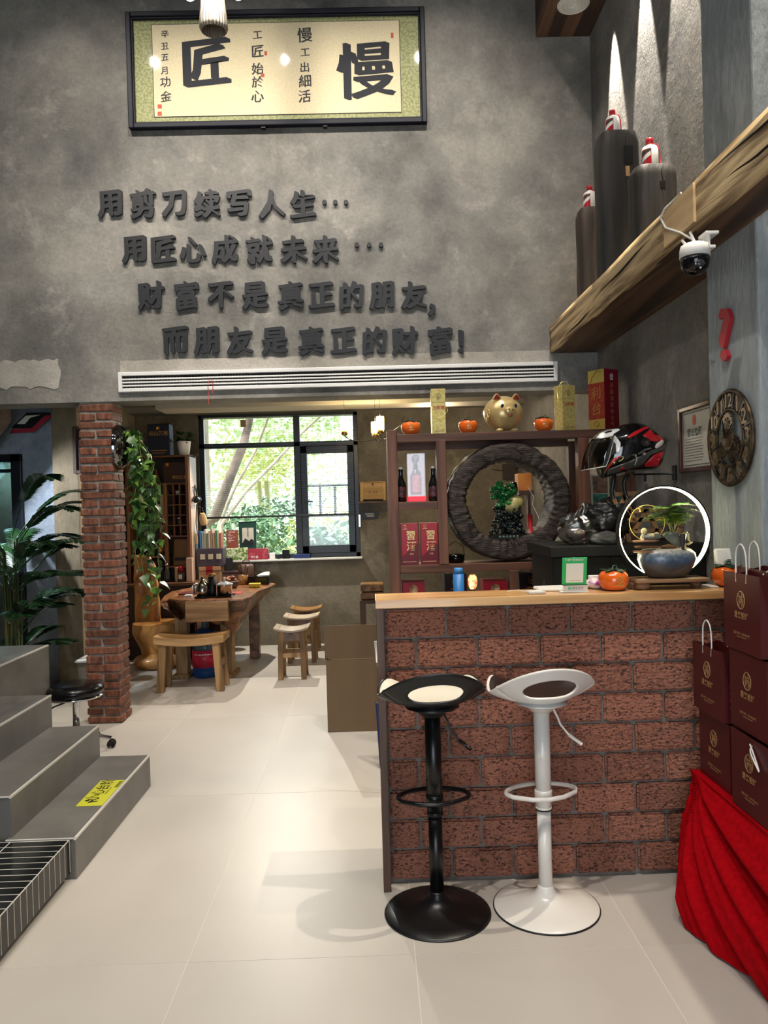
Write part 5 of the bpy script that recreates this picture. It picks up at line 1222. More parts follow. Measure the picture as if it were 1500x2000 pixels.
m_fern = mat('fern green', (130, 176, 44), (170, 206, 70), scale=30, rough=.5); m_fernd = mat('fern dark', (56, 92, 40), (84, 124, 52), scale=30, rough=.5)
for (k0_, k1_, mm, spread, zz, cnt) in ((0, 1, m_fern, .06, .085, 26), (0, 1, m_fernd, .12, .115, 20)):
    for k in range(cnt):
        mb = MB(); a = rr.uniform(0, 2*PI); L = rr.uniform(.045, .075) if mm is m_fern else rr.uniform(.08, .13)
        x = cc.x-.012+rr.uniform(-.02, .02); z = cc.z+zz+rr.uniform(-.02, .015)
        frond(x, 3.10, z, math.cos(a), .7*math.sin(a), rr.uniform(-.05, .3), L, mb); frond(x, 3.10, z-.01, math.cos(a+.4), .7*math.sin(a+.4), .1, L*.8, mb)
        put('fern_frond', mb, mm, t)
# small gold ring and the reclining monk figure
g = at(1264, 1021, 3.10)
put('small_ring', MB().torus((g.x, 3.10, g.z), .0715, .0014, 'y', 60, 6), mat('gold wire', (206, 180, 96), rough=.3, metal=.6), t)
put('ring_knot', MB().tube([(g.x-.038, 3.095, g.z+.062), (g.x-.033, 3.09, g.z+.058), (g.x-.031, 3.09, g.z+.045)], .0028, 6).tube([(g.x-.048, 3.095, g.z+.055), (g.x-.033, 3.09, g.z+.060), (g.x-.02, 3.09, g.z+.066)], .002, 6), MATS['gold wire'], t)
mk = at(1270, 1050, 3.09); z0 = at(1262, 1052, 3.09).z-.004
m_skin = mat('cream ceramic', (196, 182, 132), (222, 212, 174), scale=20, rough=.35); m_robe = mat('grey ceramic robe', (110, 110, 106), (160, 156, 140), scale=30, rough=.4)
put('monk_body', MB().ell((mk.x+.004, 3.09, z0+.012), (.042, .018, .013), 20, 12, fn=lambda d: 1+.15*noise.noise(d*3)), m_robe, t)
put('monk_head', MB().ell((mk.x-.026, 3.085, z0+.034), (.0125, .012, .0135), 16, 12).tube([(mk.x-.026, 3.087, z0+.024), (mk.x-.034, 3.088, z0+.008), (mk.x-.030, 3.088, z0+.0)], [.007, .008, .007], 8), m_skin, t)
put('monk_ear', MB().ell((mk.x-.034, 3.078, z0+.033), (.003, .002, .005), 8, 6), m_skin, t)
put('monk_face', MB().ell((mk.x-.018, 3.077, z0+.035), (.003, .003, .002), 8, 6).ell((mk.x-.020, 3.076, z0+.028), (.004, .003, .0015), 8, 6), mat('monk features', (90, 70, 50)), t)
put('monk_belly', MB().ell((mk.x+.004, 3.079, z0+.016), (.0105, .010, .009), 14, 10), m_skin, t)
put('monk_hands', MB().tube([(mk.x+.010, 3.076, z0+.022), (mk.x+.020, 3.076, z0+.026), (mk.x+.030, 3.078, z0+.024)], [.004, .0045, .003], 8), m_skin, t)
light('ring_lamp_glow', 'POINT', (fx, 3.0, rc.z+.02), .0001, (1, .95, .7)) if False else None

# router and a folded paper at the right end
rt = at(1428, 1098, 3.18)
t = thing('router', 'white rounded router leaning against the pier at the right end of the counter', 'router', (1.38, 3.2, CT))
bq = Matrix.Translation((rt.x, 3.195, CT+.002)) @ Matrix.Rotation(R(-14), 4, 'X')
put('body', MB().frus((0, 0, 0), (.055, .014), (.050, .011), .15, M=bq), m_whitem, t, bev=.010, seg=4)
put('lamp_slot', MB().box(-.004, .012, -.0155, -.012, .098, .1005, bq), mat('slot grey', (90, 90, 92)), t)
put('badge', MB().lathe([(.012, 0), (.012, .001), (0, .001)], M=bq @ Matrix.Translation((-.01, -.0145, .085)) @ Matrix.Rotation(R(90), 4, 'X'), n=20), mat('badge grey', (150, 150, 150)), t)
pp = at(1385, 1145, 3.12)
single('folded_paper', MB().box(pp.x-.012, pp.x+.022, 3.08, 3.17, CT+.0005, CT+.006), m_whitem, 'small folded white paper right of the driftwood stand', 'paper', bev=.001)

# ================================================================ CARDBOARD AND THINGS LEFT OF THE COUNTER
m_card = mat('cardboard', (92, 74, 53), (104, 84, 60), scale=4, stretch=(1, 1, .2), rough=.8); m_carde = mat('cardboard edge', (150, 122, 88), rough=.8)
t = thing('cardboard_box', 'tall open brown cardboard box standing left of the counter', 'box', (-.16, 5.25, 0))
put('front_panel', MB().box(-.345, .05, 5.150, 5.156, .002, .485), m_card, t); put('back_panel', MB().box(-.345, .05, 5.394, 5.40, .002, .485), m_card, t)
put('side_panel', MB().box(-.345, -.339, 5.156, 5.394, .002, .485), m_card, t); put('side_panel', MB().box(.044, .05, 5.156, 5.394, .002, .485), m_card, t); put('bottom_panel', MB().box(-.339, .044, 5.156, 5.394, .002, .008), m_card, t)
Mh = Matrix.Translation((0, 5.152, .486)) @ Matrix.Rotation(R(6), 4, 'X')
put('front_flap', MB().prism([(-.30, 0), (.05, 0), (.05, .236), (-.352, .236), (-.352, .10), (-.345, .03), (-.33, .008)][::1], .005, Mh), m_card, t); put('flap_crease', MB().box(-.30, .045, -.001, .0, .003, .006, Mh), m_carde, t)
put('side_flap', MB().box(-.352, -.347, 5.17, 5.38, .486, .60), m_card, t)
p = at(742, 1440, 4.5)
t = thing('folding_step_stool', 'navy blue plastic folding stool leaning behind the counter end', 'folding stool', (.02, 4.3, 0))
m_navy = mat('navy plastic', (24, 28, 66), rough=.35)
pa, pb = at(734, 1372, 4.55), at(747, 1508, 4.42)
pb = Vector((pb.x, pb.y, .012)); pa.x += .012
put('side_frame', MB().bar(pa, pb, .035, .03, up=(1, 0, 0)), m_navy, t, bev=.006); put('side_frame', MB().bar(pa+Vector((.26, .02, 0)), pb+Vector((.30, .02, 0)), .03, .02, up=(1, 0, 0)), m_navy, t, bev=.004)
put('seat_board', MB().bar(pa+Vector((.13, .01, -.02)), pa+Vector((.14, .01, -.25)), .26, .02), m_navy, t, bev=.004)
put('knob', MB().ell(pa+Vector((.028, -.02, -.08)), (.014, .01, .022), 10, 8), mat('tan knob', (150, 110, 80)), t)
p = at(736, 1273, 4.0)
t = thing('white_rod', 'white rod end poking out behind the counter edge', 'rod', (p.x, 4.0, 0))
put('grip', MB().cyl((p.x+.004, 4.0, p.z-.055), (p.x-.004, 4.0, p.z+.055), .0095, n=12), m_white, t); put('rod', MB().cyl((p.x+.08, 4.02, .0), (p.x+.004, 4.0, p.z-.055), .006, n=8), m_white, t)
# low shelf with brown packets behind the counter corner
t = thing('low_side_table', 'low dark table end behind the counter corner carrying brown packets', 'table', (.0, 7.2, 0))
q0, q1 = at(703, 1185, 7.2), at(740, 1185, 7.2)
put('top', MB().box(q0.x, q1.x+.35, 7.15, 7.6, .60, .63), m_brown, t); put('leg', MB().box(q0.x, q0.x+.05, 7.15, 7.2, 0, .60), m_brown, t); put('leg', MB().box(q1.x+.3, q1.x+.35, 7.15, 7.2, 0, .6), m_brown, t); put('leg', MB().box(q0.x, q0.x+.05, 7.55, 7.6, 0, .60), m_brown, t)
m_pack = mat('brown packet', (92, 62, 34), (150, 110, 64), scale=18, rough=.4, rnd=.1)
for k in range(2): single('brown_packet', MB().box(q0.x+.01, q1.x+.05, 7.18, 7.4, .632+.078*k, .632+.078*k+.07), m_pack, ['lower of two brown packets on the dark table behind the counter corner', 'upper of two brown packets on the dark table behind the counter corner'][k], 'packet', bev=.012)

# ================================================================ GIFT BAGS AND RED CLOTH AT RIGHT
m_bagp = mat('maroon gift paper', (72, 22, 24), (80, 26, 27), scale=3, rough=.38, spec=.5); m_bagi = mat('bag lining', (110, 86, 84), rough=.7); m_goldfoil = mat('bag gold foil', (196, 156, 106), rough=.35, metal=.3)
def giftbag(label, x, y, z, handles='up', rz=0, w=.25, h=.245, d=.095, barcode=False):
    """bag whose printed face looks to -X; x is that face, y the far edge, z the base"""
    t = thing('gift_bag', label, 'gift bag', (x, y-w/2, z), rz, 'maroon gift bags stacked on the red cloth')
    b = MB(); v = [(0, -w/2, 0), (d, -w/2, 0), (d, w/2, 0), (0, w/2, 0), (0, -w/2, h), (d, -w/2, h), (d, w/2, h), (0, w/2, h)]
    v += [(d/2, -w/2+.022, h*.97), (d/2, w/2-.022, h*.97), (d/2, -w/2, 0), (d/2, w/2, 0), (d/2, -w/2+.004, h*.30), (d/2, w/2-.004, h*.30)]
    b.add(v, [(0, 3, 2, 1), (0, 4, 7, 3), (1, 2, 6, 5), (0, 10, 12, 8, 4), (10, 1, 5, 8, 12), (3, 7, 9, 13, 11), (11, 13, 9, 6, 2)])
    put('paper_body', b, m_bagp, t, local=True, solid=.0012)
    put('lining', MB().box(.003, d-.003, -w/2+.03, w/2-.03, h*.80, h*.802), m_bagi, t, local=True)
    F = lambda y_, z_: Matrix(((0, 0, -1, -.0012), (-1, 0, 0, y_), (0, 1, 0, z_), (0, 0, 0, 1)))
    b = MB(); cy_, cz_ = .0, h*.66
    n = 32; b.torus((-.0013, 0, 0), .026, .0011, 'x', n, 5, M=Matrix.Translation((0, cy_, cz_)) @ Matrix.Scale(1.12, 4, (0, 0, 1)))
    for (a, c_, e, f) in ((-.012, .022, -.012, -.020), (-.004, .010, -.004, -.012), (.008, .024, .008, -.024), (.016, .004, .016, -.016)): b.box(-.002, -.001, cy_-a-.0009, cy_-a+.0009, cz_+f, cz_+c_)
    for (za, ya, yb) in ((.012, -.019, .019), (.003, -.018, .001), (-.004, -.004, .016)): b.box(-.002, -.001, cy_+ya, cy_+yb, cz_+za-.0009, cz_+za+.0009)
    b.text('遇未悦籽' if False else '遇来悦好', F(cy_, h*.66-.050), .024, bold=.02); 
    b.text('湖南·慈利  溪布街88号', F(cy_, h*.23), .0115); b.box(-.002, -.001, -.032, .032, h*.185, h*.189)
    put('gold_print', b, m_goldfoil, t, local=True)
    b = MB()
    for k in range(4):
        b.box(d*.25, d*.75, -w/2-.0015, -w/2-.0005, h*(.52-.10*k), h*(.52-.10*k)+.0025)
    put('side_print', b, m_goldfoil, t, local=True)
    def loop(x_, k):
        if k == 'up': P = [(x_, -.035, h-.03), (x_, -.038, h+.02), (x_, -.030, h+.075), (x_, 0, h+.098), (x_, .030, h+.075), (x_, .036, h+.02), (x_, .035, h-.03)]
        elif k == 'side': P = [(x_+.0, -.035, h-.01), (x_+.02, -.05, h+.02), (x_+.05, -.075, h+.028), (x_+.06, -.04, h+.022), (x_+.03, .0, h+.02), (x_+.0, .035, h-.01)]
        else: P = [(-.004, -.030, h-.02), (-.012, -.035, h-.04), (-.012, -.075, h-.075), (-.010, -.085, h-.085), (-.008, -.05, h-.045), (-.006, -.02, h-.018)]
        Q = []
        for i in range(len(P)-1):
            for f in (0, .33, .66):
                p0, p1, p2, p3 = [Vector(P[max(0, min(len(P)-1, j))]) for j in (i-1, i, i+1, i+2)]
                Q.append(.5*((2*p1)+(-p0+p2)*f+(2*p0-5*p1+4*p2-p3)*f*f+(-p0+3*p1-3*p2+p3)*f**3))
        Q.append(Vector(P[-1])); return MB().tube(Q, .0026, 7)
    hs_ = {'up': [(.002, 'up'), (d-.002, 'side')], 'both': [(.002, 'up'), (d-.004, 'up')], 'down': [(0, 'down')], 'none': []}[handles]
    for x_, k in hs_: put('cord_handle', loop(x_, k), m_whitem, t, local=True)
    if barcode: put('barcode_label', MB().box(d*.3, d*.8, -w/2-.0018, -w/2-.0002, h*.62, h*.78), mat('silver label', (170, 170, 168), (90, 90, 90), scale=60, rough=.3), t, local=True)
    return t
zc0 = .462
BX = 1.215
giftbag('lower maroon gift bag at the far end of the stack, standing on the red cloth', BX+.015, 2.925, zc0+.002, 'none')
giftbag('upper maroon gift bag of the far column, its white handle up against the bricks', BX, 2.935, zc0+.252, 'up', barcode=True, h=.25)
giftbag('lowest maroon gift bag at the right frame edge with a drooping white cord', BX-.005, 2.62, zc0+.002, 'down', h=.262)
giftbag('middle maroon gift bag of the near column at the right frame edge', BX+.005, 2.64, zc0+.268, 'none', h=.262)
giftbag('topmost maroon gift bag at the right edge, its white handle above the counter', BX, 2.66, zc0+.534, 'up', h=.262)
giftbag('maroon gift bag standing behind the topmost one beside the persimmon jar', BX+.115, 2.80, zc0+.534, 'both', h=.262, d=.10)
# hidden supports: boxes of the second row that the front bags hide
m_velvet = mat('red velvet', (150, 2, 12), (170, 6, 18), scale=60, rough=.9, spec=.08)
def cloth(u, v):
    # u: 0 far corner (by the counter) .. 1 near end; v: 0 table edge .. 1 floor hem
    y = 2.955-1.55*u
    xt = 1.205+.012*math.sin(u*7); zt = zc0
    yb = 2.955-1.62*u+.05*math.sin(u*3); xb = (1.20-.50*min(u/.16, 1)*.28) if u < .16 else (1.06+.09*min(1, (u-.16)/.3))
    e = v**1.35
    x = xt*(1-e)+xb*e; yy = y*(1-v)+yb*v; z = zt*(1-v)**1.0+.006*v
    # swags: arcs fanning from the far top corner
    dy, dz = (2.955-yy), (zt-z); a = math.atan2(dz, dy+.001); r = math.hypot(dy, dz)
    amp = .036*min(1, r/.18)*(1-.55*abs(2*v-1)**3)
    w_ = a*15+1.6*math.sin(a*2)+r*1.5; x -= amp*((abs(math.sin(w_*.5))**.7)*1.6-.8+.45*math.sin(a*31+1+3*r)+.2*math.sin(a*61+5*r))
    x -= .05*math.sin(PI*v)*(1-math.exp(-r*4))*(.4+.6*math.exp(-((u-.12)/.3)**2))
    if u < .10: x += (.10-u)*.3*math.sin(PI*v)
    return (min(x, 1.215+.02*(v < .02)), yy, max(z, .004+.004*(v > .9)))
b = MB(); b.grid(cloth, 220, 110)
t = thing('red_velvet_cloth', 'bright red velvet cloth draped over the low table under the gift bags', 'cloth', (1.35, 2.5, 0))
put('draped_side', b, m_velvet, t, solid=.003)
put('top_cloth', MB().box(1.205, 1.49, 1.40, 2.955, .449, zc0), m_velvet, t, bev=.006)
t = thing('low_display_table', 'low table hidden under the red velvet cloth', 'table', (1.35, 2.2, 0))
put('top', MB().box(1.225, 1.48, 1.42, 2.94, .42, .447), m_brown, t)
for x in (1.24, 1.44):
    for y in (1.45, 2.88): put('leg', MB().box(x, x+.035, y, y+.035, 0, .42), m_brown, t)

# ================================================================ PENDANT LAMP OVER THE HALL
pc = at(415, -25, 3.7)
t = thing('rope_pendant_lamp', 'rope wrapped pendant lamp with two glowing bulbs at the top edge', 'pendant lamp', (pc.x, pc.y, pc.z))
m_rope = mat('grey hemp rope', (120, 108, 92), (150, 136, 116), scale=30, stretch=(4, 4, .4), rough=.9, bump=.6)
pr = [(.028, .02), (.045, .04), (.050, .0), (.052, -.06), (.062, -.155), (.064, -.195), (.056, -.21), (0, -.212)]
b = MB().grid(lambda u, v: (lambda s_: ((s_[0]*(1+.06*math.cos(2*PI*u*26)))*math.cos(2*PI*u), (s_[0]*(1+.06*math.cos(2*PI*u*26)))*math.sin(2*PI*u), s_[1]))((pr[int(v*6)][0]+(pr[min(7, int(v*6)+1)][0]-pr[int(v*6)][0])*(v*6-int(v*6)), pr[int(v*6)][1]+(pr[min(7, int(v*6)+1)][1]-pr[int(v*6)][1])*(v*6-int(v*6)))), 104, 24, closed_u=True)
put('rope_tassel', b, m_rope, t, local=True)
put('rope_cord', MB().cyl((0, 0, .02), (0, 0, 6.0-pc.z), .012, n=10), m_rope, t, local=True)
m_bulb = mat('bright bulb', (255, 244, 226), emit=28)
for dx in (-.11, .12):
    put('lamp_arm', MB().tube([(0, 0, .10), (dx*.5, 0, .12), (dx, 0, .05)], .006, 8), m_black, t, local=True); put('socket', MB().cyl((dx, 0, .05), (dx, 0, .015), .018, n=14), m_black, t, local=True)
    put('bulb', MB().ell((dx, 0, -.018), (.034, .034, .042), 18, 12), m_bulb, t, local=True)
light('pendant_light', 'POINT', (pc.x+.02, pc.y-.14, pc.z-.02), 18, (.9, .95, 1), shadow_soft_size=.05)
# ================================================================ TEA ROOM
m_live = mat('live edge slab', (104, 62, 38), (186, 128, 84), scale=5, stretch=(1.8, .5, 1), rough=.3, coat=.4, contrast=(.35, .65), distort=2, detail=8)
m_root = mat('gnarled root', (52, 34, 24), (140, 98, 66), scale=6, stretch=(1, 1, 1.4), rough=.35, coat=.3, bump=.8, bscale=10, contrast=(.32, .68), distort=1.5)
m_elm = wood('pale elm', (140, 104, 64), (196, 156, 106), 'x', scale=7, rough=.45); m_elmz = wood('pale elm leg', (112, 84, 52), (164, 128, 84), 'z', scale=7, rough=.5)
t = thing('live_edge_tea_table', 'gnarled live edge wooden tea table with a pale drawer front, under the window', 'table', (-1.45, 7.3, 0))
ZT2 = .742
PT = [(312, 1176), (330, 1169), (352, 1173), (405, 1172.5), (446, 1171), (476, 1170), (489, 1166), (503, 1155), (516, 1150), (527, 1146), (538, 1140), (532, 1133), (500, 1128.5), (440, 1128), (400, 1129), (372, 1136), (352, 1146), (336, 1155), (322, 1163)]
out = [onz(px, py, ZT2) for px, py in PT]
for p_ in out: p_.y = min(p_.y, 8.02)+.0*p_.x
for i_ in (12, 13, 14, 15, 16): out[i_].x = max(out[i_].x, -1.82); cxm = sum(p.x for p in out)/len(out); cym = sum(p.y for p in out)/len(out)
def loopi(u):
    n = len(out); f = u*n; i = int(f) % n; g = f-int(f); P = [out[(i+k) % n] for k in (-1, 0, 1, 2)]
    g2 = g*g*(3-2*g); return P[1].lerp(P[2], g2)
TH = {0: .16, 1: .20, 2: .22, 3: .20, 4: .24, 5: .32, 6: .30, 7: .22, 8: .2, 9: .16, 10: .10, 11: .08, 12: .08, 13: .08, 14: .08, 15: .08, 16: .08, 17: .10, 18: .12}
def tside(u, v):
    n = len(out); f = u*n; i = int(f) % n; g = f-int(f); th = TH[i]*(1-g)+TH[(i+1) % n]*g
    p = loopi(u); s_ = 1-.34*v**1.6+.02*math.sin(v*9)+.05*noise.noise((u*26, v*4, 2))*min(1, v*4)
    return (cxm+(p.x-cxm)*s_, cym+(p.y-cym)*(1-.18*v), ZT2-th*v-.02*noise.noise((u*30, v*3, 5))*v)
put('root_body', MB().grid(tside, 150, 14, closed_u=True), m_root, t)
b = MB(); NN = 150; vs = [tuple(loopi(k/NN)) for k in range(NN)]; b.add([(x, y, ZT2) for x, y, z in vs], [tuple(range(NN))]); put('slab_top', b, m_live, t, solid=.012)
d0, d1 = at(361, 1175, 6.60), at(446, 1213, 6.60)
put('drawer_front', MB().box(d0.x, d1.x, 6.60, 6.66, d1.z, d0.z-.002), m_elm, t, bev=.003)
put('drawer_case', MB().box(d0.x+.01, d1.x-.01, 6.70, 7.3, d1.z, .60), m_brown, t)
for px in (359, 447): 
    lp = at(px, 1319, 7.02); put('leg', MB().box(lp.x-.055, lp.x+.05, 6.97, 7.10, .03, .60), m_elmz, t, bev=.006); put('foot', MB().box(lp.x-.08, lp.x+.075, 6.90, 7.2, 0, .035), m_elmz, t, bev=.006)
for px in (400, 500): 
    lp = at(px, 1260, 7.85); put('leg', MB().box(lp.x-.05, lp.x+.05, 7.75, 7.85, 0, .60), m_root, t, bev=.006)

# objects on the tea table
ZK = ZT2+.0015
def onT(px, py): return onz(px, py, ZK)
tr = onT(420, 1165)
single('black_tea_tray', MB().box(at(381, 1165, 6.8).x, at(455, 1165, 6.8).x, 6.76, 6.95, ZK, ZK+.014), m_blackg, 'flat black tray under the kettle and pot at the front of the tea table', 'tray', bev=.004)
m_steel = mat('brushed steel', (186, 184, 178), rough=.16, metal=1)
ZK2 = ZK+.0155
k = at(396, 1160, 6.85)
t = thing('steel_kettle', 'shiny steel kettle at the left of the black tray', 'kettle', (k.x, 6.85, ZK2))
put('body', MB().lathe([(.052, 0), (.060, .01), (.060, .05), (.052, .09), (.036, .118), (.026, .13), (.022, .14), (0, .144)], c=(k.x, 6.85, ZK2), n=28), m_steel, t)
put('knob', MB().lathe([(.008, .14), (.014, .15), (.012, .16), (0, .162)], c=(k.x, 6.85, ZK2), n=14), m_black, t); put('handle', MB().tube([(k.x-.045, 6.83, ZK2+.10), (k.x-.07, 6.82, ZK2+.09), (k.x-.068, 6.82, ZK2+.03), (k.x-.056, 6.82, ZK2+.02)], .006, 8), m_black, t)
k = at(415, 1155, 6.87)
t = thing('black_thermos', 'tall black vacuum flask with a brass cap between kettle and pot', 'thermos', (k.x, 6.87, ZK2))
put('body', MB().lathe([(.034, 0), (.036, .004), (.036, .160)], c=(k.x, 6.87, ZK2), n=24), mat('matt black', (14, 14, 15), rough=.45), t); put('cap', MB().lathe([(.033, .16), (.033, .183), (.028, .187), (0, .187)], c=(k.x, 6.87, ZK2), n=24), mat('brass', (168, 134, 74), rough=.25, metal=.8), t)
k = at(439, 1158, 6.86)
t = thing('steel_tea_pot', 'steel pot with a wide clear glass lid at the right of the black tray', 'pot', (k.x, 6.86, ZK2))
put('body', MB().lathe([(.064, 0), (.067, .006), (.066, .082), (.070, .088)], c=(k.x, 6.86, ZK2), n=32), m_steel, t)
put('glass_lid', MB().lathe([(.076, .089), (.074, .094), (.045, .108), (.012, .118), (0, .119)], c=(k.x, 6.86, ZK2), n=32), mat('frosty lid', (200, 204, 204), rough=.12, alpha=.85), t); put('lid_knob', MB().lathe([(.008, .118), (.010, .13), (.015, .138), (.012, .146), (0, .148)], c=(k.x, 6.86, ZK2), n=16), mat('frosty lid'), t) if False else put('lid_knob', MB().lathe([(.008, .118), (.010, .13), (.015, .138), (.012, .146), (0, .148)], c=(k.x, 6.86, ZK2), n=16), MATS['frosty lid'], t)
k = at(447, 1142, 7.55)
t = thing('fruit_basket', 'dark basket full of small brown fruit on the tea table', 'basket', (k.x, 7.55, ZK))
put('basket', MB().lathe([(.075, 0), (.09, .02), (.10, .06), (.098, .07), (.09, .06), (.08, .015), (0, .012)], c=(k.x, 7.55, ZK), n=28), m_brown, t)
rr = random.Random(5)
for i in range(16): 
    a = rr.uniform(0, 6.28); r = rr.uniform(0, .07); q = (k.x+r*math.cos(a), 7.55+r*math.sin(a), ZK+.075+rr.uniform(-.01, .03))
    single('fruit', MB().ell(q, (.021, .021, .019), 12, 8), mat('brown fruit', (122, 62, 42), (176, 120, 84), scale=12, rough=.4, rnd=.2), 'small brown fruit heaped in the dark basket on the tea table', 'fruit', 'fruit heaped in the basket')
k = at(475, 1131, 7.85)
t = thing('brown_brush_pot', 'amber brown cup holding dark tea tools on the tea table', 'cup', (k.x, 7.85, ZK))
put('cup', MB().lathe([(.045, 0), (.05, .01), (.05, .10), (.046, .10), (.044, .02), (0, .016)], c=(k.x, 7.85, ZK), n=24), mat('amber cup', (120, 78, 34), rough=.3), t)
for i in range(6): put('tea_tool', MB().tube([(k.x+.012*math.cos(i), 7.85+.012*math.sin(i), ZK+.02), (k.x+.05*math.cos(i*1.1), 7.85+.03*math.sin(i), ZK+.17+.02*(i % 3))], [.003, .006], 6), m_brown, t)
a, c_ = at(487, 1127, 7.9), at(538, 1137, 7.9)
t = thing('black_tissue_tray', 'black box with white tissues at the far right of the tea table', 'box', ((a.x+c_.x)/2, 7.9, ZK))
put('box', MB().box(a.x-.0, c_.x-.05, 7.78, 7.96, ZK, ZK+.085), m_blackg, t, bev=.006); put('tissue', MB().grid(lambda u, v: ((a.x+c_.x)/2-.05+.13*u, 7.85+.03*v+.01*math.sin(u*7), ZK+.088+.035*math.sin(u*2)*v), 10, 6), m_whitem, t, solid=.002)
a = at(497, 1133, 7.55)
single('yellow_packet', MB().box(a.x-.055, a.x+.055, 7.52, 7.6, ZK, ZK+.04), mat('yellow pack', (206, 180, 40), rough=.5), 'yellow packet lying on the tea table in front of the black tissue box', 'packet', bev=.005)
a = at(452, 1120, 7.98)
t = thing('carved_wooden_box', 'dark brown carved box at the back of the tea table', 'box', (a.x, 8.0, ZK)); put('box', MB().box(a.x-.09, a.x+.06, 7.98, 8.12, ZK, ZK+.10), m_brown, t, bev=.004); put('lid', MB().box(a.x-.095, a.x+.065, 7.975, 8.125, ZK+.101, ZK+.125), m_mar, t, bev=.004)
a = at(446, 1112, 8.1)
t = thing('black_speaker', 'small black upright speaker behind the tea table', 'speaker', (a.x, 8.18, ZK)); put('body', MB().box(a.x-.035, a.x+.035, 8.14, 8.2, ZK, ZK+.26), m_black, t, bev=.006); put('grille', MB().box(a.x-.028, a.x+.028, 8.137, 8.14, ZK+.03, ZK+.24), mat('grille', (30, 30, 32), (12, 12, 12), scale=200), t); put('cable', MB().tube([(a.x-.0, 8.12, ZK+.05), (a.x+.02, 8.05, ZK+.10), (a.x+.05, 7.99, ZK+.02)], .004, 6), m_whitem, t)
a = at(478, 1110, 8.1)
t = thing('dark_tea_caddy', 'dark brown wicker caddy behind the amber cup', 'caddy', (a.x, 8.1, ZK)); put('body', MB().lathe([(.07, 0), (.08, .02), (.08, .16), (.07, .18), (0, .185)], c=(a.x, 8.2, ZK), n=20), m_brown, t); put('handle', MB().torus((a.x, 8.2, ZK+.18), .05, .006, 'y', 24, 6), m_brown, t)
a = at(458, 1163, 7.1)
single('red_mat', MB().box(a.x-.02, a.x+.07, 7.0, 7.2, ZK, ZK+.003), mat('red mat', (176, 50, 36)), 'small red cloth lying right of the steel pot', 'mat')
a = at(372, 1155, 7.1)
single('red_notebook', MB().box(a.x-.10, a.x+.05, 7.05, 7.25, ZK, ZK+.012), mat('dark red cover', (96, 30, 30)), 'dark red notebook lying at the left of the tea table', 'notebook', bev=.003)
a = at(370, 1163, 6.95)
single('white_card', MB().box(a.x-.035, a.x+.03, 6.9, 6.96, ZK, ZK+.014), m_whitem, 'small white block at the front left of the tea table', 'card', bev=.002)
a = at(385, 1142, 7.3)
t = thing('tea_bowl_set', 'white bowl with a lid behind the steel kettle', 'bowl', (a.x, 7.3, ZK)); put('bowl', MB().lathe([(.02, 0), (.045, .03), (.05, .055), (.046, .055), (.02, .008), (0, .008)], c=(a.x, 7.3, ZK), n=24), m_white, t); put('lid', MB().lathe([(.045, .058), (.02, .075), (.01, .085), (0, .086)], c=(a.x, 7.3, ZK), n=24), m_white, t)

# water bottle under the table
wbp = onz(397, 1326, 0)
t = thing('water_bottle', 'big blue water bottle with a red label standing under the tea table', 'water bottle', (wbp.x, wbp.y+.12, 0)); wc = (wbp.x, wbp.y+.12, 0)
m_bp = mat('blue bottle plastic', (28, 72, 130), rough=.15, alpha=.93); m_bpc = mat('grey blue bottle plastic', (66, 84, 96), rough=.12, alpha=.9)
put('lower_body', MB().lathe([(.10, 0), (.115, .01), (.118, .05), (.112, .09), (.118, .095)], c=wc, n=36), m_bp, t)
put('label', MB().lathe([(.1195, .095), (.1195, .25)], c=wc, n=36), mat('water label red', (190, 34, 60), (170, 60, 70), scale=14, rough=.4, contrast=(.55, .7)), t)
b = MB()
for i in range(7): F = Matrix.Translation(wc) @ Matrix.Rotation(R(-36+12*i), 4, 'Z') @ frame_front((0, -.1205, .215)); b.box(-.009, .009, -.004, .004, 0, .0005, F)
put('label_print', b, m_whitem, t)
put('upper_body', MB().lathe([(.118, .25), (.112, .27), (.118, .30), (.118, .36), (.10, .40), (.05, .435), (.028, .45), (.026, .50), (.030, .505), (.030, .53), (0, .532)], c=wc, n=36), m_bpc, t)
put('blue_shoulder', MB().lathe([(.1186, .34), (.1015, .402), (.051, .437)], c=wc, n=36), m_bp, t)

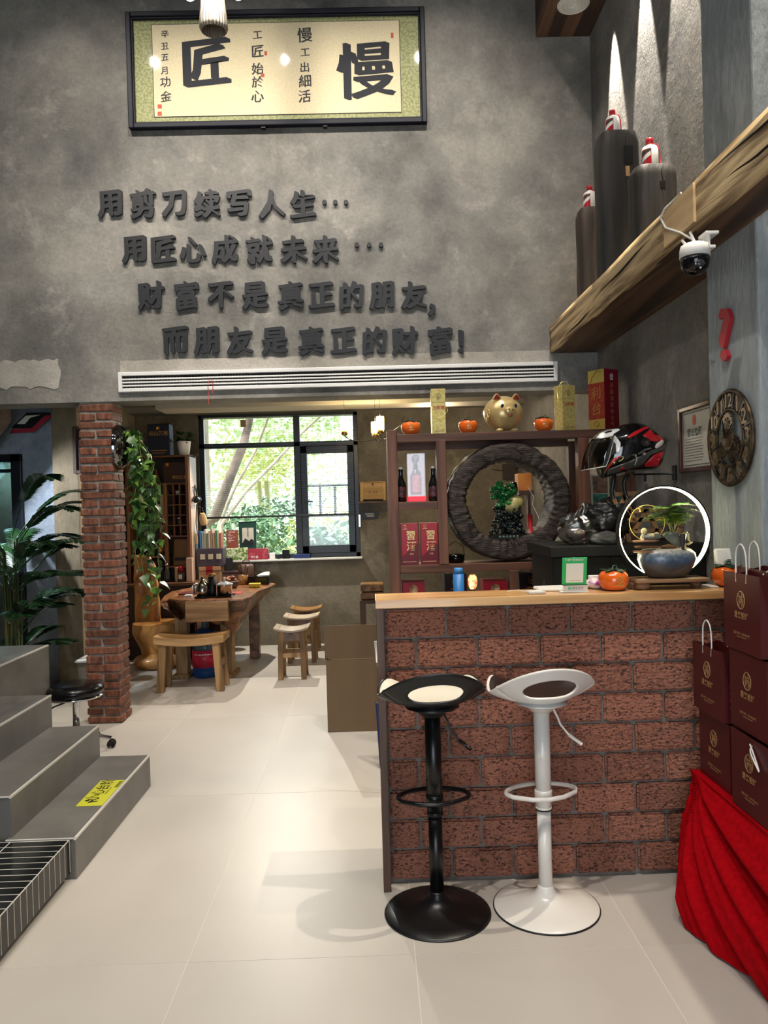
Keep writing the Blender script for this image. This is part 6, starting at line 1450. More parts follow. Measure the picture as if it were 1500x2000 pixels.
# saddle bench in front
def saddle(name, label, x0, x1, y0, y1, h, m, ml, th=.05, dip=.03, splay=.06, leg=.05, grp=None, slat=False, curl=False):
    t = thing(name, label, 'stool', ((x0+x1)/2, (y0+y1)/2, 0), 0, grp)
    def seat(nm, ya, yb, sx0, sx1, mm, tt, lift=0):
        nx = 14; b = MB(); vs = []; cxx = (x0+x1)/2; hw = (x1-x0)/2
        for i in range(nx+1):
            x = sx0+(sx1-sx0)*i/nx; q = abs((x-cxx)/hw); z = h-dip*(1-q*q)+lift
            for y in (ya, yb): vs += [(x, y, z), (x, y, z-tt)]
        fs = []
        for i in range(nx):
            a = i*4; fs += [(a, a+4, a+6, a+2), (a+1, a+3, a+7, a+5), (a, a+1, a+5, a+4), (a+2, a+6, a+7, a+3)]
        fs += [(0, 2, 3, 1), (nx*4, nx*4+1, nx*4+3, nx*4+2)]
        b.add(vs, fs); put(nm, b, mm, t, bev=.003)
    if slat:
        seat('seat_rail', y0, y0+.035, x0, x1, m, th); seat('seat_rail', y1-.035, y1, x0, x1, m, th)
        seat('seat_end', y0+.036, y1-.036, x0, x0+.04, m, th); seat('seat_end', y0+.036, y1-.036, x1-.04, x1, m, th)
        n = 5; w = (y1-y0-.072)/n
        for i in range(n): seat('seat_slat', y0+.036+w*i+.002, y0+.036+w*(i+1)-.002, x0+.042, x1-.042, m, th*.8, -.002)
    else: seat('seat', y0, y1, x0, x1, m, th)
    for sx in (-1, 1):
        for sy in (-1, 1):
            xt = (x0 if sx < 0 else x1)-sx*(leg*.5+.03); yt = (y0 if sy < 0 else y1)-sy*(leg*.5+.008)
            put('leg', MB().bar((xt+sx*splay, yt+sy*splay*.4, .0), (xt-sx*.01, yt, h-dip*.4-th), leg, leg*.8, up=(0, 1, 0)), ml, t, bev=.004)
    if slat:
        xa, xb = x0+.055, x1-.055
        put('apron', MB().box(xa, xb, y0+.015, y0+.035, h-dip-th-.075, h-dip-th+.0), m_root, t, bev=.003)
        put('stretcher', MB().box(xa, xb, y0+.015, y0+.035, h*.42, h*.42+.04), ml, t, bev=.003); put('stretcher', MB().box(xa, xb, y1-.035, y1-.015, h*.42, h*.42+.04), ml, t, bev=.003)
        put('stretcher', MB().box(x0+.03, x0+.055, y0+.04, y1-.04, h*.55, h*.55+.03), ml, t); put('stretcher', MB().box(x1-.055, x1-.03, y0+.04, y1-.04, h*.55, h*.55+.03), ml, t)
    else:
        for sx in (-1, 1): xt = (x0 if sx < 0 else x1)-sx*(leg*.5); put('stretcher', MB().box(xt-.015, xt+.015, y0+.05, y1-.05, h*.45, h*.45+.045), ml, t, bev=.003)
    return t
bl_, br_ = onz(308, 1268, .42), onz(440, 1258, .42)
saddle('saddle_bench', 'pale wooden saddle seat bench in front of the tea table', -1.86, -1.275, 6.40, 6.68, .475, m_elm, m_elmz, th=.062, dip=.028, splay=.02, leg=.062)
m_st = wood('stool top pale', (176, 156, 130), (206, 190, 166), 'x', scale=7, rough=.35); m_st2 = wood('stool top amber', (136, 96, 54), (176, 134, 84), 'x', scale=7, rough=.35)
for k, (px0, px1, yy, mm, lab) in enumerate(((533, 602, 6.74, m_st, 'nearest of the three curved slat stools by the wall, pale top'), (553, 622, 7.46, m_st, 'middle of the three curved slat stools by the wall'), (567, 628, 8.05, m_st2, 'farthest of the three curved slat stools by the wall, amber top'))):
    a = at(px0, 1220, yy); c_ = at(px1, 1220, yy); saddle('slat_stool', lab, a.x, c_.x, yy, yy+.27, .465, mm, m_elmz, th=.018, dip=.028, splay=.0, leg=.045, grp='curved slat stools beside the tea table', slat=True)

# tree root armchair
rcx = onz(292, 1306, 0); cx0 = -2.22; cy0 = 7.55
t = thing('tree_root_chair', 'amber chair carved from one tree root with a tall slab back, behind the brick column', 'chair', (cx0, cy0, 0))
m_amber = mat('amber root wood', (132, 82, 34), (206, 150, 84), scale=6, stretch=(1, 1, .5), rough=.28, coat=.4, contrast=(.3, .66), distort=1.5, bump=.2)
def seatf(u, v):
    a = 2*PI*u; r = (1, 1.0, .86, .72, .70, .80)[min(5, int(v*5))]; f = v*5-int(v*5); r2 = (1, 1.0, .86, .72, .70, .80)[min(5, int(v*5)+1)]; r = r*(1-f)+r2*f
    r *= 1+.08*noise.noise((math.cos(a)*1.5, math.sin(a)*1.5, v*2)); return (cx0+.10+.25*r*math.cos(a), cy0-.02+.24*r*math.sin(a), .43*(1-v)+.002)
b = MB().grid(seatf, 48, 16, closed_u=True); b.add([seatf(i/48, 0) for i in range(48)], [tuple(range(48))]); put('seat_block', b, m_amber, t)
put('back_slab', MB().grid(lambda u, v: (cx0-.16+(.25-.06*v*v)*u+.01*noise.noise((u*3, v*5, 1)) if True else 0, cy0+.06+.05*v+.015*noise.noise((u*4, v*6, 3)), .40+(.66+.03*(1-u)-.10*(u > .8)*(u-.8)*5*v)*v), 14, 22), m_amber, t, solid=.05, soff=0)
put('root_foot', MB().ell((cx0+.10, cy0-.12, .075), (.23, .15, .085), 28, 16, fn=lambda d: 1+.12*noise.noise(d*2.2)), m_amber, t)
put('root_foot', MB().ell((cx0+.26, cy0-.02, .10), (.07, .09, .12), 16, 10, fn=lambda d: 1+.12*noise.noise(d*2.2)), m_amber, t)

# shelf unit against the far wall
m_shelf = wood('shelf wood', (86, 54, 34), (128, 86, 56), 'x', scale=6, rough=.5); m_shelfz = wood('shelf wood upright', (92, 58, 36), (138, 94, 62), 'z', scale=6, rough=.5); m_sidep = mat('pale side panel', (176, 150, 130), (150, 124, 104), scale=5, stretch=(1, 1, .2), rough=.5)
SY, SB = 8.0, 8.30; sx0_, sx1_ = -2.56, -1.895
def zz(py, Y=SY, px=340): return at(px, py, Y).z
def xx(px, Y=SY, py=1000): return at(px, py, Y).x
zt, zr2 = zz(889), zz(943)
t = thing('tea_shelf_unit', 'tall open wooden tea shelf with a small grid of cubbies, left of the window', 'shelf', (-2.2, 8.1, 0)); shf = t
zc_ = .78
put('base_cabinet', MB().box(sx0_, sx1_, SY-.12, SB, 0, zc_-.03), mat('dark red cabinet', (44, 22, 18), (60, 32, 26), scale=5, rough=.45), t); put('base_top', MB().box(sx0_, sx1_+.04, SY-.16, SB, zc_-.028, zc_), m_shelf, t, bev=.004)
put('side_panel', MB().box(sx1_-.012, sx1_, SY+.02, SB, zc_, zt), m_sidep, t)
xg0, xg1, xmid = xx(327), xx(378), xx(323)
put('upright', MB().box(sx1_-.045, sx1_-.013, SY, SY+.05, zc_, zt), m_shelfz, t, bev=.002); put('upright', MB().box(xmid-.02, xmid+.015, SY, SY+.05, zc_+.08, zr2), m_shelfz, t, bev=.002); put('upright', MB().box(sx0_, sx0_+.03, SY, SB, zc_, zt), m_shelfz, t)
put('back_panel', MB().box(sx0_, sx1_, SB, SB+.01, zc_, zt), mat('shelf back', (58, 50, 42), (46, 40, 34), scale=5), t)
for nm, z, x0, x1 in (('top_board', zt, sx0_, sx1_), ('shelf_board', zr2, sx0_, sx1_-.013), ('shelf_board', zz(1014), sx0_, xmid), ('shelf_board', zz(1085), sx0_, xmid), ('shelf_board', zz(1046), xmid+.015, sx1_-.045)):
    put(nm, MB().box(x0, x1, SY+.002, SB, z-.018, z), m_shelf, t, bev=.002)
gx0, gx1, gz0, gz1 = xmid+.016, sx1_-.046, zz(1046), zr2-.018
for i in range(1, 3): x = gx0+(gx1-gx0)*i/3; put('cubby_divider', MB().box(x-.005, x+.005, SY+.01, SB-.1, gz0, gz1), m_shelfz, t)
for j in range(1, 5): z = gz0+(gz1-gz0)*j/5; put('cubby_board', MB().box(gx0, gx1, SY+.008, SB-.1, z-.004, z+.004), m_shelf, t)
cw, ch = (gx1-gx0)/3, (gz1-gz0)/5
def cub(i, j): return gx0+cw*(i+.5), gz0+ch*j+.0045
m_dkc = mat('dark glaze cup', (24, 24, 26), rough=.2)
for (i, j, m, lab) in ((0, 4, m_dkc, 'tiny dark teacup in the top left cubby of the tea shelf'), (1, 4, m_white, 'tiny white teacup in the top middle cubby of the tea shelf'), (2, 4, m_dkc, 'tiny dark teacup in the top right cubby of the tea shelf'), (2, 2, m_dkc, 'tiny dark teacup in the right cubby of the middle row of the tea shelf')):
    x, z = cub(i, j); single('teacup', MB().lathe([(.012, 0), (.022, .01), (.027, .04), (.024, .04), (.012, .006), (0, .006)], c=(x, 8.08, z), n=18), m, lab, 'teacup', 'teacups in the shelf cubbies')
x, z = cub(1, 1); t = thing('glass_jar', 'small glass jar in the shelf cubby grid, second row from below', 'jar', (x, 8.1, z)); put('jar', MB().lathe([(.02, 0), (.024, .01), (.022, .06)], c=(x, 8.1, z), n=16), mat('smoky jar', (90, 84, 70), rough=.1), t); put('lid', MB().lathe([(.022, .06), (.022, .075), (0, .076)], c=(x, 8.1, z), n=16), m_whitem, t)
x, z = cub(0, 0); t = thing('clay_teapot', 'small black clay teapot in the lower left cubby of the tea shelf', 'teapot', (x, 8.1, z)); put('body', MB().ell((x, 8.1, z+.028), (.028, .028, .026), 18, 12), m_dkc, t); put('spout', MB().cyl((x+.02, 8.1, z+.03), (x+.04, 8.1, z+.045), .006, .003, 8), m_dkc, t); put('lid', MB().lathe([(.015, .05), (.008, .056), (.004, .062), (0, .063)], c=(x, 8.1, z), n=14), m_dkc, t); put('handle', MB().torus((x-.03, 8.1, z+.03), .012, .003, 'y', 16, 6), m_dkc, t)
x = (cub(1, 0)[0]+cub(2, 0)[0])/2; z = cub(1, 0)[1]; single('tea_cake', MB().ell((x+.0, 8.1, z+.031), (.055, .03, .030), 20, 12), mat('tea cake', (66, 46, 38), (46, 34, 30), scale=30, rough=.8), 'round brown tea cake in the lower right cubby of the tea shelf', 'tea cake')
# shelf things
def bx(name, lab, px0, px1, py0, py1, Y, m, d=.1, cat='box', zbase=None, bev=.003, parent=False):
    a, c_ = at(px0, py0, Y), at(px1, py1, Y); z0 = c_.z if zbase is None else zbase
    return single(name, MB().box(a.x, c_.x, Y, Y+d, z0, a.z), m, lab, cat, bev=bev)
a, c_ = at(287, 828, 8.02), at(332, 886, 8.02)
t = thing('navy_gift_box', 'navy blue gift box with gold calligraphy on top of the tea shelf', 'gift box', ((a.x+c_.x)/2, 8.1, zt)); put('box', MB().box(a.x, c_.x, 8.02, 8.18, zt+.001, a.z), mat('navy card', (20, 28, 46), rough=.45), t, bev=.008)
b = MB(); b.text('贵州大曲' if False else '云山茶境', frame_front(((a.x+c_.x)/2, 8.018, a.z-.10)), .05, bold=.02); b.cyl(((a.x+c_.x)/2-.0, 8.019, a.z-.05), ((a.x+c_.x)/2, 8.0165, a.z-.05), .02, n=20); b.box(a.x+.03, c_.x-.03, 8.017, 8.019, zt+.05, zt+.058).box(a.x+.05, c_.x-.05, 8.017, 8.019, zt+.025, zt+.031); put('gold_print', b, MATS['gold foil print'], t)
a = at(360, 886, 8.12)
t = thing('potted_pothos', 'green plant in a white pot on top of the tea shelf', 'potted plant', (a.x, 8.12, zt+.001)); put('pot', MB().lathe([(.045, 0), (.052, .004), (.07, .14), (.072, .15), (.066, .15), (.06, .13), (0, .12)], c=(a.x, 8.12, zt+.001), n=32), m_white, t)
m_lf = mat('pothos leaf', (30, 62, 26), (62, 98, 44), scale=9, rough=.35, rnd=.25); m_lfb = mat('bright pothos leaf', (62, 100, 34), (104, 136, 60), scale=9, rough=.35, rnd=.25); m_stem = mat('vine stem', (72, 84, 44), rough=.6)
lm = leafmesh('leaf', .10, .075, m_lf); lmb = leafmesh('leaf', .085, .066, m_lfb); rr = random.Random(21)
def addleaf(me, par, p, yaw, pitch, roll=0, s=1):
    o = put('leaf', me, None, par, local=True); o.matrix_parent_inverse = wm(par).inverted()
    o.location = p; o.rotation_euler = (pitch, roll, yaw); o.scale = (s, s, s); return o
for i in range(26):
    a_ = rr.uniform(0, 6.28); h_ = rr.uniform(.15, .24); r_ = rr.uniform(.01, .05); addleaf(lm, t, (a.x+r_*math.cos(a_), 8.12+r_*math.sin(a_)*.7, zt+h_), a_-PI/2, rr.uniform(-.4, .7), rr.uniform(-.3, .3), rr.uniform(.8, 1.15))
a, c_ = at(318, 903, 8.05), at(366, 941, 8.05)
t = thing('dark_wooden_case', 'dark brown case with gold characters on the upper board of the tea shelf', 'box', ((a.x+c_.x)/2, 8.1, zr2)); put('case', MB().box(a.x, c_.x, 8.05, 8.2, zr2+.001, a.z), mat('dark walnut', (46, 26, 22), (58, 34, 28), scale=5, rough=.4), t, bev=.004); b = MB().text('野生红茶', frame_front((c_.x-.08, 8.048, zr2+.06)), .038, bold=.01); put('gold_print', b, MATS['gold foil print'], t); put('clasp', MB().box(a.x+.03, a.x+.06, 8.046, 8.05, a.z-.04, a.z-.01), MATS['gold foil print'], t)
a = at(306, 938, 8.1)
t = thing('amber_vase', 'small amber glazed vase left of the dark case on the tea shelf', 'vase', (a.x, 8.1, zr2)); put('body', MB().lathe([(.025, 0), (.038, .03), (.036, .07), (.015, .10), (.011, .125), (.015, .135)], c=(a.x, 8.1, zr2+.001), n=22), mat('amber glaze', (120, 74, 26), rough=.2), t); put('stopper', MB().ell((a.x, 8.1, zr2+.138), (.012, .012, .01), 10, 8), m_brown, t)
z14, z85 = zz(1014), zz(1085)
bx('white_packet', 'pale upright packet on the left board of the tea shelf', 302, 312, 985, 1013, 8.08, m_whitem, .05, 'packet', z14+.001)
bx('cream_card_box', 'cream card box with a dark foot beside the pale packet on the tea shelf', 312, 321, 966, 1013, 8.1, mat('cream card', (190, 176, 140)), .05, 'box', z14+.001)
bx('red_tea_box', 'red tea box on the left of the tea shelf below the pale packet', 311, 322, 1024, 1084, 8.12, mat('red tea', (140, 22, 28), rough=.4), .06, 'box', z85+.001)
t = thing('gold_tin', 'gold cylindrical tin on the lower left board of the tea shelf', 'tin', (at(314, 1080, 8.05).x, 8.07, z85)); q = at(314, 1058, 8.07); put('tin', MB().lathe([(.034, 0), (.034, q.z-z85-.02)], c=(q.x, 8.07, z85+.001), n=28), mat('gold tin', (188, 150, 84), rough=.25, metal=.7), t); put('lid', MB().lathe([(.035, q.z-z85-.02), (.035, q.z-z85), (0, q.z-z85)], c=(q.x, 8.07, z85+.001), n=28), MATS['gold tin'], t)
q = at(297, 1080, 8.05); t = thing('grey_jar', 'grey glass jar with a white tag on the lower left board of the tea shelf', 'jar', (q.x, 8.07, z85)); put('jar', MB().lathe([(.03, 0), (.034, .02), (.034, .12), (.026, .15), (0, .155)], c=(q.x, 8.07, z85+.001), n=22), mat('grey jar', (84, 84, 78), rough=.2), t); put('tag', MB().box(q.x-.012, q.x+.016, 8.032, 8.036, z85+.02, z85+.05), m_whitem, t)
q0_, q1_ = at(338, 1053, 8.06), at(366, 1104, 8.06)
t = thing('kraft_paper_bag', 'brown kraft tea bag in the niche under the cubby grid', 'paper bag', ((q0_.x+q1_.x)/2, 8.1, zc_+.19)); put('bag', MB().frus(((q0_.x+q1_.x)/2, 8.1, q1_.z), (.078, .035), (.07, .012), q0_.z-q1_.z), mat('kraft', (110, 82, 54), (130, 98, 66), scale=6, rough=.7), t, bev=.006); put('black_band', MB().box(q0_.x+.01, q1_.x-.0, 8.058, 8.064, q1_.z+.05, q1_.z+.085), m_black, t)
put('niche_board', MB().box(xmid+.015, sx1_-.045, SY+.002, SB, q1_.z-.016, q1_.z-.001), m_shelf, shf)
# row standing on the base cabinet
for k, (px0, px1, py0, m, lab) in enumerate(((296, 306, 1096, mat('book red', (150, 24, 30)), 'red book spine at the left of the cabinet row'), (307, 313, 1098, m_black, 'black book next to the red one on the cabinet'), (314, 320, 1096, m_mar, 'dark maroon book beside the black one on the cabinet'))):
    bx('book', lab, px0, px1, py0, 1135, 8.1, m, .15, 'book', zc_+.001)['group'] = 'books standing on the tea shelf cabinet'
q = at(326, 1130, 8.0); t = thing('glass_bottle', 'tall glass bottle with a silver cap on the cabinet', 'bottle', (q.x, 8.0, zc_)); put('body', MB().lathe([(.026, 0), (.028, .01), (.028, .10), (.014, .13), (.013, .16)], c=(q.x, 8.0, zc_+.001), n=22), mat('dark glass', (46, 44, 40), rough=.1), t); put('cap', MB().lathe([(.016, .16), (.016, .19), (0, .192)], c=(q.x, 8.0, zc_+.001), n=18), m_steel, t)
bx('pale_carton', 'pale narrow upright carton with a dark window at the front of the cabinet', 363, 376, 1090, 1133, 7.92, mat('peach carton', (196, 168, 150)), .06, 'carton', zc_+.001)
bx('beige_tube_box', 'beige small box between bottle and pale carton', 341, 347, 1108, 1134, 7.95, mat('beige tube', (176, 146, 110)), .04, 'box', zc_+.001)
t = thing('labelled_jar', 'dark jar with a pale label and red lid on the cabinet', 'jar', (at(354, 1130, 7.98).x, 7.98, zc_)); q = at(354, 1130, 7.98); put('jar', MB().lathe([(.034, 0), (.035, .09), (.03, .10)], c=(q.x, 7.98, zc_+.001), n=22), mat('grey jar'), t) if False else put('jar', MB().lathe([(.034, 0), (.035, .09), (.03, .10)], c=(q.x, 7.98, zc_+.001), n=22), MATS['grey jar'], t); put('lid', MB().lathe([(.033, .10), (.033, .15), (.02, .16), (0, .16)], c=(q.x, 7.98, zc_+.001), n=22), MATS['red tea'], t); put('label', MB().box(q.x-.018, q.x+.018, 7.941, 7.945, zc_+.03, zc_+.075), m_whitem, t)
q = at(279, 1085, 7.96)
t = thing('white_planter', 'pale ceramic planter on the cabinet behind the trailing vine', 'planter', (q.x, 7.96, zc_+.001)); put('planter', MB().lathe([(.04, 0), (.052, .03), (.066, q.z-zc_), (.060, q.z-zc_), (.04, .05), (0, .04)], c=(q.x, 7.96, zc_+.001), n=24), mat('pale celadon', (170, 172, 160), rough=.3), t)
# hanging things on the shelf's side panel
q = at(388, 970, 8.15)
t = thing('black_headphones', 'black headphones hanging on the side of the tea shelf', 'headphones', (sx1_+.03, 8.12, q.z)); hx = sx1_+.035
put('headband', MB().tube([(hx, 8.06, q.z-.02), (hx-.005, 8.065, q.z+.06), (hx-.008, 8.11, q.z+.115), (hx-.005, 8.155, q.z+.06), (hx, 8.16, q.z-.02)], .009, 8), m_black, t)
for y in (8.065, 8.155): put('ear_cup', MB().lathe([(0, -.02), (.034, -.018), (.038, 0), (.034, .018), (0, .022)], M=Matrix.Translation((hx+.008, y, q.z-.03)) @ Matrix.Rotation(R(70), 4, 'X'), n=24), m_blackg, t)
put('hook', MB().cyl((sx1_, 8.11, q.z+.10), (hx, 8.11, q.z+.10), .006, n=8), m_steel, t)
q = at(396, 1010, 8.1)
t = thing('cream_cloth_pouch', 'cream drawstring pouch hanging beside the window', 'pouch', (q.x, 8.2, q.z)); put('pouch', MB().grid(lambda u, v: (q.x-.012+(.012+.026*math.sin(PI*min(1, v*.75+.06))**.8)*math.cos(2*PI*u)+.014*v, 8.14+(.006+.014*v*(1.2-v))*math.sin(2*PI*u), q.z+.045-.135*v), 24, 10, closed_u=True), mat('cream cloth', (188, 160, 116), (168, 140, 98), scale=10, rough=.8), t, solid=.003); put('drawstring', MB().tube([(q.x, 8.14, q.z+.05), (q.x-.01, 8.13, q.z+.10), (sx1_+.004, 8.13, q.z+.13)], .002, 6), m_black, t)
t = thing('black_lanyard', 'black lanyard with small charms hanging below the headphones', 'lanyard', (sx1_+.01, 8.1, 1.3)); put('lanyard_strap', MB().tube([at(384, 985, 8.1), at(383, 1020, 8.1), at(386, 1045, 8.1)], .006, 6), m_black, t); put('charm', MB().box(at(383, 1045, 8.1).x-.008, at(383, 1045, 8.1).x+.014, 8.09, 8.11, at(383, 1062, 8.1).z, at(383, 1043, 8.1).z), MATS['cream cloth'], t)
# low cabinet between shelf and window with organiser, books, carton
lx0, lx1 = sx1_+.045, xx(441, 8.1)
t = thing('low_side_cabinet', 'low dark cabinet between the tea shelf and the tea table', 'cabinet', ((lx0+lx1)/2, 8.25, 0)); put('body', MB().box(lx0, lx1, 8.10, 8.40, 0, .735), mat('dark red cabinet'), t) if False else put('body', MB().box(lx0, lx1, 8.10, 8.40, 0, .735), MATS['dark red cabinet'], t); put('top', MB().box(lx0, lx1+.01, 8.08, 8.41, .736, .755), m_shelf, t)
a, c_ = at(388, 1107, 8.12), at(432, 1136, 8.12)
t = thing('taped_carton', 'pale carton with red tape on the low cabinet', 'carton', ((a.x+c_.x)/2, 8.2, .756)); put('carton', MB().box(a.x, c_.x, 8.12, 8.3, .7565, a.z), mat('tan carton', (184, 150, 112), rough=.6), t, bev=.004); put('red_tape', MB().box((a.x+c_.x)/2-.04, (a.x+c_.x)/2+.03, 8.117, 8.121, a.z-.09, a.z+.002), mat('red tape', (150, 24, 28)), t); put('lid_gap', MB().box(a.x-.002, c_.x+.002, 8.117, 8.121, a.z-.05, a.z-.042), m_brown, t)
a2, c2 = at(384, 1072, 8.12), at(436, 1097, 8.12)
t = thing('grey_organiser', 'grey purple organiser box with three pale labels, carrying books', 'organiser', ((a2.x+c2.x)/2, 8.2, c2.z)); put('box', MB().box(a2.x, c2.x, 8.12, 8.3, a.z+.003, a2.z), mat('grey purple', (70, 62, 76), rough=.5), t, bev=.004)
for k in range(3): x = a2.x+.06+.085*k; put('label', MB().box(x-.025, x+.025, 8.117, 8.121, c2.z+.03, c2.z+.085), mat('label cream', (206, 200, 176)), t)
rr = random.Random(9); xk = a2.x+.01; cols = [(30, 40, 90), (70, 130, 180), (150, 160, 160), (176, 170, 150), (110, 130, 110), (206, 200, 184), (170, 140, 120), (190, 150, 110), (90, 140, 130), (200, 190, 160), (150, 100, 80)]; kk = 0
names = ['navy', 'sky blue', 'grey', 'stone', 'sage', 'white', 'rose brown', 'tan', 'teal', 'ivory', 'russet']
for kk, c in enumerate(cols):
    w = .020; h_ = .19+rr.uniform(-.03, .02)
    if xk+w > c2.x: break
    single('book', MB().box(xk, xk+w-.002, 8.13, 8.27, a2.z+.001, a2.z+h_), mat('book '+names[kk], c, rough=.6), names[kk]+' book standing in the row on the grey organiser', 'book', 'books on the grey organiser'); xk += w+.003
# window sill display
zs_ = wz0
a, c_ = at(441, 1036, 8.46), at(466, 1094, 8.46)
t = thing('red_menu_stand', 'small red brown menu card standing on the window sill', 'sign', ((a.x+c_.x)/2, 8.46, zs_)); put('card', MB().box(a.x, c_.x, 8.475, 8.485, zs_+.001, a.z), mat('menu red brown', (128, 60, 48), rough=.5), t, bev=.002); b = MB(); b.text('茶饮清单', frame_front(((a.x+c_.x)/2, 8.473, a.z-.02)), .018); 
for k in range(6): b.box(a.x+.02, a.x+.05+.012*((k*7) % 5), 8.472, 8.475, a.z-.045-.017*k, a.z-.041-.017*k)
put('print', b, m_whitem, t)
a, c_ = at(465, 1019, 8.45), at(502, 1094, 8.45)
t = thing('green_tea_pouch', 'dark green tea pouch with a pale mountain label on the window sill', 'pouch', ((a.x+c_.x)/2, 8.45, zs_)); put('pouch', MB().frus(((a.x+c_.x)/2, 8.475, zs_+.001), ((c_.x-a.x)/2*.92, .012), ((c_.x-a.x)/2, .006), a.z-zs_), mat('dark green foil', (16, 50, 40), rough=.35), t, bev=.003)
put('label', MB().box(a.x+.04, c_.x-.03, 8.455, 8.460, a.z-.24, a.z-.07), mat('label grey', (176, 172, 160)), t); put('mountain_print', MB().prism([(a.x+.04, a.z-.24), (c_.x-.03, a.z-.24), (c_.x-.03, a.z-.21), (c_.x-.055, a.z-.19), (c_.x-.08, a.z-.215), (a.x+.07, a.z-.185)], .002, Matrix.Translation((0, 8.453, 0))), m_black, t); b = MB()
for k, c in enumerate('高山绿茶'): b.text(c, frame_front(((a.x+c_.x)/2+.005, 8.453, a.z-.085-.024*k)), .022)
put('print', b, m_black, t)
bx('green_lattice_box', 'green and white patterned packet row on the window sill', 439, 484, 1071, 1093, 8.43, mat('green lattice', (96, 130, 50), (206, 210, 180), scale=50, contrast=(.48, .52), rough=.5), .025, 'packet', zs_+.001)
a, c_ = at(484, 1072, 8.43), at(524, 1093, 8.43); t = thing('crimson_tea_box', 'crimson tea box with white characters on the window sill', 'box', ((a.x+c_.x)/2, 8.44, zs_)); put('box', MB().box(a.x, c_.x, 8.43, 8.455, zs_+.001, a.z), mat('crimson', (150, 40, 56), (176, 80, 90), scale=20, rough=.5, contrast=(.5, .7)), t, bev=.002); b = MB().text('金骏眉', frame_front((a.x+.07, 8.4285, zs_+.03)), .028, bold=.02); put('print', b, m_whitem, t)
bx('white_small_box', 'small white box right of the crimson tea box on the sill', 526, 537, 1080, 1093, 8.44, m_whitem, .03, 'box', zs_+.001)
bx('dark_small_box', 'small dark box on the sill between white box and black case', 540, 548, 1083, 1093, 8.44, m_black, .03, 'box', zs_+.001)
bx('black_case', 'black case standing on the middle of the sill', 551, 566, 1074, 1093, 8.44, m_blackg, .04, 'case', zs_+.001)
bx('blue_booklet', 'flat dark blue booklet at the right of the sill', 574, 606, 1083, 1088, 8.43, mat('blue booklet', (24, 46, 96), rough=.5), .05, 'booklet', zs_+.001)
# timber box on a small ledge on the far wall
lz = at(720, 979, 8.4).z
t = thing('wall_ledge', 'thin dark ledge on the wall beside the window', 'ledge', (0, 8.4, lz)); put('board', MB().box(at(700, 979, 8.35).x, at(765, 979, 8.35).x, 8.30, 8.5, lz-.02, lz), m_brown, t); put('bracket', MB().box(at(715, 985, 8.45).x, at(721, 985, 8.45).x, 8.44, 8.5, lz-.09, lz-.021), m_black, t)
a, c_ = at(703, 942, 8.33), at(754, 978, 8.33)
t = thing('pine_chest', 'pale pine chest with black lettering on the dark wall ledge', 'chest', ((a.x+c_.x)/2, 8.4, lz)); m_pine = wood('pine chest', (160, 126, 70), (186, 150, 90), 'x', scale=5, rough=.5)
put('front', MB().box(a.x+.02, c_.x-.02, 8.335, 8.48, lz+.02, a.z-.008), m_pine, t, bev=.003)
for x in (a.x, c_.x-.03): put('corner_post', MB().box(x, x+.03, 8.325, 8.485, lz+.001, a.z-.006), m_pine, t, bev=.004)
put('lid', MB().box(a.x, c_.x, 8.325, 8.485, a.z-.006, a.z+.004), m_pine, t, bev=.003); put('front_step', MB().box(a.x+.03, c_.x-.03, 8.328, 8.335, lz+.02, lz+.075), m_pine, t)
b = MB().text('茗  茶香', frame_front(((a.x+c_.x)/2, 8.3335, lz+.095)), .028); b.box((a.x+c_.x)/2-.012, (a.x+c_.x)/2+.010, 8.332, 8.335, a.z-.04, a.z-.012); put('print', b, m_brown, t)
a, c_ = at(705, 1000, 8.48), at(739, 1013, 8.48)
t = thing('black_plaque', 'small black notice plaque on the wall under the pine chest', 'plaque', ((a.x+c_.x)/2, 8.49, c_.z)); put('plate', MB().box(a.x, c_.x, 8.485, 8.5, c_.z, a.z), m_black, t); b = MB()
for k in range(3): b.box((a.x+c_.x)/2-.05+.01*k, (a.x+c_.x)/2+.05, 8.483, 8.485, a.z-.025-.014*k, a.z-.019-.014*k)
put('print', b, m_whitem, t)
# drum lamp with three glass cylinders
t = thing('triple_bulb_lamp', 'lamp with three glowing glass cylinders on brass cups, hung by thin wires', 'lamp', tuple(at(720, 850, 6.7)))
m_gl = mat('glowing glass tube', (255, 214, 130), emit=14)
for i, (px, py, h_) in enumerate(((673, 848, 24), (733, 852, 22), (743, 846, 26))):
    q = at(px, py, 6.7+.12*(i == 1)); s_ = 6.7/1500
    put('brass_cup', MB().lathe([(.012, -.012), (.026, -.006), (.030, .004), (.030, .026)], c=tuple(q), n=20), MATS['brass'], t)
    put('glass_tube', MB().lathe([(.029, .026), (.034, .03), (.034, .028+h_*s_), (.030, .028+h_*s_)], c=tuple(q), n=20), m_gl, t)
    put('hanging_wire', MB().cyl((q.x, q.y, q.z+.10), (q.x+.004, q.y, 2.62), .0015, n=5), m_black, t)
    light('lamp_bulb', 'POINT', (q.x, q.y, q.z+.16), 5, (1, .80, .45), shadow_soft_size=.03)
hub = at(722, 862, 6.78)
for (px, py, mid) in ((673, 851, (688, 868)), (733, 855, (735, 872)), (743, 849, (750, 868))):
    end = at(762, 845, 6.9) if px != 673 else at(733, 858, 6.8)
    q = at(px, py, 6.7); m1 = at(mid[0], mid[1], 6.75); P = [q.lerp(m1, f).lerp(m1.lerp(end, f), f) for f in [i/10 for i in range(11)]]; put('curved_arm', MB().tube(P, .004, 6), m_black, t)
put('side_arm', MB().tube([at(762, 845, 6.9), at(780, 832, 7.0), at(790, 815, 7.1)], .004, 6), m_black, t)

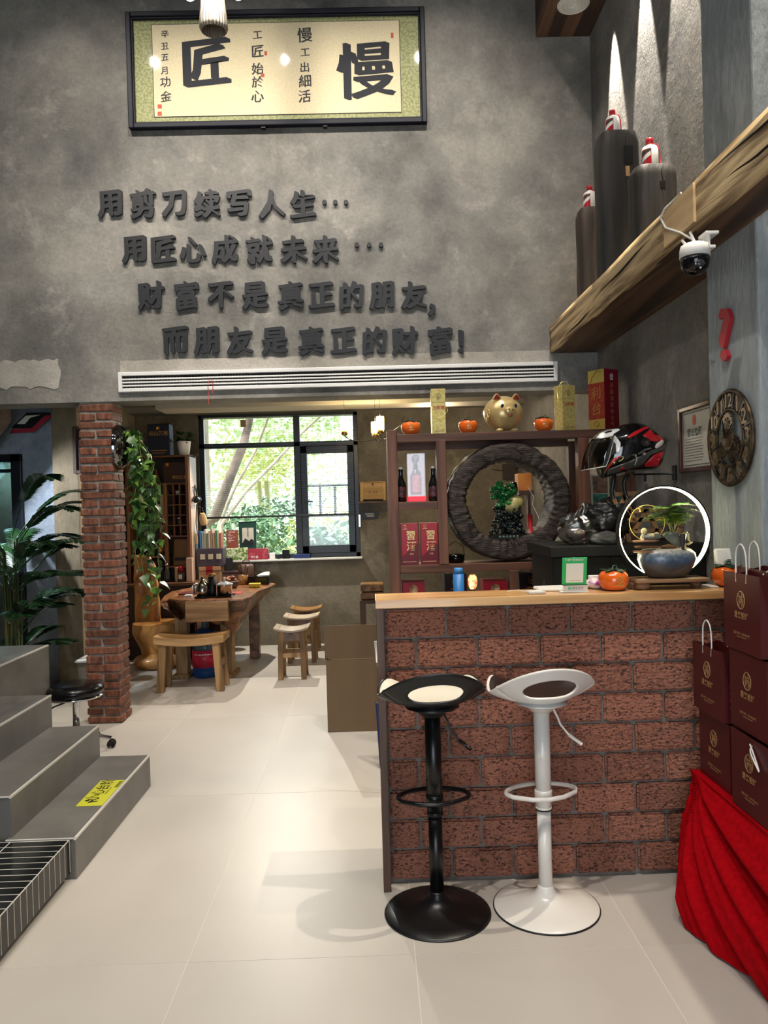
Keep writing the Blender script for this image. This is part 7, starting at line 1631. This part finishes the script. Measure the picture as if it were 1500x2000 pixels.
# ================================================================ LEFT EDGE
# pothos in a glass bowl on the column, trailing down
gq = Vector((-1.852, 5.65, at(240, 874, 5.65).z))
t = thing('trailing_pothos', 'long trailing green pothos vine in a glass wall bowl on the brick column', 'plant', tuple(gq))
put('glass_bowl', MB().grid(lambda u, v: (gq.x+.004+.095*math.sin(PI/2*v)**.6*1 if False else gq.x+.004+.10*math.cos(PI/2*v), gq.y+.165*math.sin(PI/2*v)*math.cos(2*PI*u), gq.z+.165*math.sin(PI/2*v)*math.sin(2*PI*u)), 32, 10, closed_u=True), glass_thin('dark bowl glass', (70, 76, 74), .25), t)
rr = random.Random(33); vine_leaf = [leafmesh('leaf', .075, .058, m_lf), leafmesh('leaf', .065, .05, m_lfb)]
cnt = 0
for k in range(9):
    x = gq.x+.05+rr.uniform(0, .08); y = gq.y+rr.uniform(-.10, .05); z = gq.z+.12; L = [1.35, 1.3, 1.05, .95, .75, .85, .6, .5, 1.15][k]
    xe = [.15, .21, .10, .24, .04, .17, .22, .08, .13][k]; P = []
    n = int(L/.05)
    for i in range(n):
        f = i/n; P.append((x+xe*min(1, f*2.2)*(1-.35*f)+.018*math.sin(i*.9+k), y+.03*math.sin(i*.7+k*2)-.02*f, z+.05*math.sin(min(1, f*6)*PI)-L*f))
    put('vine', MB().tube(P, .0028, 5), m_stem, t)
    for i in range(1, n):
        dens = 2 if i < n*.8 else 1
        for _ in range(dens):
            if cnt > 292: break
            cnt += 1; p_ = P[i]; yaw = rr.uniform(-PI, PI)
            addleaf(rr.choice(vine_leaf), t, (p_[0], p_[1], p_[2]), yaw, rr.uniform(-1.3, -.1), rr.uniform(-.6, .6), rr.uniform(.75, 1.35))
# parlour palm
pq = Vector((at(30, 1340, 6.1).x, 6.1, 0))
t = thing('potted_palm', 'dark green potted palm beside the stairs at the left edge', 'potted plant', tuple(pq))
m_potd = mat('dark pot', (34, 26, 24), rough=.45)
put('pot', MB().frus((pq.x, pq.y, 0), (.10, .10), (.135, .135), .30), m_potd, t, bev=.008); put('soil', MB().box(pq.x-.125, pq.x+.125, pq.y-.125, pq.y+.125, .285, .302), mat('soil', (40, 30, 24), rough=1), t)
m_palm = mat('palm leaf', (16, 40, 22), (34, 66, 34), scale=6, rough=.3, rnd=.2); m_palms = mat('palm stem', (48, 66, 30), (84, 80, 44), scale=8, rough=.5)
rr = random.Random(3)
def palmfrond(base, dirv, L, lift, nl=34):
    b = MB(); d = Vector(dirv).normalized(); P = []
    for i in range(17):
        f = i/16; P.append(Vector(base)+Vector((d.x*L*f*.80, d.y*L*f*.80, lift*L*(f-.62*f*f))))
    b.tube(P, [.006*(1-.8*i/16) for i in range(17)], 5)
    side = d.cross(Vector((0, 0, 1))).normalized()
    for k in range(nl):
        f = .28+.72*k/nl; i = min(15, int(f*16)); p_ = P[i].lerp(P[i+1], f*16-i); tan = (P[i+1]-P[i]).normalized()
        ll = .30*math.sin(PI*(.18+.72*(k/nl)))*rr.uniform(.9, 1.1)*L
        for sgn in (-1, 1):
            dr = (side*sgn*.75+tan*.75+Vector((0, 0, .12))).normalized(); w = tan.cross(dr).normalized().cross(dr)*.017
            a0 = p_; a1 = p_+dr*ll*.5+w+Vector((0, 0, -.02*ll)); a2 = p_+dr*ll+Vector((0, 0, -.22*ll)); a3 = p_+dr*ll*.5-w+Vector((0, 0, -.02*ll))
            b.add([a0, a1, a2, a3], [(0, 1, 2, 3)])
    return b
for k in range(30):
    a = 2*PI*k/15+rr.uniform(-.2, .2); bz = rr.uniform(.75, 1.35) if k % 3 else rr.uniform(.35, .7); r = rr.uniform(.02, .08)
    bx_, by_ = pq.x+r*math.cos(a), pq.y+r*math.sin(a)
    put('cane', MB().tube([(pq.x+r*.7*math.cos(a), pq.y+r*.7*math.sin(a), .29), (bx_, by_, bz)], [.010, .006], 6), m_palms, t)
    put('frond', palmfrond((bx_, by_, bz), (math.cos(a), .6*math.sin(a), 0), rr.uniform(.55, .82), rr.uniform(.7, 1.5)), m_palm, t)
for (dx, dz, L, lf) in ((1, 1.05, .86, .75), (1, .92, .80, .45), (.9, 1.2, .7, 1.3), (1, .45, .62, .35), (.8, .75, .6, .3), (.5, 1.35, .6, 1.9)):
    put('frond', palmfrond((pq.x+.03, pq.y-.04, dz), (dx, -.25, 0), L, lf, 38), m_palm, t)
# salon stool
sc_ = at(147, 1352, 4.95)
t = thing('salon_stool', 'black round cushioned salon stool with chrome pole behind the stairs', 'stool', (sc_.x, 4.95, 0)); m_lea = mat('black leather', (14, 14, 16), rough=.22, bump=.05)
zs2 = at(147, 1362, 4.78).z
put('cushion', MB().lathe([(0, zs2-.03), (.15, zs2-.03), (.172, zs2-.012), (.178, zs2+.012), (.165, zs2+.034), (.13, zs2+.046), (.05, zs2+.050), (0, zs2+.050)], c=(sc_.x, 4.95, 0), n=48), m_lea, t)
m_chrome = mat('chrome', (210, 210, 212), rough=.08, metal=1)
put('chrome_rim', MB().lathe([(.168, zs2-.036), (.172, zs2-.030), (.172, zs2-.026)], c=(sc_.x, 4.95, 0), n=48), m_chrome, t); put('pole', MB().cyl((sc_.x, 4.95, .10), (sc_.x, 4.95, zs2-.03), .020, n=20), m_chrome, t)
put('height_lever', MB().tube([(sc_.x, 4.95, zs2-.05), (sc_.x-.10, 4.86, zs2-.075), (sc_.x-.14, 4.82, zs2-.10)], .005, 7), m_black, t)
for k in range(5):
    a = 2*PI*k/5+.12; e = (sc_.x+.215*math.cos(a), 4.95+.215*math.sin(a)); lg = put('base_leg', MB().tube([(sc_.x, 4.95, .10), (sc_.x+.12*math.cos(a), 4.95+.12*math.sin(a), .085), (e[0], e[1], .062)], [.02, .015, .011], 8), m_chrome, t)
    for s_ in (-1, 1): put('caster', MB().cyl((e[0]-.012*math.sin(a)*s_-.001, e[1]+.012*math.cos(a)*s_, .026), (e[0]-.024*math.sin(a)*s_, e[1]+.024*math.cos(a)*s_, .026), .0255, n=18), m_black, lg)
# dark picture on the board pier and pale bin beside the column
a, c_ = at(141, 833, 6.75), at(160, 925, 6.75)
t = thing('dark_wall_box', 'dark red framed box on the board wall, half hidden by the brick column', 'picture', (a.x, 6.78, c_.z)); put('frame', fr(MB(), a.x, a.x+.30, c_.z, a.z, .03, 6.74, 6.80), m_brown, t, bev=.003); put('panel', MB().box(a.x+.03, a.x+.27, 6.76, 6.80, c_.z+.03, a.z-.03), m_mar, t)
q = onz(166, 1332, 0)
t = thing('pale_bin', 'pale bin with a white rim behind the brick column', 'bin', (-2.46, 6.55, 0)); put('bin', MB().frus((-2.40, 6.55, 0), (.09, .09), (.115, .115), .27), mat('bin grey', (140, 134, 124), rough=.5), t, bev=.01); put('rim', MB().frus((-2.40, 6.55, .271), (.125, .125), (.12, .12), .02), m_whitem, t, bev=.004)
# slanted painted sign high on the left back wall
t = thing('painted_chevron_sign', 'slanted black, red and white painted panel high on the left back wall', 'sign', tuple(at(60, 828, 6.85)))
def quadp(nm, pts, Y, th, m): 
    P = [at(px, py, Y) for px, py in pts]; b = MB(); n = len(P); b.add([tuple(p) for p in P]+[(p.x, p.y+th, p.z) for p in P], [tuple(range(n))[::-1], tuple(range(n, 2*n))]+[(i, (i+1) % n, (i+1) % n+n, i+n) for i in range(n)]); bm_ = put(nm, b, m, t)
quadp('black_panel', [(22, 836), (52, 806), (98, 806), (66, 836)], 6.80, .03, m_black)
quadp('white_bar', [(33, 828), (50, 812), (78, 810), (58, 816), (48, 828)], 6.79, .009, m_whitem)
quadp('red_bar', [(18, 846), (24, 838), (62, 836), (88, 811), (102, 811), (66, 844)], 6.785, .012, mat('sign crimson', (150, 32, 52), rough=.5))

# ================================================================ OUTSIDE THE WINDOW
m_lawn = mat('garden ground', (110, 120, 70), (170, 160, 110), scale=1.5, rough=.9)
struct('ground_outside', MB().box(-14, 10, 8.76, 40, -.35, -.25), m_lawn)
struct('sky_side_house', MB().box(-9, -3.6, 27, 29, -.25, 6), mat('pale render house', (206, 204, 196), rough=.8))
def leaves(n, c, r, size, rr, hollow=.5, smax=1.4):
    vs = []; fs = []
    for i in range(n):
        d = Vector((rr.gauss(0, 1), rr.gauss(0, 1), rr.gauss(0, 1))).normalized()*(hollow+(1-hollow)*rr.random()); p = Vector((c[0]+d.x*r[0], c[1]+d.y*r[1], max(-.2, c[2]+d.z*r[2])))
        a = Vector((rr.gauss(0, 1), rr.gauss(0, 1), rr.gauss(0, .6))).normalized(); b_ = a.orthogonal().normalized(); b_ = (Matrix.Rotation(rr.uniform(0, 6.28), 3, a) @ b_); s_ = size*rr.uniform(.6, smax)
        k = len(vs); vs += [p, p+a*s_*.5+b_*s_*.22, p+a*s_, p+a*s_*.5-b_*s_*.22]; fs.append((k, k+1, k+2, k+3))
    return MB().add(vs, fs)
ml1 = mat('hedge leaf', (62, 98, 74), (120, 150, 108), scale=3, rough=.45); ml2 = mat('overexposed tree leaf', (150, 178, 124), (206, 214, 172), scale=2, rough=.5); ml3 = mat('yellow green leaf', (170, 178, 104), (208, 206, 140), scale=3, rough=.5)  # pale tree green: overexposed daylight put into the leaf colour
m_bk = mat('pale bark', (130, 112, 98), (176, 160, 144), scale=5, stretch=(1, 1, .3), rough=.8); m_bkd = mat('ridged bark', (78, 62, 54), (120, 100, 88), scale=5, rough=.8)
rr = random.Random(77)
def shrub(lab, px, Y, z, r, size, m, n): 
    q = at(px, 1000, Y); t = thing('garden_shrub', lab, 'shrub', (q.x, Y, -.25), group='shrubs outside the window'); put('foliage', leaves(n, (q.x, Y, z), r, size, rr), m, t, kind='stuff'); put('stem', MB().cyl((q.x, Y, -.25), (q.x, Y, z), .03, .02, 8), m_bkd, t)
shrub('big leaved shrub outside behind the casement window', 640, 11.0, .75, (.75, .5, .52), .16, ml1, 1400)
shrub('yellow green shrub outside above the big leaved one', 655, 12.3, 1.15, (.9, .5, .45), .10, ml3, 900)
shrub('bluish hedge outside at the lower left pane', 450, 12.5, .95, (1.1, .5, .65), .10, ml1, 2200)
shrub('dark hedge outside beside the slim yellow trunks', 560, 13.5, 1.1, (1.0, .5, .65), .10, ml1, 2000)
shrub('far hedge outside left of the slanted trunk', 405, 15.5, 1.2, (1.1, .6, .7), .10, ml2, 1000)
shrub('low yellow shrub outside at the foot of the window', 575, 10.6, .75, (.28, .3, .3), .09, ml3, 260)
def tree(lab, trunk, crown, m, mt, r0=.07):
    P = [at(*p) for p in trunk]; t = thing('garden_tree', lab, 'tree', (P[0].x, P[0].y, -.25), group='trees outside the window'); P = [Vector((P[0].x, P[0].y, -.25))]+P
    put('trunk', MB().tube(P, [r0*(1-.5*i/len(P)) for i in range(len(P))], 10), mt, t)
    for (px, py, Y, rad, n, s_) in crown: q = at(px, py, Y); put('crown', leaves(n, tuple(q), rad, s_, rr, .2), m, t, kind='stuff')
    return t
tree('slanted ringed trunk outside crossing the left pane', [(395, 1030, 11), (420, 1010, 11), (450, 930, 11), (475, 870, 11.2), (492, 800, 11.5)], [(440, 790, 14, (2.4, 1, 1.1), 1500, .14)], ml2, m_bkd, .095)
tree('thin pale tree outside leaning right across the panes', [(432, 1025, 11.6), (480, 960, 11.8), (540, 900, 12), (585, 850, 12), (650, 790, 12)], [(620, 800, 14.5, (1.6, 1, 1.0), 1100, .13)], ml2, m_bk, .035)
tree('second thin pale tree outside leaning right', [(428, 1025, 12.0), (460, 950, 12), (500, 880, 12), (530, 800, 12)], [(540, 850, 16, (2.2, 1, 1.0), 1300, .14)], ml2, m_bk, .03)
tree('slim double yellow trunk outside below the transom', [(530, 1060, 14), (525, 1000, 14), (520, 940, 14)], [(520, 900, 15, (1.2, .8, .7), 900, .12)], ml3, mat('yellow bark', (170, 160, 110), rough=.8), .07)
tree('twin slim yellow trunk outside beside the first', [(512, 1060, 14.2), (510, 1000, 14.2), (506, 940, 14.2)], [(470, 930, 17, (2.0, .8, .9), 1100, .13)], ml2, mat('yellow bark', (170, 160, 110), rough=.8), .06)
tree('pale upright trunk outside at the left window edge', [(405, 1040, 13), (404, 960, 13), (402, 880, 13), (401, 800, 13)], [(640, 930, 18, (2.2, .8, 1.4), 1700, .13)], ml2, m_bk, .08)
